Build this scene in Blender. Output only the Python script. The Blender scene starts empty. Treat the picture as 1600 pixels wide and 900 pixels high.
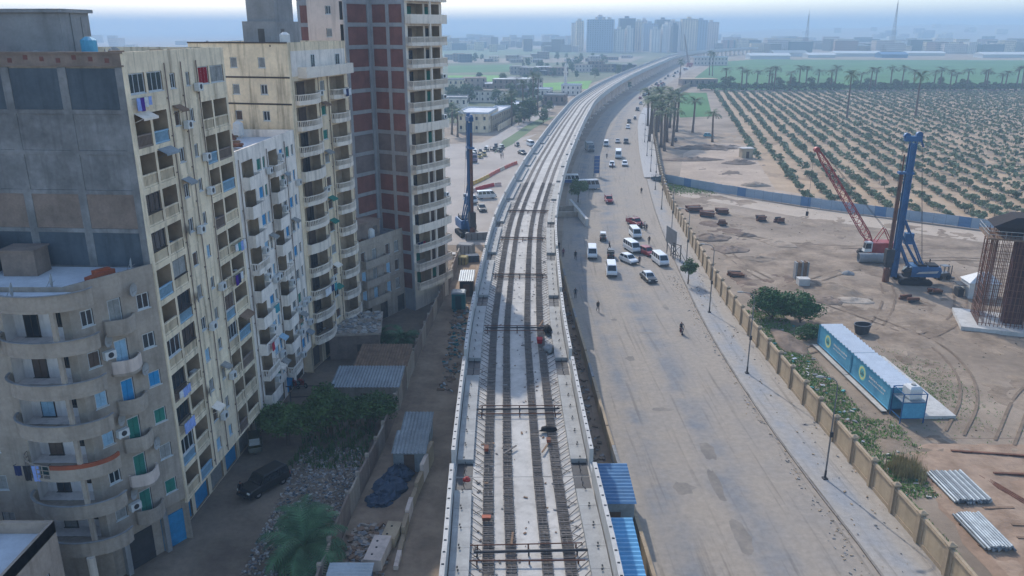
import bpy, math, random
from mathutils import Vector
random.seed(7)
R = random.uniform
scene = bpy.context.scene
col = scene.collection
rad = math.radians

# ---------------------------------------------------------------- camera, sky, sun, exposure
FOCAL, CAM_H, PITCH = 1244.0, 40.0, math.atan(405 / 1244.0)
camd = bpy.data.cameras.new('camera')
camd.sensor_width = 36.0
camd.lens = 36.0 * FOCAL / 1600.0
camd.clip_start = 0.5
camd.clip_end = 40000
cam = bpy.data.objects.new('camera', camd)
cam.location = (0, 0, CAM_H)
cam.rotation_euler = (math.pi / 2 - PITCH, 0, 0)
col.objects.link(cam)
scene.camera = cam

SUN = Vector((-0.40, 1.28, 1.0)).normalized()      # towards the sun: ahead and a little left
sun_el = math.asin(SUN.z)
sun_az = math.atan2(SUN.x, SUN.y)                  # clockwise from +Y
world = bpy.data.worlds.new('World')
scene.world = world
world.use_nodes = True
wn = world.node_tree.nodes
wn.clear()
wo = wn.new('ShaderNodeOutputWorld')
wb = wn.new('ShaderNodeBackground')
sky = wn.new('ShaderNodeTexSky')
sky.sky_type = 'NISHITA'
sky.sun_disc = False
sky.sun_elevation = sun_el
sky.sun_rotation = sun_az
sky.altitude = 0
sky.air_density = 1.0
sky.dust_density = 0.9
sky.ozone_density = 2.6
wb.inputs['Strength'].default_value = 0.15
world.node_tree.links.new(sky.outputs[0], wb.inputs[0])
world.node_tree.links.new(wb.outputs[0], wo.inputs[0])
sl = bpy.data.lights.new('sun', 'SUN')
sl.energy = 2.0
sl.angle = rad(0.7)
sl.color = (1.0, 0.94, 0.86)
sun = bpy.data.objects.new('sun', sl)
sun.rotation_euler = SUN.to_track_quat('Z', 'Y').to_euler()
sun.location = (-60, 120, 200)
col.objects.link(sun)
scene.view_settings.view_transform = 'Standard'
scene.view_settings.look = 'None'
scene.view_settings.exposure = 0.93
scene.view_settings.gamma = 1.0
scene.view_settings.use_curve_mapping = False
scene.cycles.use_denoising = True
scene.cycles.max_bounces = 5
scene.cycles.diffuse_bounces = 3
scene.cycles.glossy_bounces = 2
scene.cycles.transmission_bounces = 2
scene.cycles.volume_bounces = 1
scene.cycles.use_adaptive_sampling = True
scene.cycles.adaptive_threshold = 0.02


def gp(px, py, z=0.0):
    """the place on the level z that the photograph shows at px, py"""
    u, v = (px - 800) / FOCAL, (py - 450) / FOCAL
    c, s = math.cos(PITCH), math.sin(PITCH)
    t = (z - CAM_H) / (-s - v * c)
    return (u * t, (c - v * s) * t)


# ---------------------------------------------------------------- materials
MATS = {}


def lin(c):
    return tuple(((x / 255) / 12.92 if x / 255 <= 0.04045 else ((x / 255 + 0.055) / 1.055) ** 2.4) for x in c)


def mat(name, c, rough=0.85, metal=0.0, v=0.2, s=0.6, fine=6.0, streak=0.0, c2=None, bump=0.0, spec=0.3, stretch=None, emit=0):
    """procedural surface: two scales of noise between darker and lighter tones of c, optional rain streaks"""
    if name in MATS:
        return MATS[name]
    m = bpy.data.materials.new(name)
    m.use_nodes = True
    nt = m.node_tree
    N, Lk = nt.nodes, nt.links
    b = N['Principled BSDF']
    b.inputs['Roughness'].default_value = rough
    b.inputs['Metallic'].default_value = metal
    b.inputs['Specular IOR Level'].default_value = spec
    c = lin(c)
    lo = tuple(x * (1 - v) for x in c)
    hi = tuple(min(x * (1 + v), .9) for x in c) if c2 is None else lin(c2)
    geo = N.new('ShaderNodeNewGeometry')
    src = geo.outputs['Position']
    if stretch:
        mp = N.new('ShaderNodeVectorMath')
        mp.operation = 'MULTIPLY'
        mp.inputs[1].default_value = stretch
        Lk.new(src, mp.inputs[0])
        src2 = mp.outputs[0]
    else:
        src2 = src

    def noise(vec, sc, det=4):
        n = N.new('ShaderNodeTexNoise')
        n.inputs['Scale'].default_value = sc
        n.inputs['Detail'].default_value = det
        n.inputs['Roughness'].default_value = .6
        Lk.new(vec, n.inputs['Vector'])
        return n.outputs['Fac']

    def ramp(f, a, z):
        r = N.new('ShaderNodeMapRange')
        r.inputs[1].default_value = a
        r.inputs[2].default_value = z
        Lk.new(f, r.inputs[0])
        return r.outputs[0]

    mx = N.new('ShaderNodeMixRGB')
    mx.inputs[1].default_value = (*lo, 1)
    mx.inputs[2].default_value = (*hi, 1)
    Lk.new(ramp(noise(src2, s, 5), .32, .68), mx.inputs[0])
    out = mx.outputs[0]
    nf = noise(src, fine, 3)
    if v > 0:
        m2 = N.new('ShaderNodeMixRGB')
        m2.blend_type = 'MULTIPLY'
        m2.inputs[0].default_value = min(1, v * 2)
        cr = N.new('ShaderNodeMapRange')
        cr.inputs[1].default_value = .3
        cr.inputs[2].default_value = .7
        cr.inputs[3].default_value = .72
        cr.inputs[4].default_value = 1.12
        Lk.new(nf, cr.inputs[0])
        Lk.new(out, m2.inputs[1])
        Lk.new(cr.outputs[0], m2.inputs[2])
        out = m2.outputs[0]
    if streak > 0:
        mp = N.new('ShaderNodeVectorMath')
        mp.operation = 'MULTIPLY'
        mp.inputs[1].default_value = (1.4, 1.4, .13)
        Lk.new(src, mp.inputs[0])
        m3 = N.new('ShaderNodeMixRGB')
        m3.blend_type = 'MULTIPLY'
        m3.inputs[2].default_value = (.36, .34, .32, 1)
        k = N.new('ShaderNodeMath')
        k.operation = 'MULTIPLY'
        k.inputs[1].default_value = streak
        Lk.new(ramp(noise(mp.outputs[0], 1.0, 5), .5, .74), k.inputs[0])
        Lk.new(k.outputs[0], m3.inputs[0])
        Lk.new(out, m3.inputs[1])
        out = m3.outputs[0]
    Lk.new(out, b.inputs['Base Color'])
    if bump > 0:
        bp = N.new('ShaderNodeBump')
        bp.inputs['Strength'].default_value = bump
        bp.inputs['Distance'].default_value = .1
        Lk.new(nf, bp.inputs['Height'])
        Lk.new(bp.outputs[0], b.inputs['Normal'])
    MATS[name] = m
    return m


def paint(c, rough=.35):
    return mat('paint_%d_%d_%d' % c, c, rough, 0, .08, 1.5, 9, spec=.5)


def cloth(c):
    return mat('cloth_%d_%d_%d' % c, c, .95, 0, .15, 3, 12)


M = {}
M['sand'] = mat('sand_ground', (136, 119, 101), .95, 0, .24, .07, .9, c2=(160, 143, 124), bump=.6)
M['cream'] = mat('cream_render', (229, 209, 178), .9, 0, .16, .3, 3, .95)
M['white_render'] = mat('white_render', (230, 218, 204), .9, 0, .14, .4, 3, .8)
M['beige'] = mat('beige_render', (226, 204, 170), .9, 0, .16, .3, 3, 1.0)
M['pink'] = mat('pinkish_render', (206, 188, 174), .9, 0, .1, .3, 3, .5)
M['pale'] = mat('pale_render', (226, 212, 194), .9, 0, .1, .3, 3, .6)
M['cement'] = mat('grey_cement', (162, 149, 134), .95, 0, .16, .5, 4, .5)
M['cement2'] = mat('blue_grey_cement', (80, 88, 94), .95, 0, .22, .28, 3, .5)
M['concrete'] = mat('bare_concrete', (138, 137, 135), .9, 0, .15, .5, 5, .4)
M['frame_conc'] = mat('frame_concrete', (150, 150, 150), .9, 0, .12, .6, 5, .3)
M['white_conc'] = mat('pale_concrete', (182, 179, 173), .8, 0, .12, .4, 4, .4)
M['deck'] = mat('deck_concrete', (178, 173, 165), .85, 0, .16, .22, 2.2, .4)
M['grey_slab'] = mat('slab_concrete', (156, 155, 151), .85, 0, .14, .6, 5, .3)
M['brick'] = mat('red_brick', (120, 80, 72), .95, 0, .2, .6, 5, .2)
M['brick2'] = mat('tan_brick', (132, 116, 104), .95, 0, .2, .8, 6, .2)
M['brick3'] = mat('orange_brick', (150, 80, 54), .95, 0, .2, .8, 6)
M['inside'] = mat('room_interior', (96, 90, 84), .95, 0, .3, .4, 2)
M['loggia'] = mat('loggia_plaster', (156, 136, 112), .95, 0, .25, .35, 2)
M['roof'] = mat('dusty_roof', (150, 150, 148), .95, 0, .25, .3, 3)
M['roof_white'] = mat('white_roof', (196, 198, 200), .9, 0, .15, .3, 3)
M['glass'] = mat('window_glass', (38, 46, 52), .12, 0, .3, .4, 2, spec=.6)
M['carglass'] = mat('car_glass', (28, 36, 42), .08, 0, .1, 1, 2, spec=.7)
M['wframe'] = mat('white_frame', (190, 192, 190), .6, 0, .1, 2, 8)
M['dframe'] = mat('dark_frame', (70, 62, 55), .7, 0, .2, 2, 8)
M['blue_sh'] = mat('blue_shutter', (40, 130, 176), .7, 0, .15, 2, 8)
M['pblue_sh'] = mat('pale_blue_shutter', (140, 172, 190), .7, 0, .15, 2, 8)
M['green_sh'] = mat('green_shutter', (34, 112, 96), .7, 0, .15, 2, 8)
M['grey_sh'] = mat('grey_shutter', (138, 136, 130), .7, 0, .2, 2, 8)
M['brown_sh'] = mat('brown_shutter', (92, 74, 62), .7, 0, .2, 2, 8)
M['red'] = mat('red_cloth', (140, 18, 34), .9, 0, .1, 1, 6)
M['black'] = mat('black_rubber', (28, 28, 30), .8, 0, .2, 2, 8)
M['steel'] = mat('grey_steel', (120, 122, 124), .5, .6, .15, 1, 6)
M['darksteel'] = mat('dark_steel', (58, 58, 60), .6, .1, .2, 1, 6)
M['rust'] = mat('rusty_steel', (112, 76, 60), .9, .1, .3, 1, 7)
M['rebar'] = mat('rebar_rust', (108, 102, 97), .9, 0, .25, 2, 9)
M['rigblue'] = mat('rig_blue', (28, 84, 128), .45, .1, .15, .8, 5, spec=.5)
M['cranered'] = mat('crane_red', (150, 58, 54), .5, .1, .15, 1, 6)
M['galv'] = mat('galvanised_sheet', (172, 177, 178), .5, .15, .12, .5, 4)
M['tin'] = mat('grey_tin', (132, 140, 143), .55, .15, .2, .5, 4)
M['bluetin'] = mat('blue_tin', (66, 110, 148), .5, .1, .15, .6, 4)
M['contblue'] = mat('container_blue', (70, 142, 176), .55, .05, .2, .45, 4, c2=(92, 164, 190))
M['hoard'] = mat('hoarding_blue_grey', (150, 164, 176), .6, .1, .1, .3, 3)
M['wallsand'] = mat('wall_sandstone', (162, 143, 118), .95, 0, .12, .5, 4, .3)
M['wallpanel'] = mat('wall_panel', (172, 153, 126), .95, 0, .14, .4, 3, .3)
M['dirt'] = mat('street_dirt', (118, 102, 86), .98, 0, .25, .2, 2, c2=(138, 122, 104), bump=.5)
M['lane'] = mat('lane_dirt', (136, 116, 98), .98, 0, .2, .3, 1.6, c2=(158, 138, 116), bump=.4)
M['darkdirt'] = mat('dark_soil', (124, 108, 94), .98, 0, .3, .3, 1.8, bump=.6)
M['redsoil'] = mat('red_soil', (142, 117, 96), .98, 0, .22, .3, 1.6, bump=.4)
M['wood'] = mat('grey_timber', (124, 100, 80), .9, 0, .25, 1, 7)
M['trunk'] = mat('palm_trunk', (104, 88, 74), .95, 0, .25, 2, 8)
M['bark'] = mat('bark', (88, 74, 60), .95, 0, .25, 2, 8)
M['frond'] = mat('palm_frond', (72, 98, 60), .7, 0, .3, .8, 3, c2=(92, 110, 66))
M['frond2'] = mat('young_palm_frond', (58, 94, 60), .7, 0, .3, .8, 3, c2=(88, 122, 84))
M['leaf'] = mat('tree_leaf', (62, 90, 48), .7, 0, .35, .9, 3, c2=(92, 120, 66))
M['leaf2'] = mat('orchard_leaf', (100, 118, 84), .7, 0, .35, .3, 2, c2=(132, 146, 112))
M['leaf3'] = mat('bush_leaf', (44, 84, 42), .7, 0, .35, .9, 3, c2=(74, 116, 58))
M['grass'] = mat('grass_blade', (84, 128, 58), .9, 0, .3, .6, 3, c2=(118, 142, 78))
M['dry'] = mat('dry_grass', (150, 138, 96), .9, 0, .3, 1, 3)
M['crop'] = mat('green_crop', (46, 98, 42), .95, 0, .14, .02, .5, c2=(62, 116, 50))
M['crop2'] = mat('bright_crop', (98, 148, 56), .95, 0, .16, .02, .5)
M['crop3'] = mat('olive_field', (92, 110, 76), .95, 0, .25, .02, .3)
M['fallow'] = mat('fallow_field', (140, 126, 108), .95, 0, .2, .01, .2)
M['skin'] = mat('skin', (150, 104, 80), .7, 0, .08, 3, 9)
M['hair'] = mat('hair', (26, 22, 20), .8, 0, .1, 3, 9)
M['tyre'] = M['black']
M['rim'] = mat('wheel_rim', (150, 152, 154), .4, .7, .1, 2, 8)
M['lamp'] = mat('lamp_lens', (220, 220, 210), .2, 0, .05, 3, 9, spec=.7)
M['tail'] = mat('tail_lens', (150, 20, 18), .3, 0, .05, 3, 9, spec=.6)
M['acwhite'] = mat('appliance_white', (200, 200, 196), .6, 0, .08, 3, 9)
M['tarpblue'] = mat('dark_blue_tarpaulin', (58, 74, 92), .75, 0, .25, 1, 5, bump=.3)
M['blindwall'] = mat('blind_wall_block', (128, 127, 125), .95, 0, .3, .45, 2.4, .5)
M['teal'] = mat('teal_paint', (24, 96, 100), .6, 0, .15, 1, 5)


# ---------------------------------------------------------------- mesh helpers
class MB:
    def __init__(s):
        s.v, s.f, s.m = [], [], []

    def poly(s, pts, m=0):
        n = len(s.v)
        s.v += [tuple(p) for p in pts]
        s.f.append(tuple(range(n, n + len(pts))))
        s.m.append(m)
        return s

    def faces(s, vs, fs, m=0):
        n = len(s.v)
        s.v += [tuple(p) for p in vs]
        for f in fs:
            s.f.append(tuple(n + i for i in f))
            s.m.append(m)
        return s

    def box(s, x0, y0, z0, x1, y1, z1, m=0):
        return s.faces([(x0, y0, z0), (x1, y0, z0), (x1, y1, z0), (x0, y1, z0), (x0, y0, z1), (x1, y0, z1), (x1, y1, z1), (x0, y1, z1)],
                       [(0, 3, 2, 1), (4, 5, 6, 7), (0, 1, 5, 4), (1, 2, 6, 5), (2, 3, 7, 6), (3, 0, 4, 7)], m)

    def obb(s, c, sz, rz=0, m=0, tilt=0):
        co, si = math.cos(rz), math.sin(rz)
        ct, st = math.cos(tilt), math.sin(tilt)
        vs = []
        for dz in (-.5, .5):
            for dx, dy in ((-.5, -.5), (.5, -.5), (.5, .5), (-.5, .5)):
                x, y, z = dx * sz[0], dy * sz[1], dz * sz[2]
                y, z = y * ct - z * st, y * st + z * ct
                vs.append((c[0] + x * co - y * si, c[1] + x * si + y * co, c[2] + z))
        return s.faces(vs, [(0, 3, 2, 1), (4, 5, 6, 7), (0, 1, 5, 4), (1, 2, 6, 5), (2, 3, 7, 6), (3, 0, 4, 7)], m)

    def beam(s, a, b, w, h=None, m=0):
        a, b = Vector(a), Vector(b)
        d = b - a
        if d.length < 1e-6:
            return s
        d.normalize()
        up = Vector((0, 0, 1)) if abs(d.z) < .95 else Vector((0, 1, 0))
        x = d.cross(up).normalized() * (w / 2)
        y = x.cross(d).normalized() * ((h or w) / 2)
        vs = [p + q for p in (a, b) for q in (-x - y, x - y, x + y, -x + y)]
        return s.faces(vs, [(0, 1, 2, 3), (7, 6, 5, 4), (0, 4, 5, 1), (1, 5, 6, 2), (2, 6, 7, 3), (3, 7, 4, 0)], m)

    def tube(s, a, b, r0, r1=None, n=8, m=0, cap=True):
        a, b = Vector(a), Vector(b)
        r1 = r0 if r1 is None else r1
        d = (b - a).normalized()
        up = Vector((0, 0, 1)) if abs(d.z) < .95 else Vector((0, 1, 0))
        x = d.cross(up).normalized()
        y = x.cross(d)
        vs = []
        for p, r in ((a, r0), (b, r1)):
            for i in range(n):
                t = 2 * math.pi * i / n
                vs.append(p + x * (r * math.cos(t)) + y * (r * math.sin(t)))
        fs = [(i, i + n, (i + 1) % n + n, (i + 1) % n) for i in range(n)]
        if cap:
            fs += [tuple(range(n)), tuple(range(2 * n - 1, n - 1, -1))]
        return s.faces(vs, fs, m)

    def prism(s, pl, z0, z1, m=0, mt=None):
        n = len(pl)
        vs = [(p[0], p[1], z0) for p in pl] + [(p[0], p[1], z1) for p in pl]
        s.faces(vs, [(i, (i + 1) % n, (i + 1) % n + n, i + n) for i in range(n)] + [tuple(range(n - 1, -1, -1))], m)
        k = len(s.v) - n
        s.f.append(tuple(range(k, k + n)))
        s.m.append(m if mt is None else mt)
        return s

    def loft(s, rings, m=0, close=True, caps=True):
        n = len(rings[0])
        vs = [p for r in rings for p in r]
        fs = []
        for k in range(len(rings) - 1):
            for i in range(n if close else n - 1):
                j = (i + 1) % n
                fs.append((k * n + i, k * n + j, (k + 1) * n + j, (k + 1) * n + i))
        if caps:
            fs += [tuple(range(n - 1, -1, -1)), tuple(range((len(rings) - 1) * n, len(rings) * n))]
        return s.faces(vs, fs, m)

    def mesh(s, name, mats, smooth=False):
        me = bpy.data.meshes.new(name)
        me.from_pydata(s.v, [], s.f)
        for mm in (mats if isinstance(mats, (list, tuple)) else [mats]):
            me.materials.append(mm)
        if any(s.m):
            me.polygons.foreach_set('material_index', s.m)
        if smooth:
            me.polygons.foreach_set('use_smooth', [True] * len(s.f))
        me.update()
        return me


def props(o, label=None, cat=None, group=None, kind=None):
    if label:
        o['label'] = label
    if cat:
        o['category'] = cat
    if group:
        o['group'] = group
    if kind:
        o['kind'] = kind
    return o


def O(name, mb, mats=None, parent=None, loc=(0, 0, 0), rz=0.0, smooth=False, **kw):
    me = mb.mesh(name, mats, smooth) if isinstance(mb, MB) else mb
    o = bpy.data.objects.new(name, me)
    o.location = loc
    if rz:
        o.rotation_euler = (0, 0, rz)
    col.objects.link(o)
    if parent:
        o.parent = parent
    return props(o, **kw)


def E(name, loc, rz=0.0, label=None, cat=None, group=None):
    o = bpy.data.objects.new(name, None)
    o.empty_display_size = .5
    o.location = loc
    o.rotation_euler = (0, 0, rz)
    col.objects.link(o)
    return props(o, label, cat, group)


KIDS = {}


def family(root):
    """remember the parts of a thing so that copies are cheap"""
    def kids(o):
        return [(c, kids(c)) for c in o.children]
    KIDS[root.name] = kids(root)
    return root


def copy_of(root, loc, rz=0.0, label=None, group=None, scale=None):
    r = root.copy()
    col.objects.link(r)
    r.location = loc
    r.rotation_euler = (0, 0, rz)
    if scale:
        r.scale = scale if isinstance(scale, tuple) else (scale,) * 3
    if label:
        r['label'] = label
    if group:
        r['group'] = group

    def rec(ks, par):
        for c, sub in ks:
            d = c.copy()
            col.objects.link(d)
            d.parent = par
            rec(sub, d)
    rec(KIDS.get(root.name, []), r)
    return r


def recolor(o, m, slot=0):
    o.material_slots[slot].link = 'OBJECT'
    o.material_slots[slot].material = m
    return o


CACHE = {}


def cached(key, fn):
    if key not in CACHE:
        CACHE[key] = fn()
    return CACHE[key]


# ---------------------------------------------------------------- polyline tools
def smooth_path(pts, step=1.0):
    """Catmull-Rom through pts, resampled at equal steps: list of (x, y, tx, ty, s)"""
    P = [Vector(p).to_2d() for p in pts]
    P = [P[0] * 2 - P[1]] + P + [P[-1] * 2 - P[-2]]
    dense = []
    for i in range(1, len(P) - 2):
        for k in range(24):
            t = k / 24
            a, b, c, d = P[i - 1], P[i], P[i + 1], P[i + 2]
            dense.append(.5 * ((2 * b) + (c - a) * t + (2 * a - 5 * b + 4 * c - d) * t * t + (3 * b - a - 3 * c + d) * t ** 3))
    dense.append(P[-2])
    acc = [0]
    for i in range(1, len(dense)):
        acc.append(acc[-1] + (dense[i] - dense[i - 1]).length)
    out, j, s = [], 0, 0.0
    while s < acc[-1]:
        while acc[j + 1] < s:
            j += 1
        f = (s - acc[j]) / (acc[j + 1] - acc[j])
        p = dense[j].lerp(dense[j + 1], f)
        t = (dense[j + 1] - dense[j]).normalized()
        out.append((p.x, p.y, t.x, t.y, s))
        s += step
    return out


class Path:
    def __init__(s, pts, step=1.0):
        s.p, s.step = smooth_path(pts, step), step
        s.len = s.p[-1][4]

    def at(s, d, off=0.0, z=0.0):
        k = max(0, min(len(s.p) - 1.001, d / s.step))
        i = int(k)
        f = k - i
        a, b = s.p[i], s.p[min(i + 1, len(s.p) - 1)]
        x, y, tx, ty = [a[j] + (b[j] - a[j]) * f for j in range(4)]
        return (x + ty * off, y - tx * off, z)

    def ang(s, d):
        a = s.p[max(0, min(len(s.p) - 1, int(d / s.step)))]
        return math.atan2(a[3], a[2])

    def s_at_y(s, y):
        for q in s.p:
            if q[1] >= y:
                return q[4]
        return s.len


def uv_sheet(name, left, right, z, m, nx=6, step=6.0, kind='structure'):
    """a sheet between two border lines, with UVs in metres across and along"""
    L, Rr = Path(left), Path(right)
    n = max(2, int(max(L.len, Rr.len) / step))
    vs, fs, uv = [], [], []
    for i in range(n + 1):
        a, b = L.at(L.len * i / n), Rr.at(Rr.len * i / n)
        w = math.hypot(a[0] - b[0], a[1] - b[1])
        for j in range(nx + 1):
            f = j / nx
            vs.append((a[0] + (b[0] - a[0]) * f, a[1] + (b[1] - a[1]) * f, z))
            uv.append((w * f, Rr.len * i / n))
    for i in range(n):
        for j in range(nx):
            k = i * (nx + 1) + j
            fs.append((k, k + 1, k + nx + 2, k + nx + 1))
    me = bpy.data.meshes.new(name)
    me.from_pydata(vs, [], fs)
    ul = me.uv_layers.new(name='UVMap')
    for p in me.polygons:
        for li, vi in zip(p.loop_indices, p.vertices):
            ul.data[li].uv = uv[vi]
    me.materials.append(m)
    return O(name, me, kind=kind)


def lane_mat(name, base, worn, bands, rough=.9, fine=1.6):
    """dusty paving: smooth worn bands run along the road (u across, v along, metres), ragged by noise"""
    m = bpy.data.materials.new(name)
    m.use_nodes = True
    nt = m.node_tree
    N, Lk = nt.nodes, nt.links
    b = N['Principled BSDF']
    b.inputs['Roughness'].default_value = rough
    b.inputs['Specular IOR Level'].default_value = .25
    uv = N.new('ShaderNodeUVMap')
    sc = N.new('ShaderNodeVectorMath')
    sc.operation = 'MULTIPLY'
    sc.inputs[1].default_value = (.55, .02, 1)
    Lk.new(uv.outputs[0], sc.inputs[0])
    n1 = N.new('ShaderNodeTexNoise')
    n1.inputs['Scale'].default_value = 1.0
    n1.inputs['Detail'].default_value = 6
    Lk.new(sc.outputs[0], n1.inputs['Vector'])
    sep = N.new('ShaderNodeSeparateXYZ')
    Lk.new(uv.outputs[0], sep.inputs[0])
    add = N.new('ShaderNodeMath')
    add.operation = 'MULTIPLY_ADD'
    add.inputs[1].default_value = 3.2
    Lk.new(n1.outputs['Fac'], add.inputs[0])
    Lk.new(sep.outputs[0], add.inputs[2])
    mr = N.new('ShaderNodeMapRange')
    mr.inputs[1].default_value = 1.6
    mr.inputs[2].default_value = 1.6 + bands[-1][0]
    Lk.new(add.outputs[0], mr.inputs[0])
    cr = N.new('ShaderNodeValToRGB')
    while len(cr.color_ramp.elements) < len(bands):
        cr.color_ramp.elements.new(.5)
    for e, (u, val) in zip(cr.color_ramp.elements, bands):
        e.position = u / bands[-1][0]
        e.color = (val, val, val, 1)
    Lk.new(mr.outputs[0], cr.inputs[0])
    n2 = N.new('ShaderNodeTexNoise')
    n2.inputs['Scale'].default_value = .22
    n2.inputs['Detail'].default_value = 7
    Lk.new(uv.outputs[0], n2.inputs['Vector'])
    mulp = N.new('ShaderNodeMath')
    mulp.operation = 'MULTIPLY'
    r2 = N.new('ShaderNodeMapRange')
    r2.inputs[1].default_value, r2.inputs[2].default_value = .35, .65
    r2.inputs[3].default_value, r2.inputs[4].default_value = .15, 1.0
    Lk.new(n2.outputs['Fac'], r2.inputs[0])
    Lk.new(cr.outputs[0], mulp.inputs[0])
    Lk.new(r2.outputs[0], mulp.inputs[1])
    mx = N.new('ShaderNodeMixRGB')
    mx.inputs[1].default_value = (*lin(base), 1)
    mx.inputs[2].default_value = (*lin(worn), 1)
    Lk.new(mulp.outputs[0], mx.inputs[0])
    n3 = N.new('ShaderNodeTexNoise')
    n3.inputs['Scale'].default_value = fine
    n3.inputs['Detail'].default_value = 8
    n3.inputs['Roughness'].default_value = .7
    Lk.new(uv.outputs[0], n3.inputs['Vector'])
    m2 = N.new('ShaderNodeMixRGB')
    m2.blend_type = 'MULTIPLY'
    m2.inputs[0].default_value = .8
    r3 = N.new('ShaderNodeMapRange')
    r3.inputs[1].default_value, r3.inputs[2].default_value = .3, .7
    r3.inputs[3].default_value, r3.inputs[4].default_value = .74, 1.12
    Lk.new(n3.outputs['Fac'], r3.inputs[0])
    Lk.new(mx.outputs[0], m2.inputs[1])
    Lk.new(r3.outputs[0], m2.inputs[2])
    # dark tyre marks and cracks along the road
    sc4 = N.new('ShaderNodeVectorMath')
    sc4.operation = 'MULTIPLY'
    sc4.inputs[1].default_value = (1.6, .045, 1)
    Lk.new(uv.outputs[0], sc4.inputs[0])
    n4 = N.new('ShaderNodeTexNoise')
    n4.inputs['Scale'].default_value = 1.3
    n4.inputs['Detail'].default_value = 5
    Lk.new(sc4.outputs[0], n4.inputs['Vector'])
    r4 = N.new('ShaderNodeMapRange')
    r4.inputs[1].default_value, r4.inputs[2].default_value = .56, .72
    r4.inputs[3].default_value, r4.inputs[4].default_value = 0, .55
    Lk.new(n4.outputs['Fac'], r4.inputs[0])
    m4 = N.new('ShaderNodeMixRGB')
    m4.blend_type = 'MULTIPLY'
    m4.inputs[2].default_value = (.5, .48, .46, 1)
    Lk.new(r4.outputs[0], m4.inputs[0])
    Lk.new(m2.outputs[0], m4.inputs[1])
    Lk.new(m4.outputs[0], b.inputs['Base Color'])
    return m


def flat(name, pts, z, m, kind='structure'):
    return O(name, MB().poly([(p[0], p[1], z) for p in pts]), m, kind=kind)


# ---------------------------------------------------------------- ground, road, pavement, fields
G_SIZE = 9000
O('ground', MB().poly([(-G_SIZE, -400, 0), (G_SIZE, -400, 0), (G_SIZE, G_SIZE, 0), (-G_SIZE, G_SIZE, 0)]), M['sand'], kind='structure')

KERB = [(28.8, 25), (28.3, 51.7), (27.6, 64), (27.1, 78), (27.1, 97), (28.1, 119.6), (31.7, 167), (37.6, 221), (48, 301), (63, 395), (90, 511), (146, 721), (238, 1000), (330, 1215)]
ROADL = [(11.2, 25), (10.6, 52.9), (9.9, 72), (9.5, 90), (9.0, 113), (9.2, 142), (14, 200), (21, 260), (34, 340), (51, 430), (80, 540), (128, 720), (218, 1000), (305, 1215)]
WALL = [(33.6, 26), (33.2, 51.3), (32.9, 60), (32.6, 75), (32.4, 90), (32.4, 103), (33.0, 123), (34.9, 151), (37.6, 187), (41.6, 221), (48.6, 269), (60, 342), (79, 430), (104, 520), (132, 605)]
road_m = lane_mat('road_surface', (154, 142, 127), (116, 119, 123), [(0, .1), (1.5, .35), (3.4, .95), (5.2, .3), (7.6, .25), (9.6, 1.0), (11.2, .6), (13, .2), (15, .35), (18, .1)])
uv_sheet('road', ROADL, KERB, .006, road_m, 8)
pave_m = lane_mat('pavement_surface', (162, 153, 141), (142, 145, 148), [(0, .3), (1.2, .9), (2.4, .8), (3.4, .1), (5.5, .15)])
kp = Path(KERB)
k_end = kp.s_at_y(221)
pl_, pr_, wp = [], [], Path(WALL)
for i in range(14):
    y = 26 + (221 - 26) * i / 13
    pl_.append(kp.at(kp.s_at_y(y), .18)[:2])
    pr_.append(wp.at(wp.s_at_y(y), .0)[:2])
uv_sheet('pavement', pl_, pr_, .14, pave_m, 5)
mb = MB()
for i in range(int(k_end / 2.0)):
    a, b = kp.at(i * 2.0 + .02), kp.at(i * 2.0 + 1.98)
    a2, b2 = kp.at(i * 2.0 + .02, .18), kp.at(i * 2.0 + 1.98, .18)
    mb.prism([a[:2], a2[:2], b2[:2], b[:2]][::1], 0, .15 + R(-.008, .008))
O('kerb', mb, mat('kerb_stone', (128, 120, 112), .9, 0, .3, .5, 3), kind='structure')
asph = mat('patched_asphalt', (128, 121, 113), .95, 0, .22, .5, 3, c2=(138, 129, 118))
rpz = random.Random(12)
for px, py, rx, ry in ((1034, 640, 1.6, .5), (1068, 762, 1.1, 1.3), (1105, 705, .9, 2.0), (985, 560, .7, .9), (1010, 520, 1.4, .35), (1160, 840, .8, 2.6), (1040, 480, .5, 1.5), (960, 500, .5, .6), (1120, 760, .5, 3.4), (930, 330, 1.5, 1.2)):
    x, y = gp(px, py)
    O('road_patch', MB().poly([(x + rx * math.cos(2 * math.pi * i / 14) * rpz.uniform(.6, 1.15), y + ry * math.sin(2 * math.pi * i / 14) * rpz.uniform(.6, 1.15), .011) for i in range(14)]), asph, kind='structure')
# raised concrete apron further along the pavement
ap_l, ap_r = [], []
for i in range(12):
    y = 222 + (430 - 222) * i / 11
    ap_l.append(kp.at(kp.s_at_y(y), -.6)[:2])
    ap_r.append(wp.at(wp.s_at_y(y), .0)[:2])
uv_sheet('concrete_apron', ap_l, ap_r, .3, lane_mat('apron_surface', (172, 169, 164), (156, 157, 160), [(0, .2), (3, .8), (6, .2)]), 4)
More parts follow.
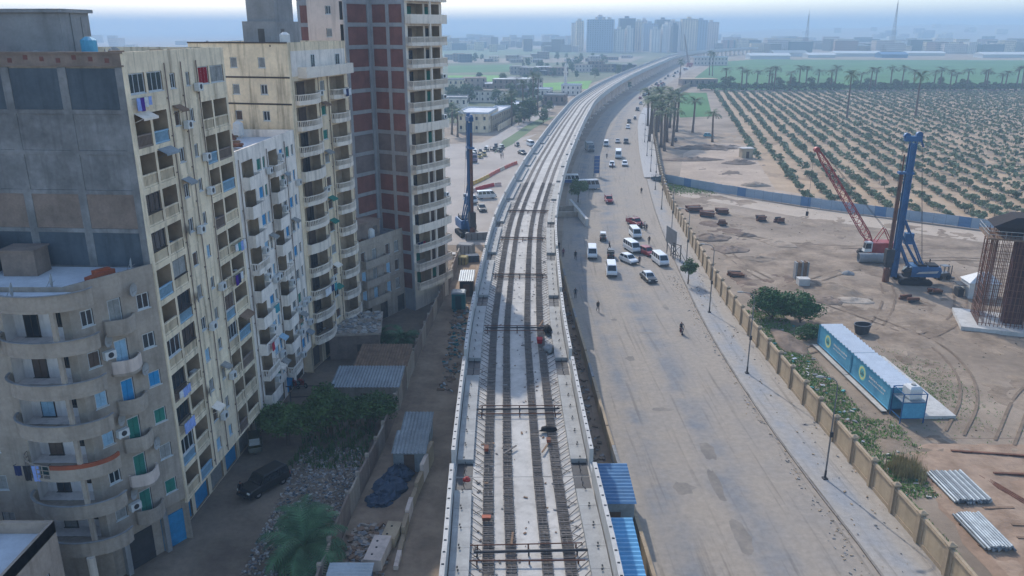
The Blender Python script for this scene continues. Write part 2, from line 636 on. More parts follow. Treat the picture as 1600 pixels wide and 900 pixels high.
# earth street between the blocks and the yard, and the work lane beside the viaduct
flat('dirt_street', [(-60, 20), (-13.6, 20), (-14.2, 58), (-13.1, 72), (-12.0, 98), (-10.5, 123), (-9.6, 142), (-12, 165), (-40, 130), (-60, 60)], .006, M['dirt'])
flat('work_lane', [(-13.2, 20), (9.0, 20), (8.8, 90), (8.4, 140), (6, 150), (-9, 150), (-10.2, 123), (-11.7, 98), (-12.8, 72), (-13.9, 58)], .010, M['lane'])
flat('side_road', [(-30, 150), (6, 150), (12, 205), (17, 260), (26, 320), (14, 330), (-2, 300), (-24, 292), (-40, 240)], .012,
     mat('side_road_surface', (160, 150, 140), .95, 0, .12, .08, .8))
flat('far_street', [(4, 300), (26, 318), (36, 360), (58, 470), (92, 610), (82, 614), (46, 470), (26, 380)], .03, M['fallow'])


def field(name, px, m, z):
    O(name, MB().poly([(*gp(*p), z) for p in px]), m, kind='structure')


# farmland left of the viaduct
field('farmland', [(560, 196), (800, 190), (850, 160), (930, 128), (1010, 98), (1060, 82), (560, 80)], mat('mixed_farmland', (84, 100, 62), .95, 0, .3, .012, .12, c2=(112, 112, 84)), .03)
field('field', [(690, 124), (905, 132), (880, 142), (838, 141), (690, 146)], M['crop3'], .05)
field('field', [(838, 131), (925, 126), (918, 139), (836, 142)], M['crop2'], .09)
field('field', [(700, 103), (800, 101), (800, 112), (700, 114)], M['crop'], .12)
field('field', [(700, 118), (782, 118), (778, 127), (700, 129)], M['crop2'], .12)
field('field', [(845, 106), (880, 105), (872, 116), (842, 117)], M['crop'], .12)
field('field', [(690, 92), (960, 90), (1010, 88), (985, 97), (690, 99)], M['fallow'], .1)
field('field', [(690, 78), (900, 76), (900, 84), (690, 88)], M['crop3'], .1)
field('verge', [(790, 214), (840, 186), (868, 182), (835, 200), (800, 226), (772, 240)], M['crop3'], .05)
# green crop beyond the row of palms and the small plot by the road
field('green_field', [(1128, 141), (1605, 139), (1900, 138), (1900, 95), (1180, 93), (1118, 97), (1085, 122), (1092, 137)], M['crop'], .06)
field('small_field', [(1058, 145), (1104, 145), (1113, 182), (1062, 184)], M['crop'], .05)
field('track', [(1090, 141), (1900, 139), (1900, 142), (1092, 144)], M['fallow'], .09)
# site floor: paler driven sand and reddish soil
flat('site_track', [(43, 214), (68, 184), (99, 159), (130, 140), (130, 132), (98, 148), (66, 172), (42, 198)], .02,
     mat('driven_sand', (172, 156, 138), .95, 0, .1, .2, 1.2))
flat('red_earth', [(36.4, 45), (62, 45), (62, 69), (57, 68.2), (54, 69.6), (51, 68.6), (48.6, 70.2), (46.4, 69.2), (45, 70.6), (43.6, 69.4), (42.6, 70), (41.2, 68.2), (40.2, 67.8), (39.4, 66.2), (38.6, 64.8), (38.4, 62.6), (37.4, 60.4), (37.6, 58), (36.8, 55.4), (37, 52)], .02, M['redsoil'])
flat('orchard_soil', [(69, 206), (98, 170), (140, 150), (420, 150), (420, 548), (135, 548)], .02,
     mat('orchard_sand', (166, 142, 115), .95, 0, .16, .1, .9, bump=.3))
flat('worked_soil', [(46, 218), (76, 192), (86, 250), (96, 290), (72, 296), (58, 270)], .015, mat('worked_soil_m', (166, 146, 126), .95, 0, .2, .1, 1, bump=.4))

from mathutils import noise as mnoise


def relief(name, x0, x1, y0, y1, step, amp, base, m, seed, keep=None):
    """churned earth: a sheet with real bumps that rises out of the level ground in patches"""
    nx, ny = int((x1 - x0) / step), int((y1 - y0) / step)
    vs, fs = [], []
    for j in range(ny + 1):
        for i in range(nx + 1):
            x, y = x0 + (x1 - x0) * i / nx, y0 + (y1 - y0) * j / ny
            h = 0
            for f, a in ((.06, .5), (.17, .5), (.5, .35), (1.3, .22)):
                h += a * mnoise.noise(Vector((x * f + seed, y * f, seed)))
            e = min(1, i / 3, (nx - i) / 3, j / 3, (ny - j) / 3)
            z = base + amp * h
            if keep:
                z -= (1 - keep(x, y)) * .6
            vs.append((x, y, min(z, .03) * 1 if e <= 0 else z - (1 - e) * .4))
    for j in range(ny):
        for i in range(nx):
            k = j * (nx + 1) + i
            if max(vs[k][2], vs[k + 1][2], vs[k + nx + 1][2], vs[k + nx + 2][2]) > 0:
                fs.append((k, k + 1, k + nx + 2, k + nx + 1))
    me = bpy.data.meshes.new(name)
    me.from_pydata(vs, [], fs)
    me.polygons.foreach_set('use_smooth', [True] * len(fs))
    me.materials.append(m)
    return O(name, me, kind='structure')


churn = mat('churned_sand', (124, 106, 88), .98, 0, .28, .2, 1.4, c2=(156, 138, 118), bump=.8)


def site_keep(x, y):
    w = 34.6 + (max(0, y - 123) * .09)
    k = min(1, max(0, (x - w) / 3))
    if y > 150:
        k *= max(0, min(1, ((216 - (x - 42) * .95) - y) / 10)) if x < 75 else max(0, min(1, (184 - (x - 75) * .85 - y) / 10))
    if 39 < x < 49 and 74 < y < 100:
        k *= .2
    return k


relief('churned_earth', 34, 118, 68, 214, .8, .42, .0, churn, 3.3, site_keep)
relief('red_earth_relief', 36.2, 62, 46, 73, .5, .3, .0, mat('red_clod', (148, 122, 100), .98, 0, .24, .3, 1.8, c2=(166, 142, 120), bump=.6), 2.2, lambda x, y: max(0, min(1, (x - 36.6) / 1.5)))
relief('dark_spoil', 35.2, 52, 114, 172, .6, .75, -.16, mat('dark_spoil_m', (112, 94, 80), .98, 0, .3, .3, 1.6, bump=.8), 4.1, lambda x, y: max(0, min(1, (x - 35.4 - max(0, y - 123) * .09) / 1.5, (52 - x) / 5)))
relief('spoil_bank', 46, 88, 226, 292, .9, 1.5, -.45, mat('spoil_bank_m', (108, 94, 82), .98, 0, .3, .2, 1.2, bump=.8), 8.8, lambda x, y: max(0, min(1, (x - 47 - (y - 226) * .16) / 3, (88 - x) / 6)))
rutm = mat('rut_earth', (120, 103, 86), .98, 0, .25, .6, 3)
for pts in ([(40, 118), (52, 128), (64, 136), (80, 140), (100, 136)], [(38, 96), (50, 104), (58, 116), (62, 126)], [(46, 74), (54, 86), (56, 100), (50, 112), (42, 130), (40, 150)], [(44, 160), (56, 150), (70, 148), (84, 148), (100, 142)], [(50, 72), (60, 84), (70, 90), (84, 92)], [(52, 98), (64, 108), (72, 122), (76, 134)]):
    pt = Path(pts)
    for off in (-.85, .85):
        uv_sheet('wheel_rut', [pt.at(pt.len * i / 9, off - .16)[:2] for i in range(10)], [pt.at(pt.len * i / 9, off + .16)[:2] for i in range(10)], .09, rutm, 1, 2.0)
relief('street_relief', -26, -14.6, 44, 100, .6, .22, -.01, M['dirt'], 7.1, lambda x, y: max(0, min(1, (x + 26.0) / 2, (-14.8 - x) / 1)))
relief('lane_relief', -12.2, 8.2, 46, 140, .7, .2, -.01, M['lane'], 9.4, lambda x, y: 1)
relief('orchard_relief', 70, 240, 160, 330, 1.6, .35, -.02, mat('orchard_clod', (150, 127, 102), .98, 0, .24, .12, .9, c2=(170, 147, 121), bump=.5), 5.5, lambda x, y: max(0, min(1, (y - (228 - (x - 60) * .8)) / 8, 1)))

# ---------------------------------------------------------------- haze: the dusty air over the whole place
hz = bpy.data.materials.new('haze_air')
hz.use_nodes = True
hz.node_tree.nodes.clear()
ho = hz.node_tree.nodes.new('ShaderNodeOutputMaterial')
hv = hz.node_tree.nodes.new('ShaderNodeVolumePrincipled')
hv.inputs['Color'].default_value = (.47, .645, .82, 1)
hv.inputs['Density'].default_value = .00055
hv.inputs['Anisotropy'].default_value = .0
hz.node_tree.links.new(hv.outputs[0], ho.inputs['Volume'])
O('haze', MB().box(-9300, -700, -1, 9300, 9300, 118), hz, kind='stuff')

# ---------------------------------------------------------------- viaduct
VC = [(1.3, 5), (1.1, 37.9), (.8, 50.3), (.6, 68.3), (.7, 88.5), (2.2, 129.6), (5.7, 168), (11.2, 214.5), (23, 300.8), (36.9, 386), (68.9, 528.5), (120.3, 724.5), (207, 1025.8), (300, 1240), (420, 1420)]
VP = Path(VC, 1.0)
SPAN = 19.4
S0 = VP.s_at_y(50.4) - 2 * SPAN
vroot = E('viaduct', (.8, 50, 0), 0, 'long curved concrete railway viaduct under construction running into the distance', 'viaduct')
vo = (-.8, -50, 0)


def sweep(mb, prof, s0, s1, step=5.0, m=0):
    n = max(1, int((s1 - s0) / step + .5))
    mb.loft([[VP.at(s0 + (s1 - s0) * i / n, o, z) for o, z in prof] for i in range(n + 1)], m)


def VO(name, mb, mats, par=None, **kw):
    return O(name, mb, mats, par or vroot, vo if par is None else (0, 0, 0), **kw)


GIRD = [(-5.2, 8.9), (-5.2, 8.5), (-3.4, 8.15), (-2.4, 6.5), (2.4, 6.5), (3.4, 8.15), (5.2, 8.5), (5.2, 8.9)][::-1]
nspan = int((VP.len - S0) / SPAN)
dark_m = mat('socket_dark', (42, 44, 48), .9, 0, .1, 2, 8)
span_breaks = []
for k in range(nspan):
    s0, s1 = S0 + k * SPAN, S0 + (k + 1) * SPAN
    y0 = VP.at(s0)[1]
    span_breaks.append(s0)
    near = k < 12
    mb = MB()
    sweep(mb, GIRD, s0 + .03, s1 - .03, 5 if near else 10)
    g = VO('girder', mb, M['deck'])
    for sg in (-1, 1):
        mb = MB()
        a, b = s0 + (1.0 if near else .15), s1 - (.9 if near else .15)
        o0, o1 = sorted((sg * 4.94, sg * 5.24))
        sweep(mb, [(o0, 8.2), (o1, 8.2), (o1, 10.6), (o0, 10.6)], a, b)
        if near:
            o2, o3 = sorted((sg * 4.97, sg * 5.21))
            for q0, q1 in ((s0 + .02, a), (b, s1 - .02)):
                sweep(mb, [(o2, 8.2), (o3, 8.2), (o3, 9.5), (o2, 9.5)], q0, q1)
        if k < 9:
            for i in range(int((b - a) / 1.15)):
                c = VP.at(a + .5 + i * 1.15, sg * 5.09, 10.6)
                mb.obb((c[0], c[1], 10.61), (.1, .16, .04), VP.ang(a), 1)
        VO('parapet', mb, [M['white_conc'], dark_m])
        # raised cable-trough walkway
        if k < 7:
            nsl = 7
            w0 = s0 + 1.9
            ln = (s1 - 2.2 - w0) / nsl
            for i in range(nsl):
                mb = MB()
                p0, p1 = sorted((sg * 4.85, sg * 3.66))
                sweep(mb, [(p0, 8.92), (p1, 8.92), (p1, 9.26), (p0, 9.26)], w0 + i * ln + .012, w0 + (i + 1) * ln - .012)
                c = VP.at(w0 + i * ln + .16, sg * 4.36, 9.26)
                mb.obb((c[0], c[1], 9.37), (.16, .1, .04), VP.ang(w0), 1)
                c = VP.at(w0 + (i + 1) * ln - .16, sg * 4.3, 9.26)
                mb.obb((c[0], c[1], 9.37), (.16, .1, .04), VP.ang(w0), 1)
                VO('walkway_slab', mb, [M['grey_slab'], dark_m])
            for q0, q1, qs in ((s0 + .1, s0 + 1.85, (s0 + .5, s0 + 1.1, s0 + 1.6)), (s1 - 2.15, s1 - .1, (s1 - .6, s1 - 1.3))):
                mb = MB()
                sweep(mb, [(p0, 8.91), (p1, 8.91), (p1, 8.93), (p0, 8.93)], q0, q1)
                for q in qs:
                    c = VP.at(q, sg * 4.25, 8.93)
                    mb.tube(c, (c[0], c[1], 9.25), .03, n=5)
                VO('drain_recess', mb, M['darksteel'])
        else:
            mb = MB()
            p0, p1 = sorted((sg * 4.94, sg * 3.66))
            sweep(mb, [(p0, 8.92), (p1, 8.92), (p1, 9.26), (p0, 9.26)], s0 + (1.6 if near else .1), s1 - (1.6 if near else .1))
            VO('walkway', mb, M['grey_slab'])
        # reinforcement beds of the two tracks
        for q0, q1 in ((2.14, 2.88), (.76, 1.44)):
            mb = MB()
            p0, p1 = sorted((sg * q0, sg * q1))
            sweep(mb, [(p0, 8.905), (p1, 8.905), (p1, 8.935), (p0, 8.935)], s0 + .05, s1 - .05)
            if k < 8:
                st = .24 if k < 5 else .48
                for i in range(int(SPAN / st)):
                    s_ = s0 + .1 + i * st + R(-.05, .05)
                    h = R(9.04, 9.16)
                    a, b = VP.at(s_, p0 + R(-.03, .04), h), VP.at(s_ + R(-.03, .03), p1 + R(-.04, .03), h)
                    mb.beam(a, b, .055, .05, 1)
                for o in (p0 + .06, (p0 + p1) / 2, p1 - .06):
                    for i in range(4):
                        mb.beam(VP.at(s0 + i * SPAN / 4 + .05, o, 9.05), VP.at(s0 + (i + 1) * SPAN / 4 - .05, o + R(-.03, .03), 9.05), .05, .05, 1)
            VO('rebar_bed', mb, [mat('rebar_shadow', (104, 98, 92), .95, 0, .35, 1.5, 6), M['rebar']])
        # slanting tie bars on the ledge
        if k < 8:
            mb = MB()
            for i in range(int(SPAN / .95)):
                s_ = s0 + .4 + i * .95
                mb.beam(VP.at(s_ + .55, sg * 3.64, 9.06), VP.at(s_ - .25 + R(-.1, .1), sg * 2.9, 8.96), .04, .04)
                if R(0, 1) < .25:
                    mb.beam(VP.at(s_ + .1, sg * 3.5, 8.98), VP.at(s_ + .5, sg * 2.95, 8.98), .03, .03)
            VO('tie_bars', mb, M['darksteel'])
    # pier under the joint
    if y0 > 20:
        pa = VP.ang(s0)
        px, py, _ = VP.at(s0)
        mb = MB()
        mb.obb((px, py, 2.6), (1.7, 2.6, 5.2), pa)
        mb.obb((px, py, .25), (3.6, 4.4, .5), pa)
        pier = VO('pier', mb, M['pink'])
        mb = MB()
        c_, s_ = math.cos(pa), math.sin(pa)
        rings = []
        for z, hw in ((4.6, 1.3), (5.6, 2.2), (6.48, 2.6)):
            rings.append([(px + dx * c_ - dy * s_, py + dx * s_ + dy * c_, z) for dx, dy in ((-.95, -hw), (.95, -hw), (.95, hw), (-.95, hw))])
        mb.loft(rings)
        VO('pier_cap', mb, M['pink'], pier)

# pipes laid across the deck, and small site things on it
ordn = ['nearest', 'second', 'third', 'fourth', 'fifth', 'sixth']
for k in range(6):
    sc_ = S0 + (k + 1) * SPAN + 10.2
    for j, (d, r, nm) in enumerate(((0, .085, 'thick steel pipe'), (.75, .04, 'thin far steel bar'), (-.8, .05, 'thin near steel bar'))):
        mb = MB()
        ex = R(-.2, .2)
        mb.tube(VP.at(sc_ + d, -3.56 + ex, 9.17 + r), VP.at(sc_ + d + R(-.1, .1), 3.5 + ex, 9.17 + r), r, n=8)
        for o in (-3.2, 0, 3.0):
            c = VP.at(sc_ + d, o, 8.92)
            mb.obb((c[0], c[1], 9.05), (.1, .1, .26), VP.ang(sc_))
        O('cross_pipe', mb, M['darksteel' if j == 0 else 'rust'], label='%s laid across the viaduct deck, %s set from the camera' % (nm, ordn[k]), cat='pipe', group='pipes laid across the deck')


def lump(name, px, py, z, r, h, m, label, cat, rings=4, n=12, jag=.25):
    """an irregular draped heap"""
    x, y = gp(px, py, z)
    mb = MB()
    rr = []
    for k in range(rings + 1):
        t = k / rings
        rad_ = math.cos(t * math.pi / 2 * .96)
        rr.append([(r[0] * rad_ * (1 + R(-jag, jag)) * math.cos(2 * math.pi * i / n), r[1] * rad_ * (1 + R(-jag, jag)) * math.sin(2 * math.pi * i / n),
                    h * (math.sin(t * math.pi / 2)) * (1 + R(-jag, jag) * .6) if k else 0) for i in range(n)])
    mb.loft(rr)
    return O(name, mb, m, loc=(x, y, z), smooth=True, label=label, cat=cat)


def box_lid(name, px, py, z, sx, sy, sz, m, m2, label, cat, rz=0):
    x, y = gp(px, py, z)
    e = E(name, (x, y, z), rz, label, cat)
    O('body', MB().loft([[(-sx / 2, -sy / 2, 0), (sx / 2, -sy / 2, 0), (sx / 2, sy / 2, 0), (-sx / 2, sy / 2, 0)], [(-sx * .55, -sy * .55, sz), (sx * .55, -sy * .55, sz), (sx * .55, sy * .55, sz), (-sx * .55, sy * .55, sz)]]), m, e)
    O('lid', MB().box(-sx * .6, -sy * .6, sz + .01, sx * .6, sy * .6, sz + .07), m2, e)
    return e


orange = paint((160, 84, 58), .8)
box_lid('tool_crate', 760, 703, 9.15, .3, .5, .22, orange, M['rust'], 'small orange crate on the left rebar bed, farther of the two there', 'crate')
box_lid('tool_crate', 760, 812, 9.15, .5, .3, .2, M['rust'], orange, 'red and orange crate on the left rebar bed beside the nearest pipes', 'crate')
box_lid('tool_crate', 857, 690, 9.15, .28, .4, .2, orange, M['rust'], 'small orange crate on the right rebar bed of the viaduct', 'crate')
lump('plastic_bag', 729, 751, 9.37, (.28, .22), .3, mat('red_plastic', (170, 62, 60), .5, 0, .2, 3, 8), 'shiny red plastic bundle on the left walkway of the viaduct', 'bag')
lump('tarpaulin', 857, 545, 9.1, (.6, 1.0), .4, M['concrete'], 'crumpled pale grey sheet on the right rail bed of the viaduct', 'tarpaulin', jag=.35)
lump('cable_coil', 856, 517, 9.2, (.45, .8), .7, M['black'], 'dark cable heap beside the pale sheet on the viaduct deck', 'cable')
box_lid('jerrycan', 843, 535, 9.15, .5, .7, .4, M['red'], M['red'], 'red container beside the crumpled sheet on the viaduct', 'container')
lump('tarpaulin', 856, 672, 9.1, (.75, .35), .35, M['black'], 'small black heap on the right rebar bed of the viaduct', 'tarpaulin')

# ---------------------------------------------------------------- boundary wall along the pavement
BAY = 4.2
wroot = E('boundary_wall', (33, 60, 0), 0, 'long sandstone coloured boundary wall of panels and pillars beside the pavement', 'wall')


def wall_panel():
    mb = MB()
    L = BAY - .42
    mb.box(-L / 2, -.09, 0, L / 2, .09, .5)
    mb.box(-L / 2, -.09, 2.2, L / 2, .09, 2.55)
    mb.box(-L / 2, -.09, .5, -L / 2 + .35, .09, 2.2)
    mb.box(L / 2 - .35, -.09, .5, L / 2, .09, 2.2)
    mb.box(-L / 2 + .35, -.04, .5, L / 2 - .35, .04, 2.2, 1)
    mb.loft([[(x, -.2, 2.55), (x, .2, 2.55), (x, .12, 2.75), (x, -.12, 2.75)] for x in (-L / 2, L / 2)])
    return mb.mesh('panel', [M['wallsand'], M['wallpanel']])


def wall_pillar():
    mb = MB()
    mb.box(-.2, -.24, 0, .2, .24, 2.85)
    mb.box(-.3, -.34, 2.85, .3, .34, 3.0)
    mb.loft([[(-.26, -.3, 3.0), (.26, -.3, 3.0), (.26, .3, 3.0), (-.26, .3, 3.0)], [(-.05, -.05, 3.14), (.05, -.05, 3.14), (.05, .05, 3.14), (-.05, .05, 3.14)]])
    return mb.mesh('pillar', M['wallsand'])


pm, qm = wall_panel(), wall_pillar()
nb = int(wp.len / BAY)
for i in range(nb):
    a = wp.at(i * BAY)
    c = wp.at((i + .5) * BAY)
    an = math.atan2(wp.at((i + 1) * BAY)[1] - a[1], wp.at((i + 1) * BAY)[0] - a[0])
    O('pillar', qm, None, wroot, (a[0] - 33, a[1] - 60, 0), an)
    O('panel', pm, None, wroot, (c[0] - 33, c[1] - 60, 0), an)

# low concrete wall between the viaduct and the road
LOWW = Path([(10.9, 25), (10.3, 52.9), (9.6, 72), (9.2, 90), (8.7, 113), (8.5, 137)])
lroot = E('barrier_wall', (9.6, 72, 0), 0, 'low weathered concrete wall between the viaduct and the road', 'wall')
for i in range(int(LOWW.len / 4.0)):
    mb = MB()
    a, b = LOWW.at(i * 4.0 + .03), LOWW.at(i * 4.0 + 3.97)
    a2, b2 = LOWW.at(i * 4.0 + .03, .3), LOWW.at(i * 4.0 + 3.97, .3)
    h = 1.5 + R(-.05, .05)
    mb.prism([a[:2], a2[:2], b2[:2], b[:2]], 0, h)
    O('wall_block', mb, M['wallsand'] if i % 5 else M['concrete'], lroot, (-9.6, -72, 0))

mb = MB()
rq_ = random.Random(44)
for i in range(420):
    s_ = S0 + SPAN * rq_.uniform(1, 7)
    o_ = rq_.uniform(-3.5, 3.5)
    c = VP.at(s_, o_, 8.93)
    sz = rq_.uniform(.04, .16)
    mb.obb((c[0], c[1], 8.95 + (.12 if .7 < abs(o_) < 1.5 or 2.1 < abs(o_) < 2.9 else 0)), (sz * rq_.uniform(.6, 3), sz, .04), rq_.uniform(0, 6), rq_.randrange(3))
O('deck_debris', mb, [M['wood'], M['rebar'], M['concrete']], label='small offcuts and grit scattered over the viaduct deck', cat='debris', kind='stuff')
for i, (s_, o_, L_, rz_, m_, lab) in enumerate([(S0 + SPAN * 2 + 3.5, -.9, 1.6, .9, 'rebar', 'dark offcut bar lying across the inner left rebar bed'), (S0 + SPAN * 1.6, -1.0, 1.4, 1.5, 'wood', 'pale timber offcut on the inner left rebar bed near the bottom'), (S0 + SPAN * 2.2, 1.9, 1.8, 1.2, 'wood', 'timber plank leaning along the right white strip of the deck'), (S0 + SPAN * 3.6, 2.6, 2.2, 1.3, 'wood', 'plank on the outer right rebar bed near the pale sheet'), (S0 + SPAN * 4.5, -1.8, 1.5, .3, 'rebar', 'short bar on the left white strip in the shaded part of the deck')]):
    c = VP.at(s_, o_, 9.1)
    O('plank', MB().obb((0, 0, .03), (L_, .14, .05), 0), M[m_], loc=(c[0], c[1], 9.14), rz=rz_, label=lab, cat='plank')


# ---------------------------------------------------------------- building kit
def fpt(fr, x, y, z):
    c, s = math.cos(fr[2]), math.sin(fr[2])
    return (fr[0] + x * c - y * s, fr[1] + x * s + y * c, z)


def facade(mb, fr, x0, x1, z0, z1, ops, mi=0, y=0.0):
    """wall face with real openings; ops = (xa, xb, za, zb, depth, reveal material, back material)"""
    xs = sorted({x0, x1} | {o[0] for o in ops} | {o[1] for o in ops})
    zs = sorted({z0, z1} | {o[2] for o in ops} | {o[3] for o in ops})
    P = lambda a, b, c: fpt(fr, a, y + b, c)
    for j in range(len(zs) - 1):
        zc = (zs[j] + zs[j + 1]) / 2
        row = [o for o in ops if o[2] < zc < o[3]]
        run = None
        for i in range(len(xs) - 1):
            xc = (xs[i] + xs[i + 1]) / 2
            hole = any(o[0] < xc < o[1] for o in row)
            if not hole and run is None:
                run = xs[i]
            if run is not None and (hole or i == len(xs) - 2):
                e = xs[i] if hole else xs[i + 1]
                mb.poly([P(run, 0, zs[j]), P(e, 0, zs[j]), P(e, 0, zs[j + 1]), P(run, 0, zs[j + 1])], mi)
                run = None
    for a, b, c, d, dp, mr, mbk in ops:
        mb.poly([P(a, 0, c), P(b, 0, c), P(b, dp, c), P(a, dp, c)], mr)
        mb.poly([P(a, 0, d), P(a, dp, d), P(b, dp, d), P(b, 0, d)], mr)
        mb.poly([P(a, 0, c), P(a, dp, c), P(a, dp, d), P(a, 0, d)], mr)
        mb.poly([P(b, 0, c), P(b, 0, d), P(b, dp, d), P(b, dp, c)], mr)
        mb.poly([P(a, dp, c), P(b, dp, c), P(b, dp, d), P(a, dp, d)], mbk)


def shell(mb, L, D, z0, z1, m=0, skip=('front',)):
    """plain sides of a block in its own frame: front is y=0, near side x=0"""
    q = {'front': [(0, 0), (L, 0)], 'right': [(L, 0), (L, D)], 'back': [(L, D), (0, D)], 'left': [(0, D), (0, 0)]}
    for k, ((a, b), (c, d)) in q.items():
        if k not in skip:
            mb.poly([(a, b, z0), (c, d, z0), (c, d, z1), (a, b, z1)], m)


def win_frame(w, h):
    def f():
        mb = MB()
        t = .07
        mb.box(-w / 2, -.03, 0, w / 2, .05, t)
        mb.box(-w / 2, -.03, h - t, w / 2, .05, h)
        mb.box(-w / 2, -.03, t, -w / 2 + t, .05, h - t)
        mb.box(w / 2 - t, -.03, t, w / 2, .05, h - t)
        n = max(1, int(w / .75))
        for i in range(1, n + 1):
            x = -w / 2 + w * i / (n + 1)
            mb.box(x - .03, -.02, t, x + .03, .04, h - t)
        mb.box(-w / 2 - .08, -.14, -.08, w / 2 + .08, .02, -.005)
        return mb.mesh('window', M['wframe'])
    return cached(('wf', round(w, 2), round(h, 2)), f)


def win_fill(w, h, louvre):
    def f():
        mb = MB()
        if not louvre:
            mb.box(-w / 2 + .05, .005, .05, w / 2 - .05, .03, h - .05)
            return mb.mesh('pane', M['glass'])
        n = max(6, int(h / .11))
        for i in range(n):
            z = .05 + (h - .1) * i / n
            dz = (h - .1) / n
            mb.poly([(-w / 2 + .05, -.045, z), (w / 2 - .05, -.045, z), (w / 2 - .05, -.01, z + dz), (-w / 2 + .05, -.01, z + dz)])
            mb.poly([(-w / 2 + .05, -.01, z + dz), (w / 2 - .05, -.01, z + dz), (w / 2 - .05, -.045, z + dz), (-w / 2 + .05, -.045, z + dz)])
        mb.box(-.03, -.06, .05, .03, -.005, h - .05)
        return mb.mesh('shutter', M['grey_sh'])
    return cached(('wp', round(w, 2), round(h, 2), louvre), f)


def win(par, fr, x, z, w, h, kind='glass', y=.1, fmat=None, name='window'):
    o = O(name, win_frame(w, h), None, par, fpt(fr, x, y, z), fr[2])
    if fmat:
        recolor(o, fmat)
    if kind == 'glass':
        O('pane', win_fill(w, h, False), None, o)
    else:
        p = O('shutter', win_fill(w, h, True), None, o)
        if kind != 'grey':
            recolor(p, M[kind])
    return o


def balusters(w, h=.85, gap=.17, t=.06):
    def f():
        mb = MB()
        mb.box(-w / 2, -.08, h - .1, w / 2, .08, h)
        mb.box(-w / 2, -.06, 0, w / 2, .06, .12)
        n = int(w / gap)
        for i in range(n):
            x = -w / 2 + (i + .5) * w / n
            mb.box(x - t / 2, -.04, .12, x + t / 2, .04, h - .1)
        return mb.mesh('balustrade', M['pale'])
    return cached(('bal', round(w, 2), h, gap), f)


def bow_pts(w, pe, pm, n=10):
    return [(-w / 2 + w * i / n, -(pe + (pm - pe) * math.sin(math.pi * i / n))) for i in range(n + 1)]


def bow_slab(w, pe, pm):
    def f():
        mb = MB()
        mb.prism(bow_pts(w, pe, pm) + [(w / 2, .0), (-w / 2, .0)], -.2, 0)
        return mb.mesh('balcony', M['pale'])
    return cached(('bows', w, pe, pm), f)


def bow_rail(w, pe, pm, solid, h=.95):
    def f():
        mb = MB()
        pts = [(-w / 2, 0)] + bow_pts(w, pe, pm) + [(w / 2, 0)]
        z0 = .005
        for i in range(len(pts) - 1):
            a, b = Vector((*pts[i], 0)), Vector((*pts[i + 1], 0))
            d = (b - a)
            n = Vector((-d.y, d.x, 0)).normalized() * .1
            q = [a, b, b + n, a + n]
            if solid:
                mb.prism([(p.x, p.y) for p in q], z0, h)
            else:
                mb.prism([(p.x, p.y) for p in q], z0, .28)
                mb.prism([(p.x, p.y) for p in q], h - .1, h)
                k = max(1, int(d.length / .2))
                for j in range(k):
                    p = a + d * ((j + .5) / k) + n * .5
                    mb.box(p.x - .035, p.y - .035, .28, p.x + .035, p.y + .035, h - .1)
        return mb.mesh('parapet' if solid else 'balustrade', M['pale'])
    return cached(('bowr', w, pe, pm, solid, h), f)


def balcony(par, fr, x, z, w, pe, pm, solid=False, m=None, mr=None, h=.95, y=0):
    o = O('balcony', bow_slab(w, pe, pm), None, par, fpt(fr, x, y, z), fr[2])
    r = O('parapet' if solid else 'balustrade', bow_rail(w, pe, pm, solid, h), None, o)
    if m:
        recolor(o, m)
        recolor(r, mr or m)
    return o


def ac_mesh():
    mb = MB()
    mb.box(-.42, -.5, 0, .42, -.12, .58)
    mb.tube((0, -.5, .3), (0, -.52, .3), .21, n=12, m=1)
    mb.box(-.3, -.12, .1, -.25, .0, .16)
    mb.box(.25, -.12, .1, .3, .0, .16)
    mb.box(-.36, -.5, -.05, -.3, 0, 0)
    mb.box(.3, -.5, -.05, .36, 0, 0)
    return mb.mesh('air_conditioner', [M['acwhite'], M['darksteel']])


def dish_mesh():
    mb = MB()
    rings = []
    for r, d in ((.04, 0), (.25, .03), (.42, .09), (.5, .14)):
        rings.append([(r * math.cos(2 * math.pi * i / 12), -.25 - d, .45 + r * math.sin(2 * math.pi * i / 12)) for i in range(12)])
    mb.loft(rings, caps=False)
    mb.tube((0, 0, 0), (0, -.25, .45), .025, n=5)
    mb.tube((0, -.25, .2), (0, -.6, .45), .015, n=4)
    return mb.mesh('satellite_dish', M['grey_slab'])


AC, DISH = ac_mesh(), dish_mesh()


def ac(par, fr, x, z, y=0):
    return O('air_conditioner', AC, None, par, fpt(fr, x, y, z), fr[2])


def dish(par, fr, x, z, y=0, rz=0):
    return O('satellite_dish', DISH, None, par, fpt(fr, x, y, z), fr[2] + rz)


def parapet(mb, L, D, z, h=.9, t=.2, m=0):
    mb.box(0, 0, z, L, t, z + h, m)
    mb.box(0, D - t, z, L, D, z + h, m)
    mb.box(0, t, z, t, D - t, z + h, m)
    mb.box(L - t, t, z, L, D - t, z + h, m)


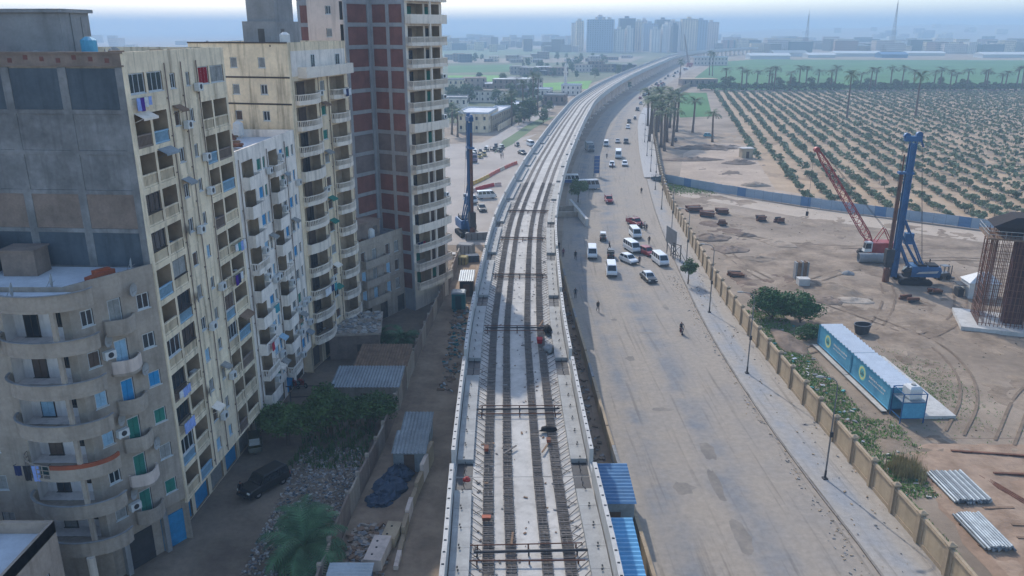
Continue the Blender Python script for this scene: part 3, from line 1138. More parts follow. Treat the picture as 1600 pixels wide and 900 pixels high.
def roof_clutter(par, L, D, z, n, seed):
    rg = random.Random(seed)
    for i in range(n):
        x, y = rg.uniform(.8, L - .8), rg.uniform(.8, D - .8)
        k = rg.randrange(3)
        if k == 0:
            dish(par, (0, 0, 0), x, z, y, rg.uniform(0, 6))
        elif k == 1:
            mb = MB().tube((0, 0, .35), (0, 0, 1.6), .55, n=12).tube((0, 0, 1.6), (0, 0, 1.85), .55, .2, 12)
            for a in range(3):
                mb.box(.4 * math.cos(a * 2.1) - .05, .4 * math.sin(a * 2.1) - .05, 0, .4 * math.cos(a * 2.1) + .05, .4 * math.sin(a * 2.1) + .05, .4)
            O('water_tank', mb, M['acwhite'] if rg.random() < .6 else M['contblue'], par, (x, y, z))
        else:
            mb = MB()
            for j in range(5):
                mb.obb((rg.uniform(-.6, .6), rg.uniform(-.6, .6), .2 + .12 * j), (rg.uniform(.4, 1.4), rg.uniform(.2, .7), .2), rg.uniform(0, 3), j % 2)
            O('roof_junk', mb, [M['wood'], M['rust']], par, (x, y, z))


def laundry(fr_root, fr, x, z, w, colors, label, y=-.35, drop=.9):
    """washing on a line outside a balcony: a thing of its own"""
    p = fr_root.matrix_basis @ Vector(fpt(fr, x, y, z))
    e = E('laundry', p, fr_root.rotation_euler[2] + fr[2], label, 'laundry', 'washing hung out on the apartment blocks')
    mb = MB()
    mb.tube((-w / 2, 0, 0), (w / 2, 0, 0), .015, n=4)
    for sx in (-w / 2, w / 2):
        mb.beam((sx, 0, 0), (sx, .35, -.05), .03)
    O('line', mb, M['darksteel'], e)
    n = len(colors)
    for i, c in enumerate(colors):
        x0 = -w / 2 + w * (i + .08) / n
        x1 = -w / 2 + w * (i + .92) / n
        d = drop * R(.6, 1.1)
        mb = MB()
        g = 5
        rows = []
        for zz in (0.012, -d * .5, -d):
            rows.append([(x0 + (x1 - x0) * q / g, -.02 + .05 * math.sin(q * 2.2 + i) * (-zz / d + .2), zz) for q in range(g + 1)])
        mb.loft(rows, close=False, caps=False)
        mb.loft([[(p_[0], p_[1] + .02, p_[2]) for p_ in r] for r in rows], close=False, caps=False)
        O('cloth', mb, cloth(c), e)
    return e


SH = ['grey', 'grey', 'brown_sh', 'glass', 'glass', 'pblue_sh']
rb = random.Random(11)

# ---------------------------------------------------------------- B: tall cream block with the blind grey side wall
ang = math.atan2(1, .07)
B = E('apartment_block', (-26.3, 56, 0), ang, 'tall cream apartment block with twin loggias and a blind grey side wall', 'building')
BL, BD, BH = 16.3, 17.0, 37.6
fl = [3.65 + 2.82 * k for k in range(12)]
mb = MB()
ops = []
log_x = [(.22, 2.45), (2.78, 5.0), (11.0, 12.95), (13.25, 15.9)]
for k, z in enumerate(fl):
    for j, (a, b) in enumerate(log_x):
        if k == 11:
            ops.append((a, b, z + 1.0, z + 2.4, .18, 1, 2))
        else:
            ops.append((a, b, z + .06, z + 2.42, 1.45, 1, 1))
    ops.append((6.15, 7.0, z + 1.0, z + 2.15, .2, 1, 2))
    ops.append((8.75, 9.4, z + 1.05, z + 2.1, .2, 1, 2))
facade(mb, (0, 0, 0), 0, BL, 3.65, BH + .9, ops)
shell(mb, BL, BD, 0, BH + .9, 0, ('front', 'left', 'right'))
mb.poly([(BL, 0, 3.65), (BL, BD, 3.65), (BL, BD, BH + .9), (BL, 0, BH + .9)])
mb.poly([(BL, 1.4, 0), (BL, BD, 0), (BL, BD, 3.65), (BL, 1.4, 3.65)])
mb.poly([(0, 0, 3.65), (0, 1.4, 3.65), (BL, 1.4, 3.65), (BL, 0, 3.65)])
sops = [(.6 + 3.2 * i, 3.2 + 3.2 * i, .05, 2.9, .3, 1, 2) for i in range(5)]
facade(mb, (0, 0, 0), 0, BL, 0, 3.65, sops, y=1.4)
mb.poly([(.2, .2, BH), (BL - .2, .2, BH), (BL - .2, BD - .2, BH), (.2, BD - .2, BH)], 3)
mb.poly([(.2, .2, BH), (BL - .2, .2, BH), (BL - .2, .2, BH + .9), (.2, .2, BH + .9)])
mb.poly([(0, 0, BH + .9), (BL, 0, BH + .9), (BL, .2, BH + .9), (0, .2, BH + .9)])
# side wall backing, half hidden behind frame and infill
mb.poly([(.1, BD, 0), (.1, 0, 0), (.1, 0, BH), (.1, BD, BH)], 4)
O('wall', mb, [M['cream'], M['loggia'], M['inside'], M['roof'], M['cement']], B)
# concrete frame on the side wall and its infill panels
sfr = (0, BD, -math.pi / 2)
mb = MB()
cols_x = [.2, 4.3, 8.4, 12.5, 16.6]
for x in cols_x:
    c = fpt(sfr, x, 0, 0)
    mb.box(-.02, c[1] - .3, 18, .1, c[1] + .3, BH - .1)
for z in fl[5:]:
    mb.box(-.03, 0, z - .3, .1, BD, z)
mb.box(-.06, -.06, 3.5, .22, .16, BH + .9, 1)
O('concrete_frame', mb, [M['blindwall'], M['cream']], B)
for k in range(5, 12):
    for j in range(4):
        y1, y0 = BD - cols_x[j] - .3, BD - cols_x[j + 1] + .3
        h = 2.5 if k < 11 else 2.75
        pmesh = cached(('infill', round(y1 - y0, 2), h), lambda: MB().box(-.005, -(y1 - y0) / 2, 0, .09, (y1 - y0) / 2, h).mesh('infill_panel', M['cement2']))
        o = O('infill_panel', pmesh, None, B, (.012 + R(0, .03), (y0 + y1) / 2, fl[k] + .01))
        mm = {5: 'cement2', 6: 'cement2', 7: 'cement2', 8: 'brick2', 9: 'blindwall', 10: 'blindwall', 11: 'cement2'}[k]
        recolor(o, M[mm])
mb = MB()
mb.box(-.08, 0, BH - .05, .2, BD, BH + .05)
mb.box(-.02, 0, BH + .05, .2, BD, BH + .8)
mb.box(-.1, -.02, BH + .8, .24, BD, BH + .92)
for i in range(14):
    mb.box(-.04, 1 + i * 1.15, BH + .2 + (i % 3) * .1, -.019, 1.3 + i * 1.15, BH + .5 + (i % 3) * .1, 1)
O('side_parapet', mb, [M['brick2'], M['brick']], B)
for k, z in enumerate(fl):
    for j, (a, b) in enumerate(log_x):
        xm, w = (a + b) / 2, b - a
        if k == 11:
            win(B, (0, 0, 0), xm, z + 1.02, w - .1, 1.36, 'glass' if j in (0, 1) else 'red' if j == 2 else 'grey', .1)
            continue
        o = O('balustrade', balusters(w - .04, .92), None, B, (xm, .09, z + .07))
        if (k + j) % 5 == 1:
            recolor(o, M['pblue_sh'])
        elif (k * 3 + j) % 7 == 2:
            recolor(o, M['brick2'])
        else:
            recolor(o, M['cream'])
        if rb.random() < .16:
            win(B, (0, 0, 0), xm, z + 1.0, w - .08, 1.4, rb.choice(['glass', 'glass', 'brown_sh', 'grey']), .12, rb.choice([M['wframe'], M['dframe']]), 'loggia_glazing')
        if rb.random() < .3:
            O('curtain', cached(('curt', round(w, 1)), lambda: MB().loft([[(-w / 2 + .1 + i * .12, .05 * (i % 2), zz) for i in range(int(w / .26))] for zz in (0, 1.9)], close=False, caps=False).mesh('curtain', cloth((170, 150, 130)))), None, B, (xm, .5, z + .5))
        win(B, (0, 0, 0), xm + rb.uniform(-.4, .4), z + .08, .95, 2.05, rb.choice(['glass', 'brown_sh', 'grey', 'brown_sh']), 1.4, M['dframe'], 'balcony_door')
        if rb.random() < .3:
            mb = MB()
            for q in range(rb.randint(2, 4)):
                mb.obb((rb.uniform(-.8, .8) * w / 2.4, .7 + rb.uniform(-.3, .3), .35 + rb.uniform(0, .2)), (rb.uniform(.3, .7), .4, rb.uniform(.5, .9)), rb.uniform(0, 3), q % 3)
            O('stored_goods', mb, [M['acwhite'], M['pblue_sh'], M['wood']], B, (xm, 0, z + .07))
    win(B, (0, 0, 0), 6.575, z + 1.02, .82, 1.1, rb.choice(SH))
    win(B, (0, 0, 0), 9.075, z + 1.07, .62, 1.0, rb.choice(SH))
    if k % 3 == 1:
        ac(B, (0, 0, 0), 7.6, z + .7)
    if rb.random() < .4:
        ac(B, (0, 0, 0), 10.2, z + .6)
    mb = MB().box(0, -.035, z - .1, BL, -.002, z + .04)
    O('floor_band', mb, M['cream'], B)
    if k in (2, 5, 7):
        dish(B, (0, 0, 0), 5.4, z + 1.0, 0, .4)
for i in range(5):
    mb = MB()
    for q in range(12):
        mb.box(-1.27, -.03, q * .235, 1.27, .02 + .02 * (q % 2), q * .235 + .22)
    o = O('roller_door', mb, M['blue_sh'] if i in (0, 1, 3) else M['grey_sh'], B, (1.9 + 3.2 * i, 1.6, .06))
mb = MB()
mb.box(-.0, 0, 0, 3.6, 5.0, 3.5)
mb.box(-.25, -.25, 3.5, 3.85, 5.25, 3.75)
mb.box(1.2, -.08, 0, 1.5, 0, 3.5)
mb.box(2.5, -.06, .2, 3.2, 0, 3.2)
O('stair_tower', mb, M['concrete'], B, (3.5, 6.2, BH + .01))
O('roof_wall', MB().box(0, 0, 0, .2, 3.2, 1.7).box(.2, 1.2, 0, 2.2, 1.4, 1.9).box(.2, 2.8, 0, 1.6, 3.0, 1.5), M['brick'], B, (1.2, 11.2, BH + .01))
roof_clutter(B, BL, 9, BH + .01, 9, 3)

# ---------------------------------------------------------------- C: lower white block with blue shutters
cx0, cy0 = -26.3 + .07 * 16.35, 56 + 16.35
C = E('apartment_block', (cx0, cy0, 0), math.atan2(1, .06), 'off-white apartment block with blue shutters between the two taller cream blocks', 'building')
CL, CD, CH = 16.8, 15.0, 28.6
flc = [3.6 + 2.78 * k for k in range(9)]
mb = MB()
ops = []
cb = [(1.3, 4.1), (8.3, 10.9)]
cw = [(5.1, 6.2), (6.7, 7.3), (11.6, 12.6), (13.6, 14.6), (15.4, 16.0)]
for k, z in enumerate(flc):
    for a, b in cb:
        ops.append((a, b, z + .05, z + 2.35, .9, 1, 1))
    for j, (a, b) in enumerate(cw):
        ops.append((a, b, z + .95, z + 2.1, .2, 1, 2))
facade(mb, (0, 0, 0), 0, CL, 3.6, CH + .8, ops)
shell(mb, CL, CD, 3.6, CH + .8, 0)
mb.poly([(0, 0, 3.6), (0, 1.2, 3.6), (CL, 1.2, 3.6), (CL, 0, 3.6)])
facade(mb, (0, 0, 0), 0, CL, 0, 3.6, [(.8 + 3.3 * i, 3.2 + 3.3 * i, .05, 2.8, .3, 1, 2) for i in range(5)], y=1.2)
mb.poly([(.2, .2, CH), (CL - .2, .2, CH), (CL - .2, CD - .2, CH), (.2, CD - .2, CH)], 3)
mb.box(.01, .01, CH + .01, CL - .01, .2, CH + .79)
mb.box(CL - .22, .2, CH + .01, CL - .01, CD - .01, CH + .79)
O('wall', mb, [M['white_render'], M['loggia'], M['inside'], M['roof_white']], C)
for k, z in enumerate(flc):
    for j, (a, b) in enumerate(cb):
        balcony(C, (0, 0, 0), (a + b) / 2, z + .02, b - a + .4, .75, .8, solid=((k + j) % 4 != 1), m=M['white_render'], h=.98)
        win(C, (0, 0, 0), (a + b) / 2 + (.5 if j else -.5), z + .06, 1.1, 2.05, rb.choice(['glass', 'brown_sh', 'grey', 'pblue_sh']), .85, M['dframe'], 'balcony_door')
        if rb.random() < .5:
            ac(C, (0, 0, 0), b + .35, z + 1.2)
    for j, (a, b) in enumerate(cw):
        kd = 'blue_sh' if rb.random() < .3 else rb.choice(['glass', 'pblue_sh', 'grey', 'pblue_sh', 'glass', 'green_sh'])
        win(C, (0, 0, 0), (a + b) / 2, z + .97, b - a - .02, 1.12, kd)
        if rb.random() < .3:
            ac(C, (0, 0, 0), b + .3, z + .3)
for i in range(5):
    mb = MB()
    for q in range(12):
        mb.box(-1.17, -.03, q * .225, 1.17, .02 + .02 * (q % 2), q * .225 + .21)
    O('roller_door', mb, M[['grey_sh', 'darksteel', 'grey_sh', 'blue_sh', 'darksteel'][i]], C, (2.0 + 3.3 * i, 1.4, .06))
roof_clutter(C, CL, CD, CH + .01, 8, 5)

# ---------------------------------------------------------------- D: beige block with bowed white balconies, windows on its side wall
dx0, dy0 = cx0 + .06 * 16.9, cy0 + 16.95
D_ = E('apartment_block', (dx0, dy0, 0), math.atan2(1, .23), 'beige apartment block with bowed white balconies and small windows in its side wall', 'building')
DL, DD, DH = 14.8, 12.0, 37.8
fld = [3.6 + 2.85 * k for k in range(12)]
mb = MB()
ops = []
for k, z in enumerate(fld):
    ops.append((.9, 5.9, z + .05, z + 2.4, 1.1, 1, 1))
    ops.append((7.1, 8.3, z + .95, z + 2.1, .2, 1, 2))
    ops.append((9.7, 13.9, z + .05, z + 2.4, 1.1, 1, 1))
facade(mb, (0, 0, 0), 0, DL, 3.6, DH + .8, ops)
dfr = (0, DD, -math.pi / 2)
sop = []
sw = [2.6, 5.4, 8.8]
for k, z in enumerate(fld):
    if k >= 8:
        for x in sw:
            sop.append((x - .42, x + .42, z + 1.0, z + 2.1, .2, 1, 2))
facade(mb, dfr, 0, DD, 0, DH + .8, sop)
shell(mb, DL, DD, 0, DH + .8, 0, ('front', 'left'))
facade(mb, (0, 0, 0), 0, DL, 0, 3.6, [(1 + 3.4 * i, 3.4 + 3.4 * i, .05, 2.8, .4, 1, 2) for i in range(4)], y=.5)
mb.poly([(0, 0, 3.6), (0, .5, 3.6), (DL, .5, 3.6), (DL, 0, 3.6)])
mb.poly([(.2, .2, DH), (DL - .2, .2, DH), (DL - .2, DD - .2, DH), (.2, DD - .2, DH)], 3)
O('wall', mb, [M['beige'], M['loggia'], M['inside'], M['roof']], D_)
O('side_ledge', MB().box(-.12, 0, DH + .7, .02, DD, DH + .85).box(-.05, 0, fld[11] - .1, -.005, DD, fld[11] + .08).box(-.05, 0, fld[10] - .1, -.005, DD, fld[10] + .08), M['dframe'], D_)
for k, z in enumerate(fld):
    if k == 11:
        mb = MB()
        mb.box(.5, -.04, z + .05, 7.0, -.005, z + 2.75)
        mb.box(7.0, -.03, z + .05, DL - .3, -.006, z + 2.75)
        O('white_cladding', mb, M['white_render'], D_)
        balcony(D_, (0, 0, 0), 8.2, z + .02, 12.6, 1.1, 1.15, True, M['pale'], h=1.0)
        win(D_, (0, 0, 0), 5.6, z + .3, 1.0, 2.0, 'glass', -.06)
        win(D_, (0, 0, 0), 12.2, z + .9, 1.2, 1.3, 'glass', -.06)
        continue
    balcony(D_, (0, 0, 0), 3.4, z + .02, 5.2, .55, 1.15, k in (4, 7), M['pale'])
    balcony(D_, (0, 0, 0), 11.8, z + .02, 4.4, .55, 1.1, False, M['pale'])
    win(D_, (0, 0, 0), 4.3, z + .06, 1.7, 2.05, rb.choice(['glass', 'brown_sh', 'brown_sh', 'glass']), 1.05, M['dframe'], 'balcony_door')
    win(D_, (0, 0, 0), 11.2, z + .06, 1.4, 2.05, rb.choice(['glass', 'brown_sh', 'grey']), 1.05, M['dframe'], 'balcony_door')
    win(D_, (0, 0, 0), 7.7, z + .97, 1.18, 1.12, rb.choice(['glass', 'grey', 'brown_sh', 'green_sh']))
    if k % 4 == 2:
        ac(D_, (0, 0, 0), 6.5, z + .5)
for k, z in enumerate(fld):
    if k >= 8:
        for x in sw:
            win(D_, dfr, x, z + 1.02, .82, 1.06, rb.choice(['grey', 'brown_sh', 'grey', 'glass']))
O('stair_tower', MB().box(0, 0, 0, 5.5, 4.2, 3.0).box(.5, .3, 3.0, 4.8, 3.8, 5.6).box(-.02, 1.5, .1, 0, 2.3, 2.2, 1).box(1.0, -.02, .1, 1.8, 0, 2.2, 1), [M['concrete'], M['inside']], D_, (4.2, 3.4, DH + .01))
roof_clutter(D_, 4, DD, DH + .01, 5, 8)

# ---------------------------------------------------------------- T: tower with brick infill and white balconies
T = E('apartment_tower', (-14.4, 112, 0), math.atan2(.86, .51), 'tall unfinished tower with a concrete frame, red brick infill and white balconies', 'building')
TH, TL, TD = 46.6, 8.6, 5.9
flt = [3.4 + 2.88 * k for k in range(15)]
mb = MB()
ops = []
for k, z in enumerate(flt):
    ops.append((.7, 4.2, z + .05, z + 2.4, 1.2, 1, 1))
    ops.append((4.6, 8.0, z + .05, z + 2.4, 1.2, 1, 1))
facade(mb, (0, 0, 0), 0, TL, 0, TH, ops)
shell(mb, TL, TD, 0, TH, 0, ('front', 'left'))
mb.poly([(0, 0, TH), (TL, 0, TH), (TL, TD, TH), (0, TD, TH)], 2)
mb.poly([(.12, TD, 0), (.12, .0, 0), (.12, .0, TH), (.12, TD, TH)], 3)
O('wall', mb, [M['pale'], M['loggia'], M['roof'], M['frame_conc']], T)
# wing behind the light well, nearer the camera
mb = MB()
W0, W1 = -5.2, 9.0
mb.poly([(W0, TD + .1, 0), (0, TD + .1, 0), (0, TD + .1, TH), (W0, TD + .1, TH)], 0)
wfr = (W0, TD + 6.5, -math.pi / 2)
wops = []
for k, z in enumerate(flt):
    wops.append((3.3, 4.3, z + 1.0, z + 2.1, .2, 2, 2))
    wops.append((5.8, 6.35, z + .3, z + 2.6, 1.2, 2, 2))
facade(mb, wfr, 0, 6.4, 0, TH, wops, 1)
mb.poly([(W0, TD + 6.5, 0), (W1, TD + 6.5, 0), (W1, TD + 6.5, TH), (W0, TD + 6.5, TH)], 1)
mb.poly([(W1, TD + .1, 0), (W1, TD + 6.5, 0), (W1, TD + 6.5, TH), (W1, TD + .1, TH)], 1)
mb.poly([(W0, TD + .1, TH), (W1, TD + .1, TH), (W1, TD + 6.5, TH), (W0, TD + 6.5, TH)], 3)
mb.poly([(-1.5, TD + 6.6, 0), (-1.5, TD + 12, 0), (-1.5, TD + 12, TH), (-1.5, TD + 6.6, TH)], 0)
mb.poly([(-1.5, TD + 12, 0), (W1, TD + 12, 0), (W1, TD + 12, TH), (-1.5, TD + 12, TH)], 0)
mb.poly([(W1, TD + 6.6, 0), (W1, TD + 12, 0), (W1, TD + 12, TH), (W1, TD + 6.6, TH)], 0)
mb.poly([(-1.5, TD + 6.6, TH), (W1, TD + 6.6, TH), (W1, TD + 12, TH), (-1.5, TD + 12, TH)], 3)
O('wing_wall', mb, [M['frame_conc'], M['pink'], M['inside'], M['roof']], T)
mb = MB()
for a, b in ((-.02, .36), (2.55, 3.1), (5.45, 5.9)):
    mb.box(-.06, a, 0, .12, b, TH)
for z in flt + [TH]:
    mb.box(-.03, .3, z - .55, .12, TD - .1, z - .05)
for a, b in ((W0, W0 + .55), (-.6, -.1)):
    mb.box(a + .01, TD - .12, 0, b, TD + .1, TH)
for z in flt + [TH]:
    mb.box(W0 + .5, TD - .06, z - .55, -.3, TD + .1, z - .05)
for a in (TD + 6.7, TD + 9.0, TD + 11.4):
    mb.box(-1.62, a, 0, -1.5, a + .5, TH)
for z in flt + [TH]:
    mb.box(-1.6, TD + 6.7, z - .55, -1.5, TD + 11.9, z - .05)
O('concrete_frame', mb, M['frame_conc'], T)


def tpanel(w, h, along):
    def f():
        if along == 'y':
            return MB().box(0, -w / 2, 0, .1, w / 2, h).mesh('brick_panel', M['brick'])
        return MB().box(-w / 2, -.1, 0, w / 2, 0, h).mesh('brick_panel', M['brick'])
    return cached(('tp', w, h, along), f)


for k, z in enumerate(flt[:-1]):
    grey = k in (6, 7)
    for (a, b) in ((.36, 2.55), (3.1, 5.45)):
        o = O('brick_panel', tpanel(b - a, 2.32, 'y'), None, T, (.008, (a + b) / 2, z - .04))
        if grey:
            recolor(o, mat('dull_block', (116, 104, 100), .95, 0, .2, .6, 5))
    o = O('brick_panel', tpanel(3.9, 2.32, 'x'), None, T, (-2.65, TD + .07, z - .04))
    if grey:
        recolor(o, mat('dull_block', (116, 104, 100), .95, 0, .2, .6, 5))
    if k > 9:
        for (a, b) in ((TD + 7.2, TD + 9.0), (TD + 9.5, TD + 11.4)):
            O('brick_panel', tpanel(1.85, 2.32, 'y'), None, T, (-1.59, (a + b) / 2, z - .04))
for k, z in enumerate(flt):
    balcony(T, (0, 0, 0), 4.35, z + .02, 8.3, 1.0, 1.3, k % 5 == 3, M['pale'], h=1.0)
    for x in (2.3, 6.4):
        win(T, (0, 0, 0), x, z + .06, 1.5, 2.05, rb.choice(['glass', 'glass', 'brown_sh', 'green_sh']), 1.15, M['dframe'], 'balcony_door')
    if k < 14:
        win(T, wfr, 3.8, z + 1.02, .96, 1.06, rb.choice(['glass', 'grey', 'brown_sh']))
    O('column', cached('tcol', lambda: MB().box(-.14, -.14, 0, .14, .14, 2.65).mesh('column', M['pale'])), None, T, (4.35, -1.05, z + .03))

# ---------------------------------------------------------------- F: old four-storey corner house in front of the tower
F_ = E('corner_house', (-20.9, 104.2, 0), math.atan2(1, .56), 'old grey four-storey house with tall windows in front of the tower', 'building')
FL, FD, FH = 16.5, 5.2, 11.6
flf = [3.2, 6.0, 8.8]
mb = MB()
ops = []
fxs = [1.0, 3.4, 6.4, 8.4, 10.6, 13.0, 15.0]
for k, z in enumerate(flf):
    for j, x in enumerate(fxs):
        ops.append((x - .45, x + .45, z + .5, z + 2.1, .2, 1, 1))
for x in (1.5, 5.0, 9.0, 13.5):
    ops.append((x - .8, x + .8, .05, 2.5, .35, 1, 1))
facade(mb, (0, 0, 0), 0, FL, 0, FH + .9, ops)
ffr = (0, FD, -math.pi / 2)
facade(mb, ffr, 0, FD, 0, FH + .9, [(1.4, 2.3, z + .6, z + 2.0, .2, 1, 1) for z in flf])
shell(mb, FL, FD, 0, FH + .9, 0, ('front', 'left'))
mb.poly([(.2, .2, FH), (FL - .2, .2, FH), (FL - .2, FD - .2, FH), (.2, FD - .2, FH)], 2)
for z in flf + [FH]:
    mb.box(-.05, -.08, z - .12, FL + .05, -.002, z + .06)
O('wall', mb, [M['cement'], M['inside'], M['roof']], F_)
for k, z in enumerate(flf):
    for j, x in enumerate(fxs):
        win(F_, (0, 0, 0), x, z + .52, .86, 1.56, rb.choice(['grey', 'pblue_sh', 'brown_sh', 'glass']))
    win(F_, ffr, 1.85, z + .62, .86, 1.36, 'brown_sh')
    balcony(F_, (0, 0, 0), 3.0, z + .05, 5.0, .9, .95, True, M['cement'], h=.9)
    if k > 0:
        balcony(F_, (0, 0, 0), 13.8, z + .05, 3.6, .9, .95, True, M['cement'], h=.9)
O('roof_room', MB().box(0, 0, 0, 5.0, 3.6, 2.7).box(-.15, -.15, 2.7, 5.15, 3.75, 2.85).box(3.6, -.03, .8, 4.4, 0, 2.0, 1), [M['brick2'], M['inside']], F_, (1.4, 1.2, FH + .01))
roof_clutter(F_, FL, FD, FH + .01, 5, 4)

# ---------------------------------------------------------------- A: near grey house with curved corner balconies
aang = math.atan2(5.6, 3.5)
A = E('corner_house', (-29.8, 50.4, 0), aang, 'near grey cement house with stacked curved corner balconies', 'building')
AL, AH = 6.5, 22.7
fla = [4.2 + 3.08 * k for k in range(6)]
mb = MB()
ops = []
for k, z in enumerate(fla):
    ops.append((.7, 1.6, z + .9, z + 2.1, .2, 1, 1))
    ops.append((2.7, 3.7, z + .05, z + 2.3, .25, 1, 1))
    ops.append((4.9, 5.9, z + .9, z + 2.1, .2, 1, 1))
facade(mb, (0, 0, 0), 0, AL, 4.0, AH + .95, ops)
ca, sa = math.cos(-aang), math.sin(-aang)


def al(x, y):
    """world x, y -> the near house's own frame"""
    x, y = x + 29.8, y - 50.4
    return (x * ca - y * sa, x * sa + y * ca)


side0, side1 = al(-47, 50.4), al(-29.8, 50.4)
safr = (side0[0], side0[1], math.atan2(side1[1] - side0[1], side1[0] - side0[0]))
sl_ = math.hypot(side1[0] - side0[0], side1[1] - side0[1])
ops = []
for k, z in enumerate(fla):
    ops.append((sl_ - 4.6, sl_ - .6, z + .05, z + 2.55, 1.2, 2, 2))
    ops.append((sl_ - 7.6, sl_ - 6.7, z + .9, z + 2.1, .2, 1, 1))
    ops.append((sl_ - 11.5, sl_ - 10.5, z + .9, z + 2.1, .2, 1, 1))
facade(mb, safr, 0, sl_, 0, AH + .95, ops)
b0, b1 = al(-47, 57), al(-26.4, 56.2)
mb.poly([(*side0, 0), (*b0, 0), (*b0, AH + .9), (*side0, AH + .9)])
mb.poly([(0, .6, 0), (AL, .6, 0), (AL, .6, 4.0), (0, .6, 4.0)])
mb.poly([(0, 0, 4.0), (0, .6, 4.0), (AL, .6, 4.0), (AL, 0, 4.0)])
rc = al(-29.95, 50.6)
mb.poly([(*al(-46.9, 50.5), AH + .62), (*al(-29.9, 50.5), AH + .62), (*al(-26.6, 56), AH + .62), (*al(-46.9, 57), AH + .62)], 3)
O('wall', mb, [M['cement'], M['inside'], mat('painted_plaster', (222, 214, 208), .9, 0, .12, .5, 3, .5), M['roof_white']], A)
mb = MB()
mb.box(0, .005, AH + .01, AL, .2, AH + .94)
p0, p1 = al(-47, 50.62), al(-34.6, 50.62)
mb.beam((*p0, AH + .5), (*p1, AH + .5), .22, .9)
O('roof_parapet', mb, M['cement'], A)


def ell_pts(rx, ry, n=18):
    return [(-rx * math.cos(math.pi * i / n), -ry * math.sin(math.pi * i / n)) for i in range(n + 1)]


def ring_wall(mb, pts, t, z0, z1, m=0):
    for i in range(len(pts) - 1):
        a, b = Vector(pts[i]), Vector(pts[i + 1])
        na, nb_ = -a.normalized() * t, -b.normalized() * t
        mb.prism([tuple(a), tuple(b), tuple(b + nb_), tuple(a + na)], z0, z1, m)


cc = al(-31.3, 50.38)
for k, z in enumerate(fla + [AH]):
    top = k == 6
    mb = MB()
    mb.prism(ell_pts(3.3, 2.15), z - .22, z)
    o = O('corner_balcony', mb, M['cement'], A, (*cc, 0), -aang)
    mb = MB()
    if k == 2:
        pts = ell_pts(3.3, 2.15)
        ring_wall(mb, pts[8:], .14, z + .005, z + .7)
        ring_wall(mb, pts[8:], .15, z + .7, z + 1.0, 1)
        for i in range(0, 9):
            mb.beam((*pts[i], z + .02), (*pts[i], z + 1.0), .05)
        for q in (.3, .65, 1.0):
            for i in range(8):
                mb.beam((*pts[i], z + q), (*pts[i + 1], z + q), .05)
    else:
        ring_wall(mb, ell_pts(3.3, 2.15), .14, z + .005, z + .96 - .05 * (k % 3))
        for i in range(18):
            a_, b_ = ell_pts(3.34, 2.19)[i:i + 2]
            mb.beam((*a_, z + .98 - .05 * (k % 3)), (*b_, z + .98 - .05 * (k % 3)), .16, .05, 2)
    O('parapet', mb, [M['cement'], M['brick3'], M['concrete']], o)
    if top:
        mb = MB()
        mb.prism(ell_pts(3.12, 1.97), z + .004, z + .6)
        O('terrace', mb, M['roof_white'], o)
        continue
    O('column', MB().box(-.14, -.14, z, .14, .14, z + 2.86), M['cement'], o, (1.4, -1.7, 0))
    kd = ['grey', 'glass', 'brown_sh', 'pblue_sh', 'brown_sh', 'glass'][k]
    win(A, safr, sl_ - 3.4, z + .06, 1.0, 2.1, kd, 1.15, M['dframe'], 'balcony_door')
    win(A, safr, sl_ - 1.5, z + .9, .9, 1.2, 'glass', 1.15, M['dframe'])
    win(A, safr, sl_ - 7.15, z + .92, .86, 1.16, 'grey')
    win(A, safr, sl_ - 11.0, z + .92, .96, 1.16, 'pblue_sh')
    win(A, (0, 0, 0), 1.15, z + .92, .86, 1.16, ['grey', 'glass', 'pblue_sh', 'pblue_sh', 'brown_sh', 'glass'][k])
    win(A, (0, 0, 0), 5.4, z + .92, .96, 1.16, ['green_sh', 'grey', 'green_sh', 'blue_sh', 'glass', 'glass'][k])
    win(A, (0, 0, 0), 3.2, z + .06, .96, 2.2, ['green_sh', 'green_sh', 'green_sh', 'blue_sh', 'pblue_sh', 'grey'][k], name='balcony_door')
    balcony(A, (0, 0, 0), 3.3, z + .02, 2.3, .3, 1.0, True, M['cement'], M['pink'] if k in (1, 4) else M['cement'])
    if k in (0, 2, 4):
        ac(A, (0, 0, 0), 2.1, z + 1.3)
mb = MB()
for x in (1.2, 4.6):
    mb.box(x - .2, .1, 0, x + .2, .5, 4.0)
O('column', mb, M['concrete'], A)
O('roller_door', MB().box(0, .5, .02, 2.0, .58, 2.9).box(0, .46, .5, 2.0, .5, .6), M['blue_sh'], A, (4.4, 0, 0))
O('roller_door', MB().box(0, .5, .02, 2.0, .58, 2.9).box(0, .46, .5, 2.0, .5, .6), M['darksteel'], A, (1.6, 0, 0))
O('column', MB().tube((0, 0, 0), (0, 0, 3.98), .28, n=12), M['pale'], A, (*al(-30.2, 48.3), 0))
O('roof_room', MB().box(0, 0, 0, 2.4, 1.8, 1.8).box(-.1, -.1, 1.8, 2.5, 1.9, 1.9), M['brick2'], A, (*al(-36.0, 53.9), AH + .63), -aang)
O('roof_room', MB().box(0, 0, 0, 2.0, 1.8, 2.6).box(.2, -.02, .1, 1.0, 0, 2.1, 1), [M['cement2'], M['inside']], A, (*al(-39.0, 53.9), AH + .63), -aang)
O('roof_rubble', MB().obb((0, 0, .2), (2.4, .5, .4), .1).obb((.4, .3, .35), (1.2, .4, .4), -.2), M['brick3'], A, (*al(-28.9, 53.4), AH + .63), .2)
for q in ((-31.5, 51.2), (-33, 49.2), (-27.9, 55.2)):
    dish(A, (*al(*q), 1.0), 0, AH + .64, 0)

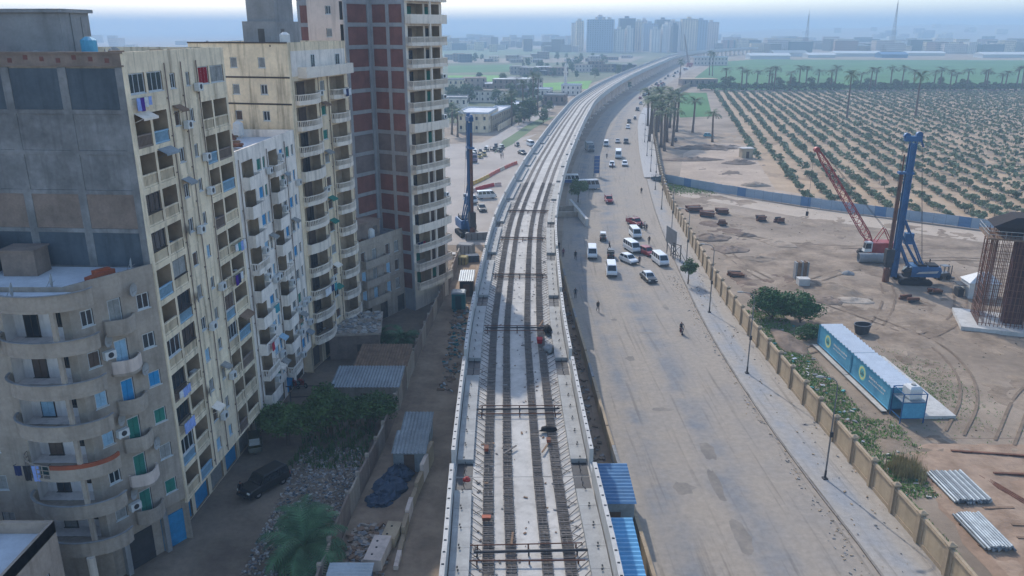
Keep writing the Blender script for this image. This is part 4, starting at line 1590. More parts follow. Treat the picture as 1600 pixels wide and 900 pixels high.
# ---------------------------------------------------------------- low house at the bottom left with a white roof
Hh = E('low_house', (-30.5, 36, 0), math.pi / 2, 'low house with a flat white roof and tan parapet at the bottom left corner', 'building')
mb = MB()
facade(mb, (0, 0, 0), 0, 9.6, 0, 8.9, [(1 + 3 * i, 2.1 + 3 * i, 4.6, 5.9, .2, 1, 1) for i in range(3)])
shell(mb, 9.6, 16, 0, 8.9, 0)
mb.poly([(.2, .2, 8), (9.4, .2, 8), (9.4, 15.8, 8), (.2, 15.8, 8)], 2)
parapet(mb, 9.6, 16, 8.01, .85, .22)
O('wall', mb, [mat('tan_render', (170, 150, 132), .95, 0, .15, .5, 4, .4), M['inside'], M['roof_white']], Hh)
for i in range(3):
    win(Hh, (0, 0, 0), 1.55 + 3 * i, 4.62, 1.06, 1.26, 'grey')
ac(Hh, (0, 0, 0), 8.3, 8.02, 4.2)
O('roof_room', MB().box(0, 0, 0, 3, 4, 1.9).box(-.1, -.1, 1.9, 3.1, 4.1, 2.0), M['pink'], Hh, (5.6, 8.4, 8.01))

# drain pipes and little window awnings
def drain(par, x, z1, y=0):
    mb = MB().tube((x, -.1, 3.8), (x, -.1, z1), .045, n=6)
    for i in range(int((z1 - 4) / 2.8)):
        mb.box(x - .09, -.12, 4.2 + i * 2.8, x + .09, 0, 4.3 + i * 2.8)
    O('drain_pipe', mb, M['brick2'], par)


def awning(par, fr, x, z, w, m):
    me = cached(('awn', round(w, 1)), lambda: MB().poly([(-w / 2, 0, .35), (w / 2, 0, .35), (w / 2, -.7, 0), (-w / 2, -.7, 0)]).poly([(-w / 2, 0, .32), (-w / 2, -.7, -.03), (w / 2, -.7, -.03), (w / 2, 0, .32)]).poly([(-w / 2, -.7, 0), (w / 2, -.7, 0), (w / 2, -.7, -.16), (-w / 2, -.7, -.16)]).beam((-w / 2, 0, -.3), (-w / 2, -.68, 0), .03).beam((w / 2, 0, -.3), (w / 2, -.68, 0), .03).mesh('awning', M['tin']))
    recolor(O('awning', me, None, par, fpt(fr, x, -.01, z), fr[2]), m)


for x in (5.35, 7.95, 10.6):
    drain(B, x, BH)
for x in (.5, 7.75, 13.1):
    drain(C, x, CH)
for x in (6.5, 9.0):
    drain(D_, x, fld[11] - .3)
aw = [M['pblue_sh'], M['grey_sh'], M['wood'], M['tin'], M['green_sh'], M['pale']]
for k, z in enumerate(fl[1:11]):
    if rb.random() < .45:
        awning(B, (0, 0, 0), 6.575, z + 2.25, 1.3, rb.choice(aw))
    if rb.random() < .25:
        awning(B, (0, 0, 0), 9.075, z + 2.2, 1.0, rb.choice(aw))
    j = rb.randrange(4)
    if rb.random() < .5:
        awning(B, (0, 0, 0), (log_x[j][0] + log_x[j][1]) / 2, z + 2.2, 2.1, rb.choice(aw))
for k, z in enumerate(flc):
    for a, b in cw:
        if rb.random() < .22:
            awning(C, (0, 0, 0), (a + b) / 2, z + 2.2, 1.2, rb.choice(aw))
for k, z in enumerate(fld[1:11]):
    if rb.random() < .5:
        awning(D_, (0, 0, 0), 7.7, z + 2.2, 1.5, rb.choice(aw))
for k, z in enumerate(flt[1:]):
    if rb.random() < .3:
        ac(T, (0, 0, 0), 8.3, z + 1.0)
for k, z in enumerate(fla):
    dish(A, (0, 0, 0), 2.0 + (k % 2) * 2.4, z + 2.2, 0, .5)

# washing
purple, white, navy, teal, redc, lblue = (76, 42, 130), (206, 206, 206), (34, 44, 84), (60, 140, 150), (170, 40, 60), (140, 160, 210)
z_ = (0, 0, 0)
laundry(B, z_, 1.35, fl[11] + .75, 2.2, [lblue, purple, white, lblue], 'purple and pale washing under the top corner windows of the cream block')
laundry(B, z_, 14.5, fl[6] + .95, 2.6, [white, teal, lblue, white], 'pale blue and white washing on a far loggia of the cream block, seventh storey', -.5)
laundry(B, z_, 13.9, fl[5] + .9, 1.8, [purple, navy, white], 'dark striped washing on a far loggia of the cream block, below the pale blue sheets', -.3)
laundry(B, z_, 1.4, fl[3] + .95, 2.0, [white, lblue, lblue], 'blue and white washing on a near loggia low on the cream block')
laundry(B, z_, 1.4, fl[2] + .95, 1.9, [lblue, lblue], 'pale lilac washing hanging on the near loggia below the blue washing')
laundry(C, z_, 5.6, flc[3] + .8, 2.0, [teal, teal], 'teal sheet hung out of a window of the off-white block')
laundry(C, z_, 2.6, flc[2] + .95, 2.2, [redc, white, white], 'red and white washing on the off-white block near its lower floors', -1.1)
laundry(D_, z_, 3.4, fld[2] + .95, 3.4, [white, white, navy, teal], 'white and navy washing on a low bowed balcony of the beige block', -1.4)
laundry(D_, z_, 11.8, fld[10] + .9, 2.4, [white, navy, white], 'small dark washing on a high right balcony of the beige block', -1.3)
laundry(F_, z_, 13.6, flf[2] + .9, 3.0, [navy, navy, redc, white], 'navy and red washing on the old grey house before the tower', -1.1)
laundry(A, (cc[0], cc[1], -aang), -2.0, fla[2] + .9, 2.4, [navy, (40, 40, 44), lblue, (30, 60, 60)], 'dark clothes hanging from the orange brick corner balcony', -1.85, 1.1)
laundry(A, (cc[0], cc[1], -aang), -3.0, fla[5] + 1.03, .9, [white], 'white sheet thrown over the topmost curved balcony at the left', -1.4, .9)


# ---------------------------------------------------------------- plants
def palm_trunk(h, r=.22, bend=.3, seed=0):
    rg = random.Random(seed)
    mb = MB()
    n = 9
    rings = []
    for k in range(n + 1):
        t = k / n
        rr = r * (1.35 - .5 * t) * (1 + .08 * (k % 2)) if k else r * 1.7
        cx, cy = bend * math.sin(t * 1.6), bend * .4 * t * t
        rings.append([(cx + rr * math.cos(2 * math.pi * i / 8), cy + rr * math.sin(2 * math.pi * i / 8), h * t) for i in range(8)])
    mb.loft(rings)
    return mb, (bend * math.sin(1.6), bend * .4, h)


def palm_crown(rad_, nf, seed, leaf_w=.10, pairs=13, skirt=True):
    """arching fronds, each a rib with two rows of hanging leaflets"""
    rg = random.Random(seed)
    mb = MB()
    for f in range(nf):
        az = f * 2.399 + rg.uniform(-.2, .2)
        el = rg.uniform(-.25, 1.25) if skirt else rg.uniform(.1, 1.3)
        L = rad_ * rg.uniform(.85, 1.1)
        pos, e = Vector((0, 0, 0)), el
        hd = Vector((math.cos(az), math.sin(az), 0))
        side = Vector((-math.sin(az), math.cos(az), 0))
        st = L / pairs
        last = pos
        for k in range(pairs):
            d = hd * math.cos(e) + Vector((0, 0, math.sin(e)))
            last, pos = pos, pos + d * st
            e -= (1.55 / pairs) * (.5 + 1.2 * k / pairs)
            up = side.cross(d)
            mb.poly([last - side * .03, last + side * .03, pos + side * .02, pos - side * .02])
            if k == 0:
                continue
            ll = L * .22 * math.sin(math.pi * min(1, (k + 1.5) / (pairs + 1.5))) + .12
            for sg in (-1, 1):
                tip = pos + side * (sg * ll) + d * (ll * .55) - up * (ll * rg.uniform(.1, .45)) * (1 if up.z > 0 else -1)
                w = d * (leaf_w + st * .32)
                mb.poly([pos - w * .5, pos + w * .5, tip])
    return mb


def palm(name, h, rad_, nf, seed, crown_m, pairs=13, bend=.3):
    mb, top = palm_trunk(h, .2 + h * .006, bend, seed)
    r = E(name, (0, -300, 0))
    O('trunk', mb, M['trunk'], r, smooth=True)
    O('crown', palm_crown(rad_, nf, seed, pairs=pairs), crown_m, r, top)
    return family(r)


def crown(rx, ry, rz, n, leaf, seed, clumps=14, base=0.0):
    """leaf-sized faces gathered in clumps through an uneven crown"""
    rg = random.Random(seed)
    cl = []
    for i in range(clumps):
        t, p, q = rg.uniform(0, 6.283), math.acos(rg.uniform(-.75, 1)), rg.uniform(.35, .85)
        cl.append((rx * q * math.sin(p) * math.cos(t), ry * q * math.sin(p) * math.sin(t), base + rz + rz * q * math.cos(p), rg.uniform(.28, .5)))
    mb = MB()
    for i in range(n):
        c = cl[rg.randrange(clumps)]
        v = Vector((rg.gauss(0, 1), rg.gauss(0, 1), rg.gauss(0, 1))).normalized() * (rg.uniform(.3, 1) ** .6) * c[3]
        p = Vector((c[0] + v.x * rx, c[1] + v.y * ry, max(.1, c[2] + v.z * rz)))
        a = Vector((rg.gauss(0, 1), rg.gauss(0, 1), rg.gauss(0, .6))).normalized() * leaf * rg.uniform(.6, 1.3)
        b = a.cross(Vector((rg.gauss(0, 1), rg.gauss(0, 1), rg.gauss(0, 1)))).normalized() * leaf * rg.uniform(.35, .7)
        mb.poly([p - a, p - b, p + a, p + b])
    return mb


def tree(name, h_trunk, rx, ry, rz, n, leaf, seed, lm, clumps=14):
    rg = random.Random(seed)
    r = E(name, (0, -300, 0))
    mb = MB()
    mb.tube((0, 0, 0), (.05, .02, h_trunk), .05 + rx * .045, .04 + rx * .03, 7)
    for i in range(5):
        a = i * 1.3 + rg.uniform(-.3, .3)
        mb.tube((.05, .02, h_trunk * rg.uniform(.7, 1)), (rx * .55 * math.cos(a), ry * .55 * math.sin(a), h_trunk + rz * rg.uniform(.5, 1.2)), .03 + rx * .02, .02, 5)
    O('trunk', mb, M['bark'], r)
    O('crown', crown(rx, ry, rz, n, leaf, seed, clumps, h_trunk * .75), lm, r)
    return family(r)


def place(proto, used, loc, rz=0, label=None, cat=None, group=None, scale=None):
    """the first use moves the built thing itself, later ones are copies"""
    if proto.name not in used:
        used.add(proto.name)
        o = proto
        o.location, o.rotation_euler = loc, (0, 0, rz)
        if scale:
            o.scale = scale if isinstance(scale, tuple) else (scale,) * 3
        return props(o, label, cat, group)
    o = copy_of(proto, loc, rz, scale=scale)
    return props(o, label, cat, group)


USED = set()
palms = [palm('date_palm', 12, 3.4, 30, s, M['frond'], 10) for s in (1, 2, 3)]
# cluster of palms behind the boundary wall
for i, (px, py, k) in enumerate([(1014, 222, 1.2), (1024, 226, 1.3), (1033, 230, 1.15), (1042, 222, 1.25), (1052, 214, 1.1), (1028, 206, 1.25), (1046, 200, 1.2), (1018, 210, 1.1), (1038, 236, 1.05), (1032, 196, 1.2), (1022, 190, 1.15), (1050, 228, 1.0), (1057, 206, 1.15), (1012, 198, 1.2)]):
    place(palms[i % 3], USED, (*gp(px, py), 0), i * 1.1, 'date palm crowded in the grove behind the pavement wall', 'palm', 'palm grove beside the road', (k * 1.25, k * 1.25, k))
place(palms[0], USED, (*gp(1082, 207), 0), .5, 'date palm standing alone before the small green plot', 'palm', None, (1.25, 1.25, 1.02))
place(palms[1], USED, (*gp(1113, 222), 0), 2.5, 'leaning date palm on bare soil nearest to the orchard rows', 'palm', None, (1.2, 1.2, .85))
place(palms[2], USED, (*gp(1323, 185), 0), 1.5, 'very tall thin date palm standing in the orchard, left of two', 'palm', None, (1.25, 1.25, 1.62))
place(palms[0], USED, (*gp(1430, 185), 0), 3.5, 'very tall thin date palm standing in the orchard, right of two', 'palm', None, (1.35, 1.35, 1.56))
rp = random.Random(21)
xs = [1133, 1158, 1166, 1181, 1200, 1205, 1209, 1233, 1247, 1258, 1276, 1298, 1303, 1343, 1358, 1367, 1391, 1407, 1427, 1457, 1467, 1484, 1491, 1510, 1537, 1541, 1563, 1569, 1587, 1596]
for i, px in enumerate(xs):
    place(palms[i % 3], USED, (*gp(px, 141 + rp.uniform(-1, 1)), 0), rp.uniform(0, 6), 'date palm in the long row along the edge of the green field', 'palm', 'row of palms before the green field', (1.6, 1.6, rp.uniform(.8, 1.25)))
for i, (px, py, s) in enumerate([(706, 210, .9), (715, 214, .8), (800, 196, 1.1), (818, 186, 1.3), (833, 178, 1.5), (840, 172, 1.35), (789, 184, .8), (1062, 128, 1.3), (1108, 118, 1.6), (1113, 119, 1.5)]):
    lab = ['date palm beside the blue drilling mast at the left', 'short date palm in front of the pale school', 'palm by the lane wall behind the school, nearest of the three tall ones', 'tall palm by the lane wall, middle of the three tall ones', 'tallest palm by the lane wall left of the viaduct', 'slender palm behind the tallest one by the lane wall', 'small palm next to the pale school roof', 'single palm by the far end of the small plot', 'left of two thin palms far along the road', 'right of two thin palms far along the road'][i]
    place(palms[i % 3], USED, (*gp(px, py), 0), i, lab, 'palm', None, (1.1, 1.1, s))
young = palm('young_date_palm', 1.6, 3.6, 38, 9, M['frond2'], 18, .1)
place(young, USED, (-16.2, 52.6, 0), 0, 'big bushy young palm in the rubble yard near the bottom of the photo', 'palm', None, 1.15)
place(young, USED, (-17.2, 56.5, 0), 2, 'young palm close behind the big bushy one in the rubble yard', 'palm', None, .8)
place(young, USED, (-17.6, 98.5, 0), 1, 'young palm in the walled yard beside the rubble covered roof', 'palm', None, .75)
place(young, USED, (-14.4, 97.5, 0), 4, 'young palm against the yard wall, right of its neighbour', 'palm', None, .8)

tr1 = tree('street_tree', 2.0, 1.5, 1.5, 1.35, 1500, .17, 5, M['leaf'])
place(tr1, USED, (28.9, 124.6, .14), 0, 'small round tree on the pavement beside the parked vans', 'tree')
tr2 = tree('roadside_tree', 2.2, 2.6, 2.6, 2.0, 2200, .22, 6, M['leaf'], 18)
place(tr2, USED, (16.0, 190, 0), 0, 'dark green tree in the shade of the viaduct next to the minibuses', 'tree')
bsh = tree('shrub', .3, 3.1, 2.9, 2.2, 6500, .2, 7, M['leaf3'], 34)
place(bsh, USED, (37.6, 108.5, 0), 0, 'large green shrub behind the wall, left half of the clump', 'shrub', 'shrub clump')
place(bsh, USED, (41.3, 107.0, 0), 2, 'large green shrub behind the wall, right half of the clump', 'shrub', 'shrub clump', .95)
place(bsh, USED, (40.3, 100.6, 0), 4, 'lower green shrub in front of the shrub clump, nearest the site cabins', 'shrub', None, (.62, .62, .45))
dk = tree('yard_tree', 1.6, 3.4, 3.0, 1.9, 5200, .2, 12, M['leaf'], 30)
for i, (x, y, s, lab) in enumerate([(-22.6, 71.6, 1.0, 'dark leafy tree at the left of the row in the shaded yard'), (-18.6, 73.2, 1.0, 'dark leafy tree in the middle of the row in the shaded yard'), (-15.0, 75.4, .95, 'dark leafy tree against the yard wall in the shade'), (-26.0, 74.5, .6, 'small dark tree close to the cream block entrance')]):
    place(dk, USED, (x, y, 0), i * 1.7, lab, 'tree', None, [(1.1, .9, .9), (.8, .95, 1.15), (1.0, .8, .8), (.6, .6, .7)][i])
far_tree = tree('bushy_tree', 1.5, 3.4, 3.4, 3.0, 700, .42, 15, M['leaf'], 14)
rp = random.Random(5)
for i in range(110):
    if i < 30:
        px, py = rp.uniform(700, 860), rp.uniform(150, 196)
        if 715 < px < 780 and py > 165:
            py = 158
    elif i < 84:
        px, py = rp.uniform(700, 990), rp.uniform(92, 138)
        if (px < 800 and 99 < py < 131 and rp.random() < .8) or (832 < px < 930 and 124 < py < 143):
            py = rp.uniform(91, 98)
    else:
        px, py = rp.uniform(1105, 1600), rp.uniform(139.5, 141)
    place(far_tree, USED, (*gp(px, py), 0), rp.uniform(0, 6), 'low dark bush at the foot of the palm row' if i >= 84 else 'bushy tree among the farm plots left of the viaduct', 'tree', 'bushes under the palm row' if i >= 84 else 'trees among the farm plots', rp.uniform(.6, 1.5))

# orchard: the nearest three hundred as trees, the rest as one planting
ot = []
for s in range(4):
    r = O('fruit_tree', crown(1.4, 1.4, 1.05, 210, .27, 40 + s, 8, .3), M['leaf2'], loc=(0, -300, 0))
    O('trunk', MB().tube((0, 0, 0), (.04, 0, 1.0), .07, .05, 5), M['bark'], r)
    ot.append(family(r))
spots = []
ro = random.Random(31)
dxy = .195
for row in range(-1, 54):
    x0 = 92 + row * 5.7
    y = 120.0
    while y < 540:
        x = x0 + dxy * (y - 293)
        edge = 216 - (x - 42) * 1.15 if x < 67 else 187 - (x - 67) * .78 if x < 112 else 153 - (x - 112) * .7
        if y > max(edge + 7, 120) and ro.random() < (.86 if y < 330 else .95):
            zc = y * math.cos(PITCH) + 12
            if abs(x / zc) < .70 and not (x < 96 and y < 255 and row < 0):
                spots.append((x + ro.gauss(0, .35), y + ro.gauss(0, .5), ro.uniform(.4, 1.05) * (1.0 if x < 150 else .85)))
        y += 1.6
spots.sort(key=lambda p: p[1] + .3 * p[0])
for i, (x, y, s) in enumerate(spots[:300]):
    place(ot[i % 4], USED, (x, y, 0), ro.uniform(0, 6), 'young fruit tree in the near sandy orchard rows beyond the blue-grey fence', 'tree', 'near orchard trees', (s * 1.05, s * 1.05, s))
mb = MB()
tmpl = [[p for p in crown(1.5, 1.5, 1.05, 28, .62, 60 + s, 6, .3).v] for s in range(6)]
for (x, y, s) in spots[300:]:
    t = tmpl[ro.randrange(6)]
    a = ro.uniform(0, 6)
    ca_, sa_ = math.cos(a) * s, math.sin(a) * s
    for q in range(0, len(t), 4):
        mb.poly([(x + p[0] * ca_ - p[1] * sa_, y + p[0] * sa_ + p[1] * ca_, p[2] * s) for p in t[q:q + 4]])
O('orchard_planting', mb, M['leaf2'], label='distant rows of small fruit trees filling the back of the orchard', cat='orchard', kind='stuff')

mb = MB()
for i in range(760):
    x, y = gp(ro.uniform(1092, 1900), ro.uniform(139.6, 142.2))
    t = tmpl[ro.randrange(6)]
    s = ro.uniform(.9, 2.2)
    for q in range(0, len(t), 4):
        mb.poly([(x + p[0] * s, y + p[1] * s, p[2] * s) for p in t[q:q + 4]])
O('hedge', mb, M['leaf'], label='dark hedge and scrub along the foot of the palm row', cat='hedge', kind='stuff')

# grass, weeds and litter inside the wall
def scatter_blades(name, n, pick, h, w, m, label, seed):
    rg = random.Random(seed)
    mb = MB()
    for i in range(n):
        x, y = pick(rg)
        for k in range(3):
            a = rg.uniform(0, 6.28)
            hh = h * rg.uniform(.4, 1.2)
            dx, dy = math.cos(a) * w, math.sin(a) * w
            ox, oy = rg.gauss(0, .12), rg.gauss(0, .12)
            mb.poly([(x + ox - dy * .5, y + oy + dx * .5, 0.02), (x + ox + dy * .5, y + oy - dx * .5, .02), (x + ox + dx * 1.2, y + oy + dy * 1.2, hh)])
    return O(name, mb, m, label=label, cat='grass', kind='stuff')


def wall_strip(rg):
    y = rg.uniform(50, 112)
    x0 = 33.4
    wmax = 2.2 if y < 62 else (7.5 if 69 < y < 77 else 5.0 if y < 100 else 6.5)
    x = x0 + wmax * rg.random() ** 1.3
    return x, y


scatter_blades('grass', 9000, wall_strip, .2, .14, M['grass'], 'patchy green grass along the inside of the boundary wall', 2)
scatter_blades('grass', 1500, lambda g: (46 + g.gauss(0, 2.2) + (4 if g.random() < .4 else 0), 86 + g.gauss(0, 5)), .14, .1, M['grass'], 'thin weeds on the sand beside the site cabins', 3)
scatter_blades('scrub', 600, lambda g: (g.uniform(-21.5, -14.4), g.uniform(67, 80)), .7, .14, M['leaf'], 'ragged dark scrub between the rubble and the yard trees', 14)
scatter_blades('dry_grass', 420, lambda g: (37.4 + g.gauss(0, .7), 66.4 + g.gauss(0, .8)), 1.2, .1, M['dry'], 'tuft of tall dry straw coloured reeds by the pipe stacks', 4)
scatter_blades('grass', 1600, lambda g: (g.uniform(40, 52) + 0, 216 - g.uniform(0, 1) * 14 + g.gauss(0, 2)), .3, .2, M['grass'], 'weeds at the foot of the blue-grey site fence', 6)


def debris(name, n, pick, size, mats, label, cat, seed, zf=None):
    rg = random.Random(seed)
    mb = MB()
    for i in range(n):
        x, y = pick(rg)
        s = size * rg.uniform(.3, 1.4)
        z = (zf(x, y) if zf else 0) + .02
        mb.obb((x, y, z + s * .18), (s * rg.uniform(.5, 1.8), s * rg.uniform(.4, 1), s * rg.uniform(.15, .6)), rg.uniform(0, 6.28), rg.randrange(len(mats)), rg.uniform(-.4, .4))
    return O(name, mb, mats, label=label, cat=cat, kind='stuff')


trash = [M['deck'], cloth((90, 150, 150)), M['wood'], M['concrete'], M['darkdirt'], cloth((190, 190, 196))]
debris('litter', 300, lambda g: (lambda p: (p[0], p[1]))(wall_strip(g)), .28, trash, 'pale litter and broken stones scattered in the grass by the wall', 'litter', 5)
debris('rubble', 4200, lambda g: (g.uniform(-20.9, -14.7), g.uniform(48, 71)), .17, [M['concrete'], M['concrete'], M['brick2'], M['deck'], M['dirt'], M['cement'], M['cement2']], 'grey rubble and rubbish covering the yard behind the palm', 'rubble', 8)
debris('rubble', 500, lambda g: (g.uniform(-13.4, -10), g.uniform(50, 58)), .35, [M['concrete'], M['redsoil'], M['cement']], 'broken stones beside the work lane at the bottom', 'rubble', 9)
debris('rubble', 700, lambda g: (g.uniform(5.8, 9.0), g.uniform(60, 130)), .35, [M['darkdirt'], M['concrete'], M['lane']], 'dark debris in the strip between viaduct and low wall', 'rubble', 10)
debris('stones', 900, lambda g: (g.uniform(36, 90), g.uniform(72, 200)), .15, [M['sand'], M['sand'], M['wallsand']], 'small clods and stones on the site sand', 'stones', 11)
debris('litter', 260, lambda g: (g.uniform(-8.6, -6.5), g.uniform(84, 116)), .4, [M['teal'], M['tin'], M['wood'], M['darkdirt']], 'teal and grey scrap along the yard wall beside the work lane', 'litter', 12)
debris('gravel', 700, lambda g: (g.uniform(28.0, 33) if g.random() < .3 else g.gauss(27.0, .5), g.uniform(50, 130)), .12, [M['wallsand'], M['concrete']], 'loose grit along the kerb of the road', 'gravel', 13, lambda x, y: .15 if x > 28.4 else 0)

# ---------------------------------------------------------------- people
def body_mesh(pose):
    J = {'hip': (0, 0, .95), 'chest': (0, 0, 1.3), 'neck': (0, 0, 1.5), 'chin': (0, -.015, 1.56), 'head': (0, -.02, 1.64), 'crown': (0, -.01, 1.72)}
    if pose == 'walk':
        legs = {'l': [(.09, 0, .9), (.1, -.2, .5), (.1, -.26, .09), (.1, -.42, .04)], 'r': [(-.09, 0, .9), (-.1, .08, .5), (-.1, .36, .14), (-.1, .26, .04)]}
        arms = {'l': [(.2, 0, 1.42), (.26, .16, 1.16), (.25, .08, .92), (.25, .04, .83)], 'r': [(-.2, 0, 1.42), (-.26, -.12, 1.15), (-.25, -.26, .95), (-.25, -.3, .87)]}
    elif pose == 'ride':
        legs = {'l': [(.1, 0, .9), (.2, -.4, .82), (.2, -.25, .42), (.2, -.4, .38)], 'r': [(-.1, 0, .9), (-.2, -.4, .82), (-.2, -.25, .42), (-.2, -.4, .38)]}
        arms = {'l': [(.2, -.04, 1.42), (.3, -.28, 1.22), (.3, -.52, 1.1), (.28, -.6, 1.08)], 'r': [(-.2, -.04, 1.42), (-.3, -.28, 1.22), (-.3, -.52, 1.1), (-.28, -.6, 1.08)]}
    else:
        legs = {'l': [(.09, 0, .9), (.1, -.02, .5), (.11, .02, .09), (.12, -.14, .04)], 'r': [(-.09, 0, .9), (-.1, -.02, .5), (-.11, .02, .09), (-.12, -.14, .04)]}
        arms = {'l': [(.2, 0, 1.42), (.27, .04, 1.16), (.26, -.05, .92), (.26, -.08, .83)], 'r': [(-.2, 0, 1.42), (-.27, .04, 1.16), (-.26, -.05, .92), (-.26, -.08, .83)]}
    vs, es, rs = [], [], []

    def add(p, r, par=None):
        vs.append(p)
        rs.append(r)
        if par is not None:
            es.append((par, len(vs) - 1))
        return len(vs) - 1
    hip = add(J['hip'], (.17, .12))
    ch = add(J['chest'], (.18, .12), hip)
    sh = add((0, 0, 1.42), (.15, .1), ch)
    nk = add(J['neck'], (.06, .06), sh)
    cn = add(J['chin'], (.075, .085), nk)
    hd = add(J['head'], (.095, .11), cn)
    add(J['crown'], (.06, .07), hd)
    for s in 'lr':
        p = hip
        for q, r in zip(legs[s], (.095, .07, .045, .04)):
            p = add(q, (r, r), p)
        p = sh
        for q, r in zip(arms[s], (.06, .048, .035, .035)):
            p = add(q, (r, r), p)
        sg = 1 if s == 'l' else -1
        for i in range(3):
            add((vs[p][0] + (i - 1) * .02, vs[p][1] - .03 * i, vs[p][2] - .07 + .01 * i), (.012, .012), p)
    me = bpy.data.meshes.new('skeleton')
    me.from_pydata(vs, es, [])
    ob = bpy.data.objects.new('skeleton', me)
    col.objects.link(ob)
    bpy.context.view_layer.objects.active = ob
    md = ob.modifiers.new('skin', 'SKIN')
    sv = me.skin_vertices[0].data
    for i, r in enumerate(rs):
        sv[i].radius = r
    sv[0].use_root = True
    ob.modifiers.new('sub', 'SUBSURF').levels = 1
    dg = bpy.context.evaluated_depsgraph_get()
    out = bpy.data.meshes.new_from_object(ob.evaluated_get(dg))
    bpy.data.objects.remove(ob)
    out.materials.clear()
    for m in (cloth((60, 64, 80)), cloth((44, 46, 54)), M['skin'], M['hair']):
        out.materials.append(m)
    for p in out.polygons:
        c = p.center
        hand = abs(c.x) > .2 and (c.z < .93 if pose != 'ride' else (c.y < -.45 and c.z > 1))
        if c.z > 1.66 or (c.z > 1.55 and c.y > .02):
            p.material_index = 3
        elif c.z > 1.49 or hand:
            p.material_index = 2
        elif c.z < .96 and abs(c.x) < .24:
            p.material_index = 1
        if c.z < .08:
            p.material_index = 3
        p.use_smooth = True
    return out


POSES = {k: body_mesh(k) for k in ('stand', 'walk', 'ride')}


def person(pose, loc, rz, top, legs, label, z=0, group=None):
    o = O('person', POSES[pose], None, None, (loc[0], loc[1], z), rz, label=label, cat='person', group=group)
    recolor(o, cloth(top), 0)
    recolor(o, cloth(legs), 1)
    return o


# ---------------------------------------------------------------- vehicles (front towards -y)
def slab_body(prof, W, inset=.05):
    cy = sum(p[0] for p in prof) / len(prof)
    cz = sum(p[1] for p in prof) / len(prof)
    sh = lambda f: [(cy + (y - cy) * f, cz + (z - cz) * f) for y, z in prof]
    rings = []
    for x, f in ((-W / 2, .93), (-W / 2 + .07, 1), (W / 2 - .07, 1), (W / 2, .93)):
        rings.append([(x, y, z) for y, z in sh(f)])
    return MB().loft(rings)


def house(b0, b1, t0, t1, zb, zt, wb, wt):
    bot = [(-wb, b0, zb), (wb, b0, zb), (wb, b1, zb), (-wb, b1, zb)]
    top = [(-wt, t0, zt), (wt, t0, zt), (wt, t1, zt), (-wt, t1, zt)]
    crown_ = [(x * .9, (t0 + t1) / 2 + (y - (t0 + t1) / 2) * .92, zt + .05) for x, y, _ in top]
    return bot, top, crown_


def pane_on(a, b, c, d, u0, u1, v0, v1, off=.012):
    a, b, c, d = map(Vector, (a, b, c, d))
    n = (b - a).cross(d - a).normalized() * off
    P = lambda u, v: (a.lerp(b, u)).lerp(d.lerp(c, u), v) + n
    return [P(u0, v0), P(u1, v0), P(u1, v1), P(u0, v1)]


def wheel_mesh(r, w):
    def f():
        return MB().tube((-w / 2, 0, 0), (w / 2, 0, 0), r, n=14).mesh('tyre', M['tyre']), MB().tube((-w / 2 - .01, 0, 0), (w / 2 + .01, 0, 0), r * .55, n=10).mesh('rim', M['rim'])
    return cached(('wheel', r, w), f)


SPEC = {
    'sedan': dict(W=1.7, prof=[(-2.15, .3), (-2.18, .62), (-1.95, .78), (-1.0, .9), (1.45, .94), (2.1, .9), (2.18, .65), (2.15, .3)], gh=(-1.1, 1.7, -.3, 1.05, .9, 1.42, .8, .62), wr=.31, wx=.74, wy=(-1.35, 1.3), panes=1),
    'hatch': dict(W=1.66, prof=[(-1.95, .3), (-1.98, .65), (-1.75, .82), (-.95, .95), (1.6, .98), (1.9, .9), (1.92, .3)], gh=(-1.05, 1.88, -.35, 1.45, .95, 1.5, .79, .64), wr=.3, wx=.72, wy=(-1.2, 1.2), panes=1),
    'suv': dict(W=1.85, prof=[(-2.3, .4), (-2.32, .85), (-2.1, 1.0), (-1.0, 1.08), (2.2, 1.1), (2.3, .4)], gh=(-1.1, 2.26, -.55, 2.05, 1.06, 1.75, .88, .76), wr=.38, wx=.8, wy=(-1.4, 1.4), panes=2),
    'microbus': dict(W=1.75, prof=[(-2.35, .32), (-2.4, .8), (-2.2, 1.1), (2.3, 1.14), (2.36, .9), (2.34, .32)], gh=(-2.18, 2.33, -1.45, 2.25, 1.1, 1.98, .85, .74), wr=.33, wx=.76, wy=(-1.5, 1.4), panes=3),
    'minibus': dict(W=2.1, prof=[(-3.4, .4), (-3.45, 1.0), (-3.35, 1.3), (3.4, 1.3), (3.42, .4)], gh=(-3.33, 3.4, -2.95, 3.3, 1.28, 2.55, 1.03, .92), wr=.42, wx=.9, wy=(-2.2, 2.0), panes=5),
    'pickup': dict(W=1.75, prof=[(-2.4, .4), (-2.44, .8), (-2.2, .98), (-1.2, 1.06), (.2, 1.08), (.22, .6), (2.4, .6), (2.4, .4)], gh=(-1.3, .18, -.7, .05, 1.05, 1.68, .82, .7), wr=.35, wx=.76, wy=(-1.5, 1.4), panes=1, bed=(.26, 2.4)),
    'tuktuk': dict(W=1.3, prof=[(-1.25, .35), (-1.1, .8), (-.55, .9), (-.5, .35), (.2, .35), (.3, .75), (1.25, .8), (1.28, .3)], gh=(-.8, 1.2, -.55, 1.15, .85, 1.6, .58, .55), wr=.24, wx=.55, wy=(-.95, .9), panes=1, tri=True),
    'lorry': dict(W=2.2, prof=[(-3.3, .5), (-3.35, 1.2), (-3.2, 1.5), (-1.7, 1.5), (-1.68, .9), (3.3, .9), (3.3, .6)], gh=(-3.28, -1.72, -3.0, -1.75, 1.48, 2.4, 1.05, .98), wr=.45, wx=.9, wy=(-2.4, 2.2), panes=1, box=(-1.5, 3.3, 1.0, 3.0)),
}
PROTO = {}


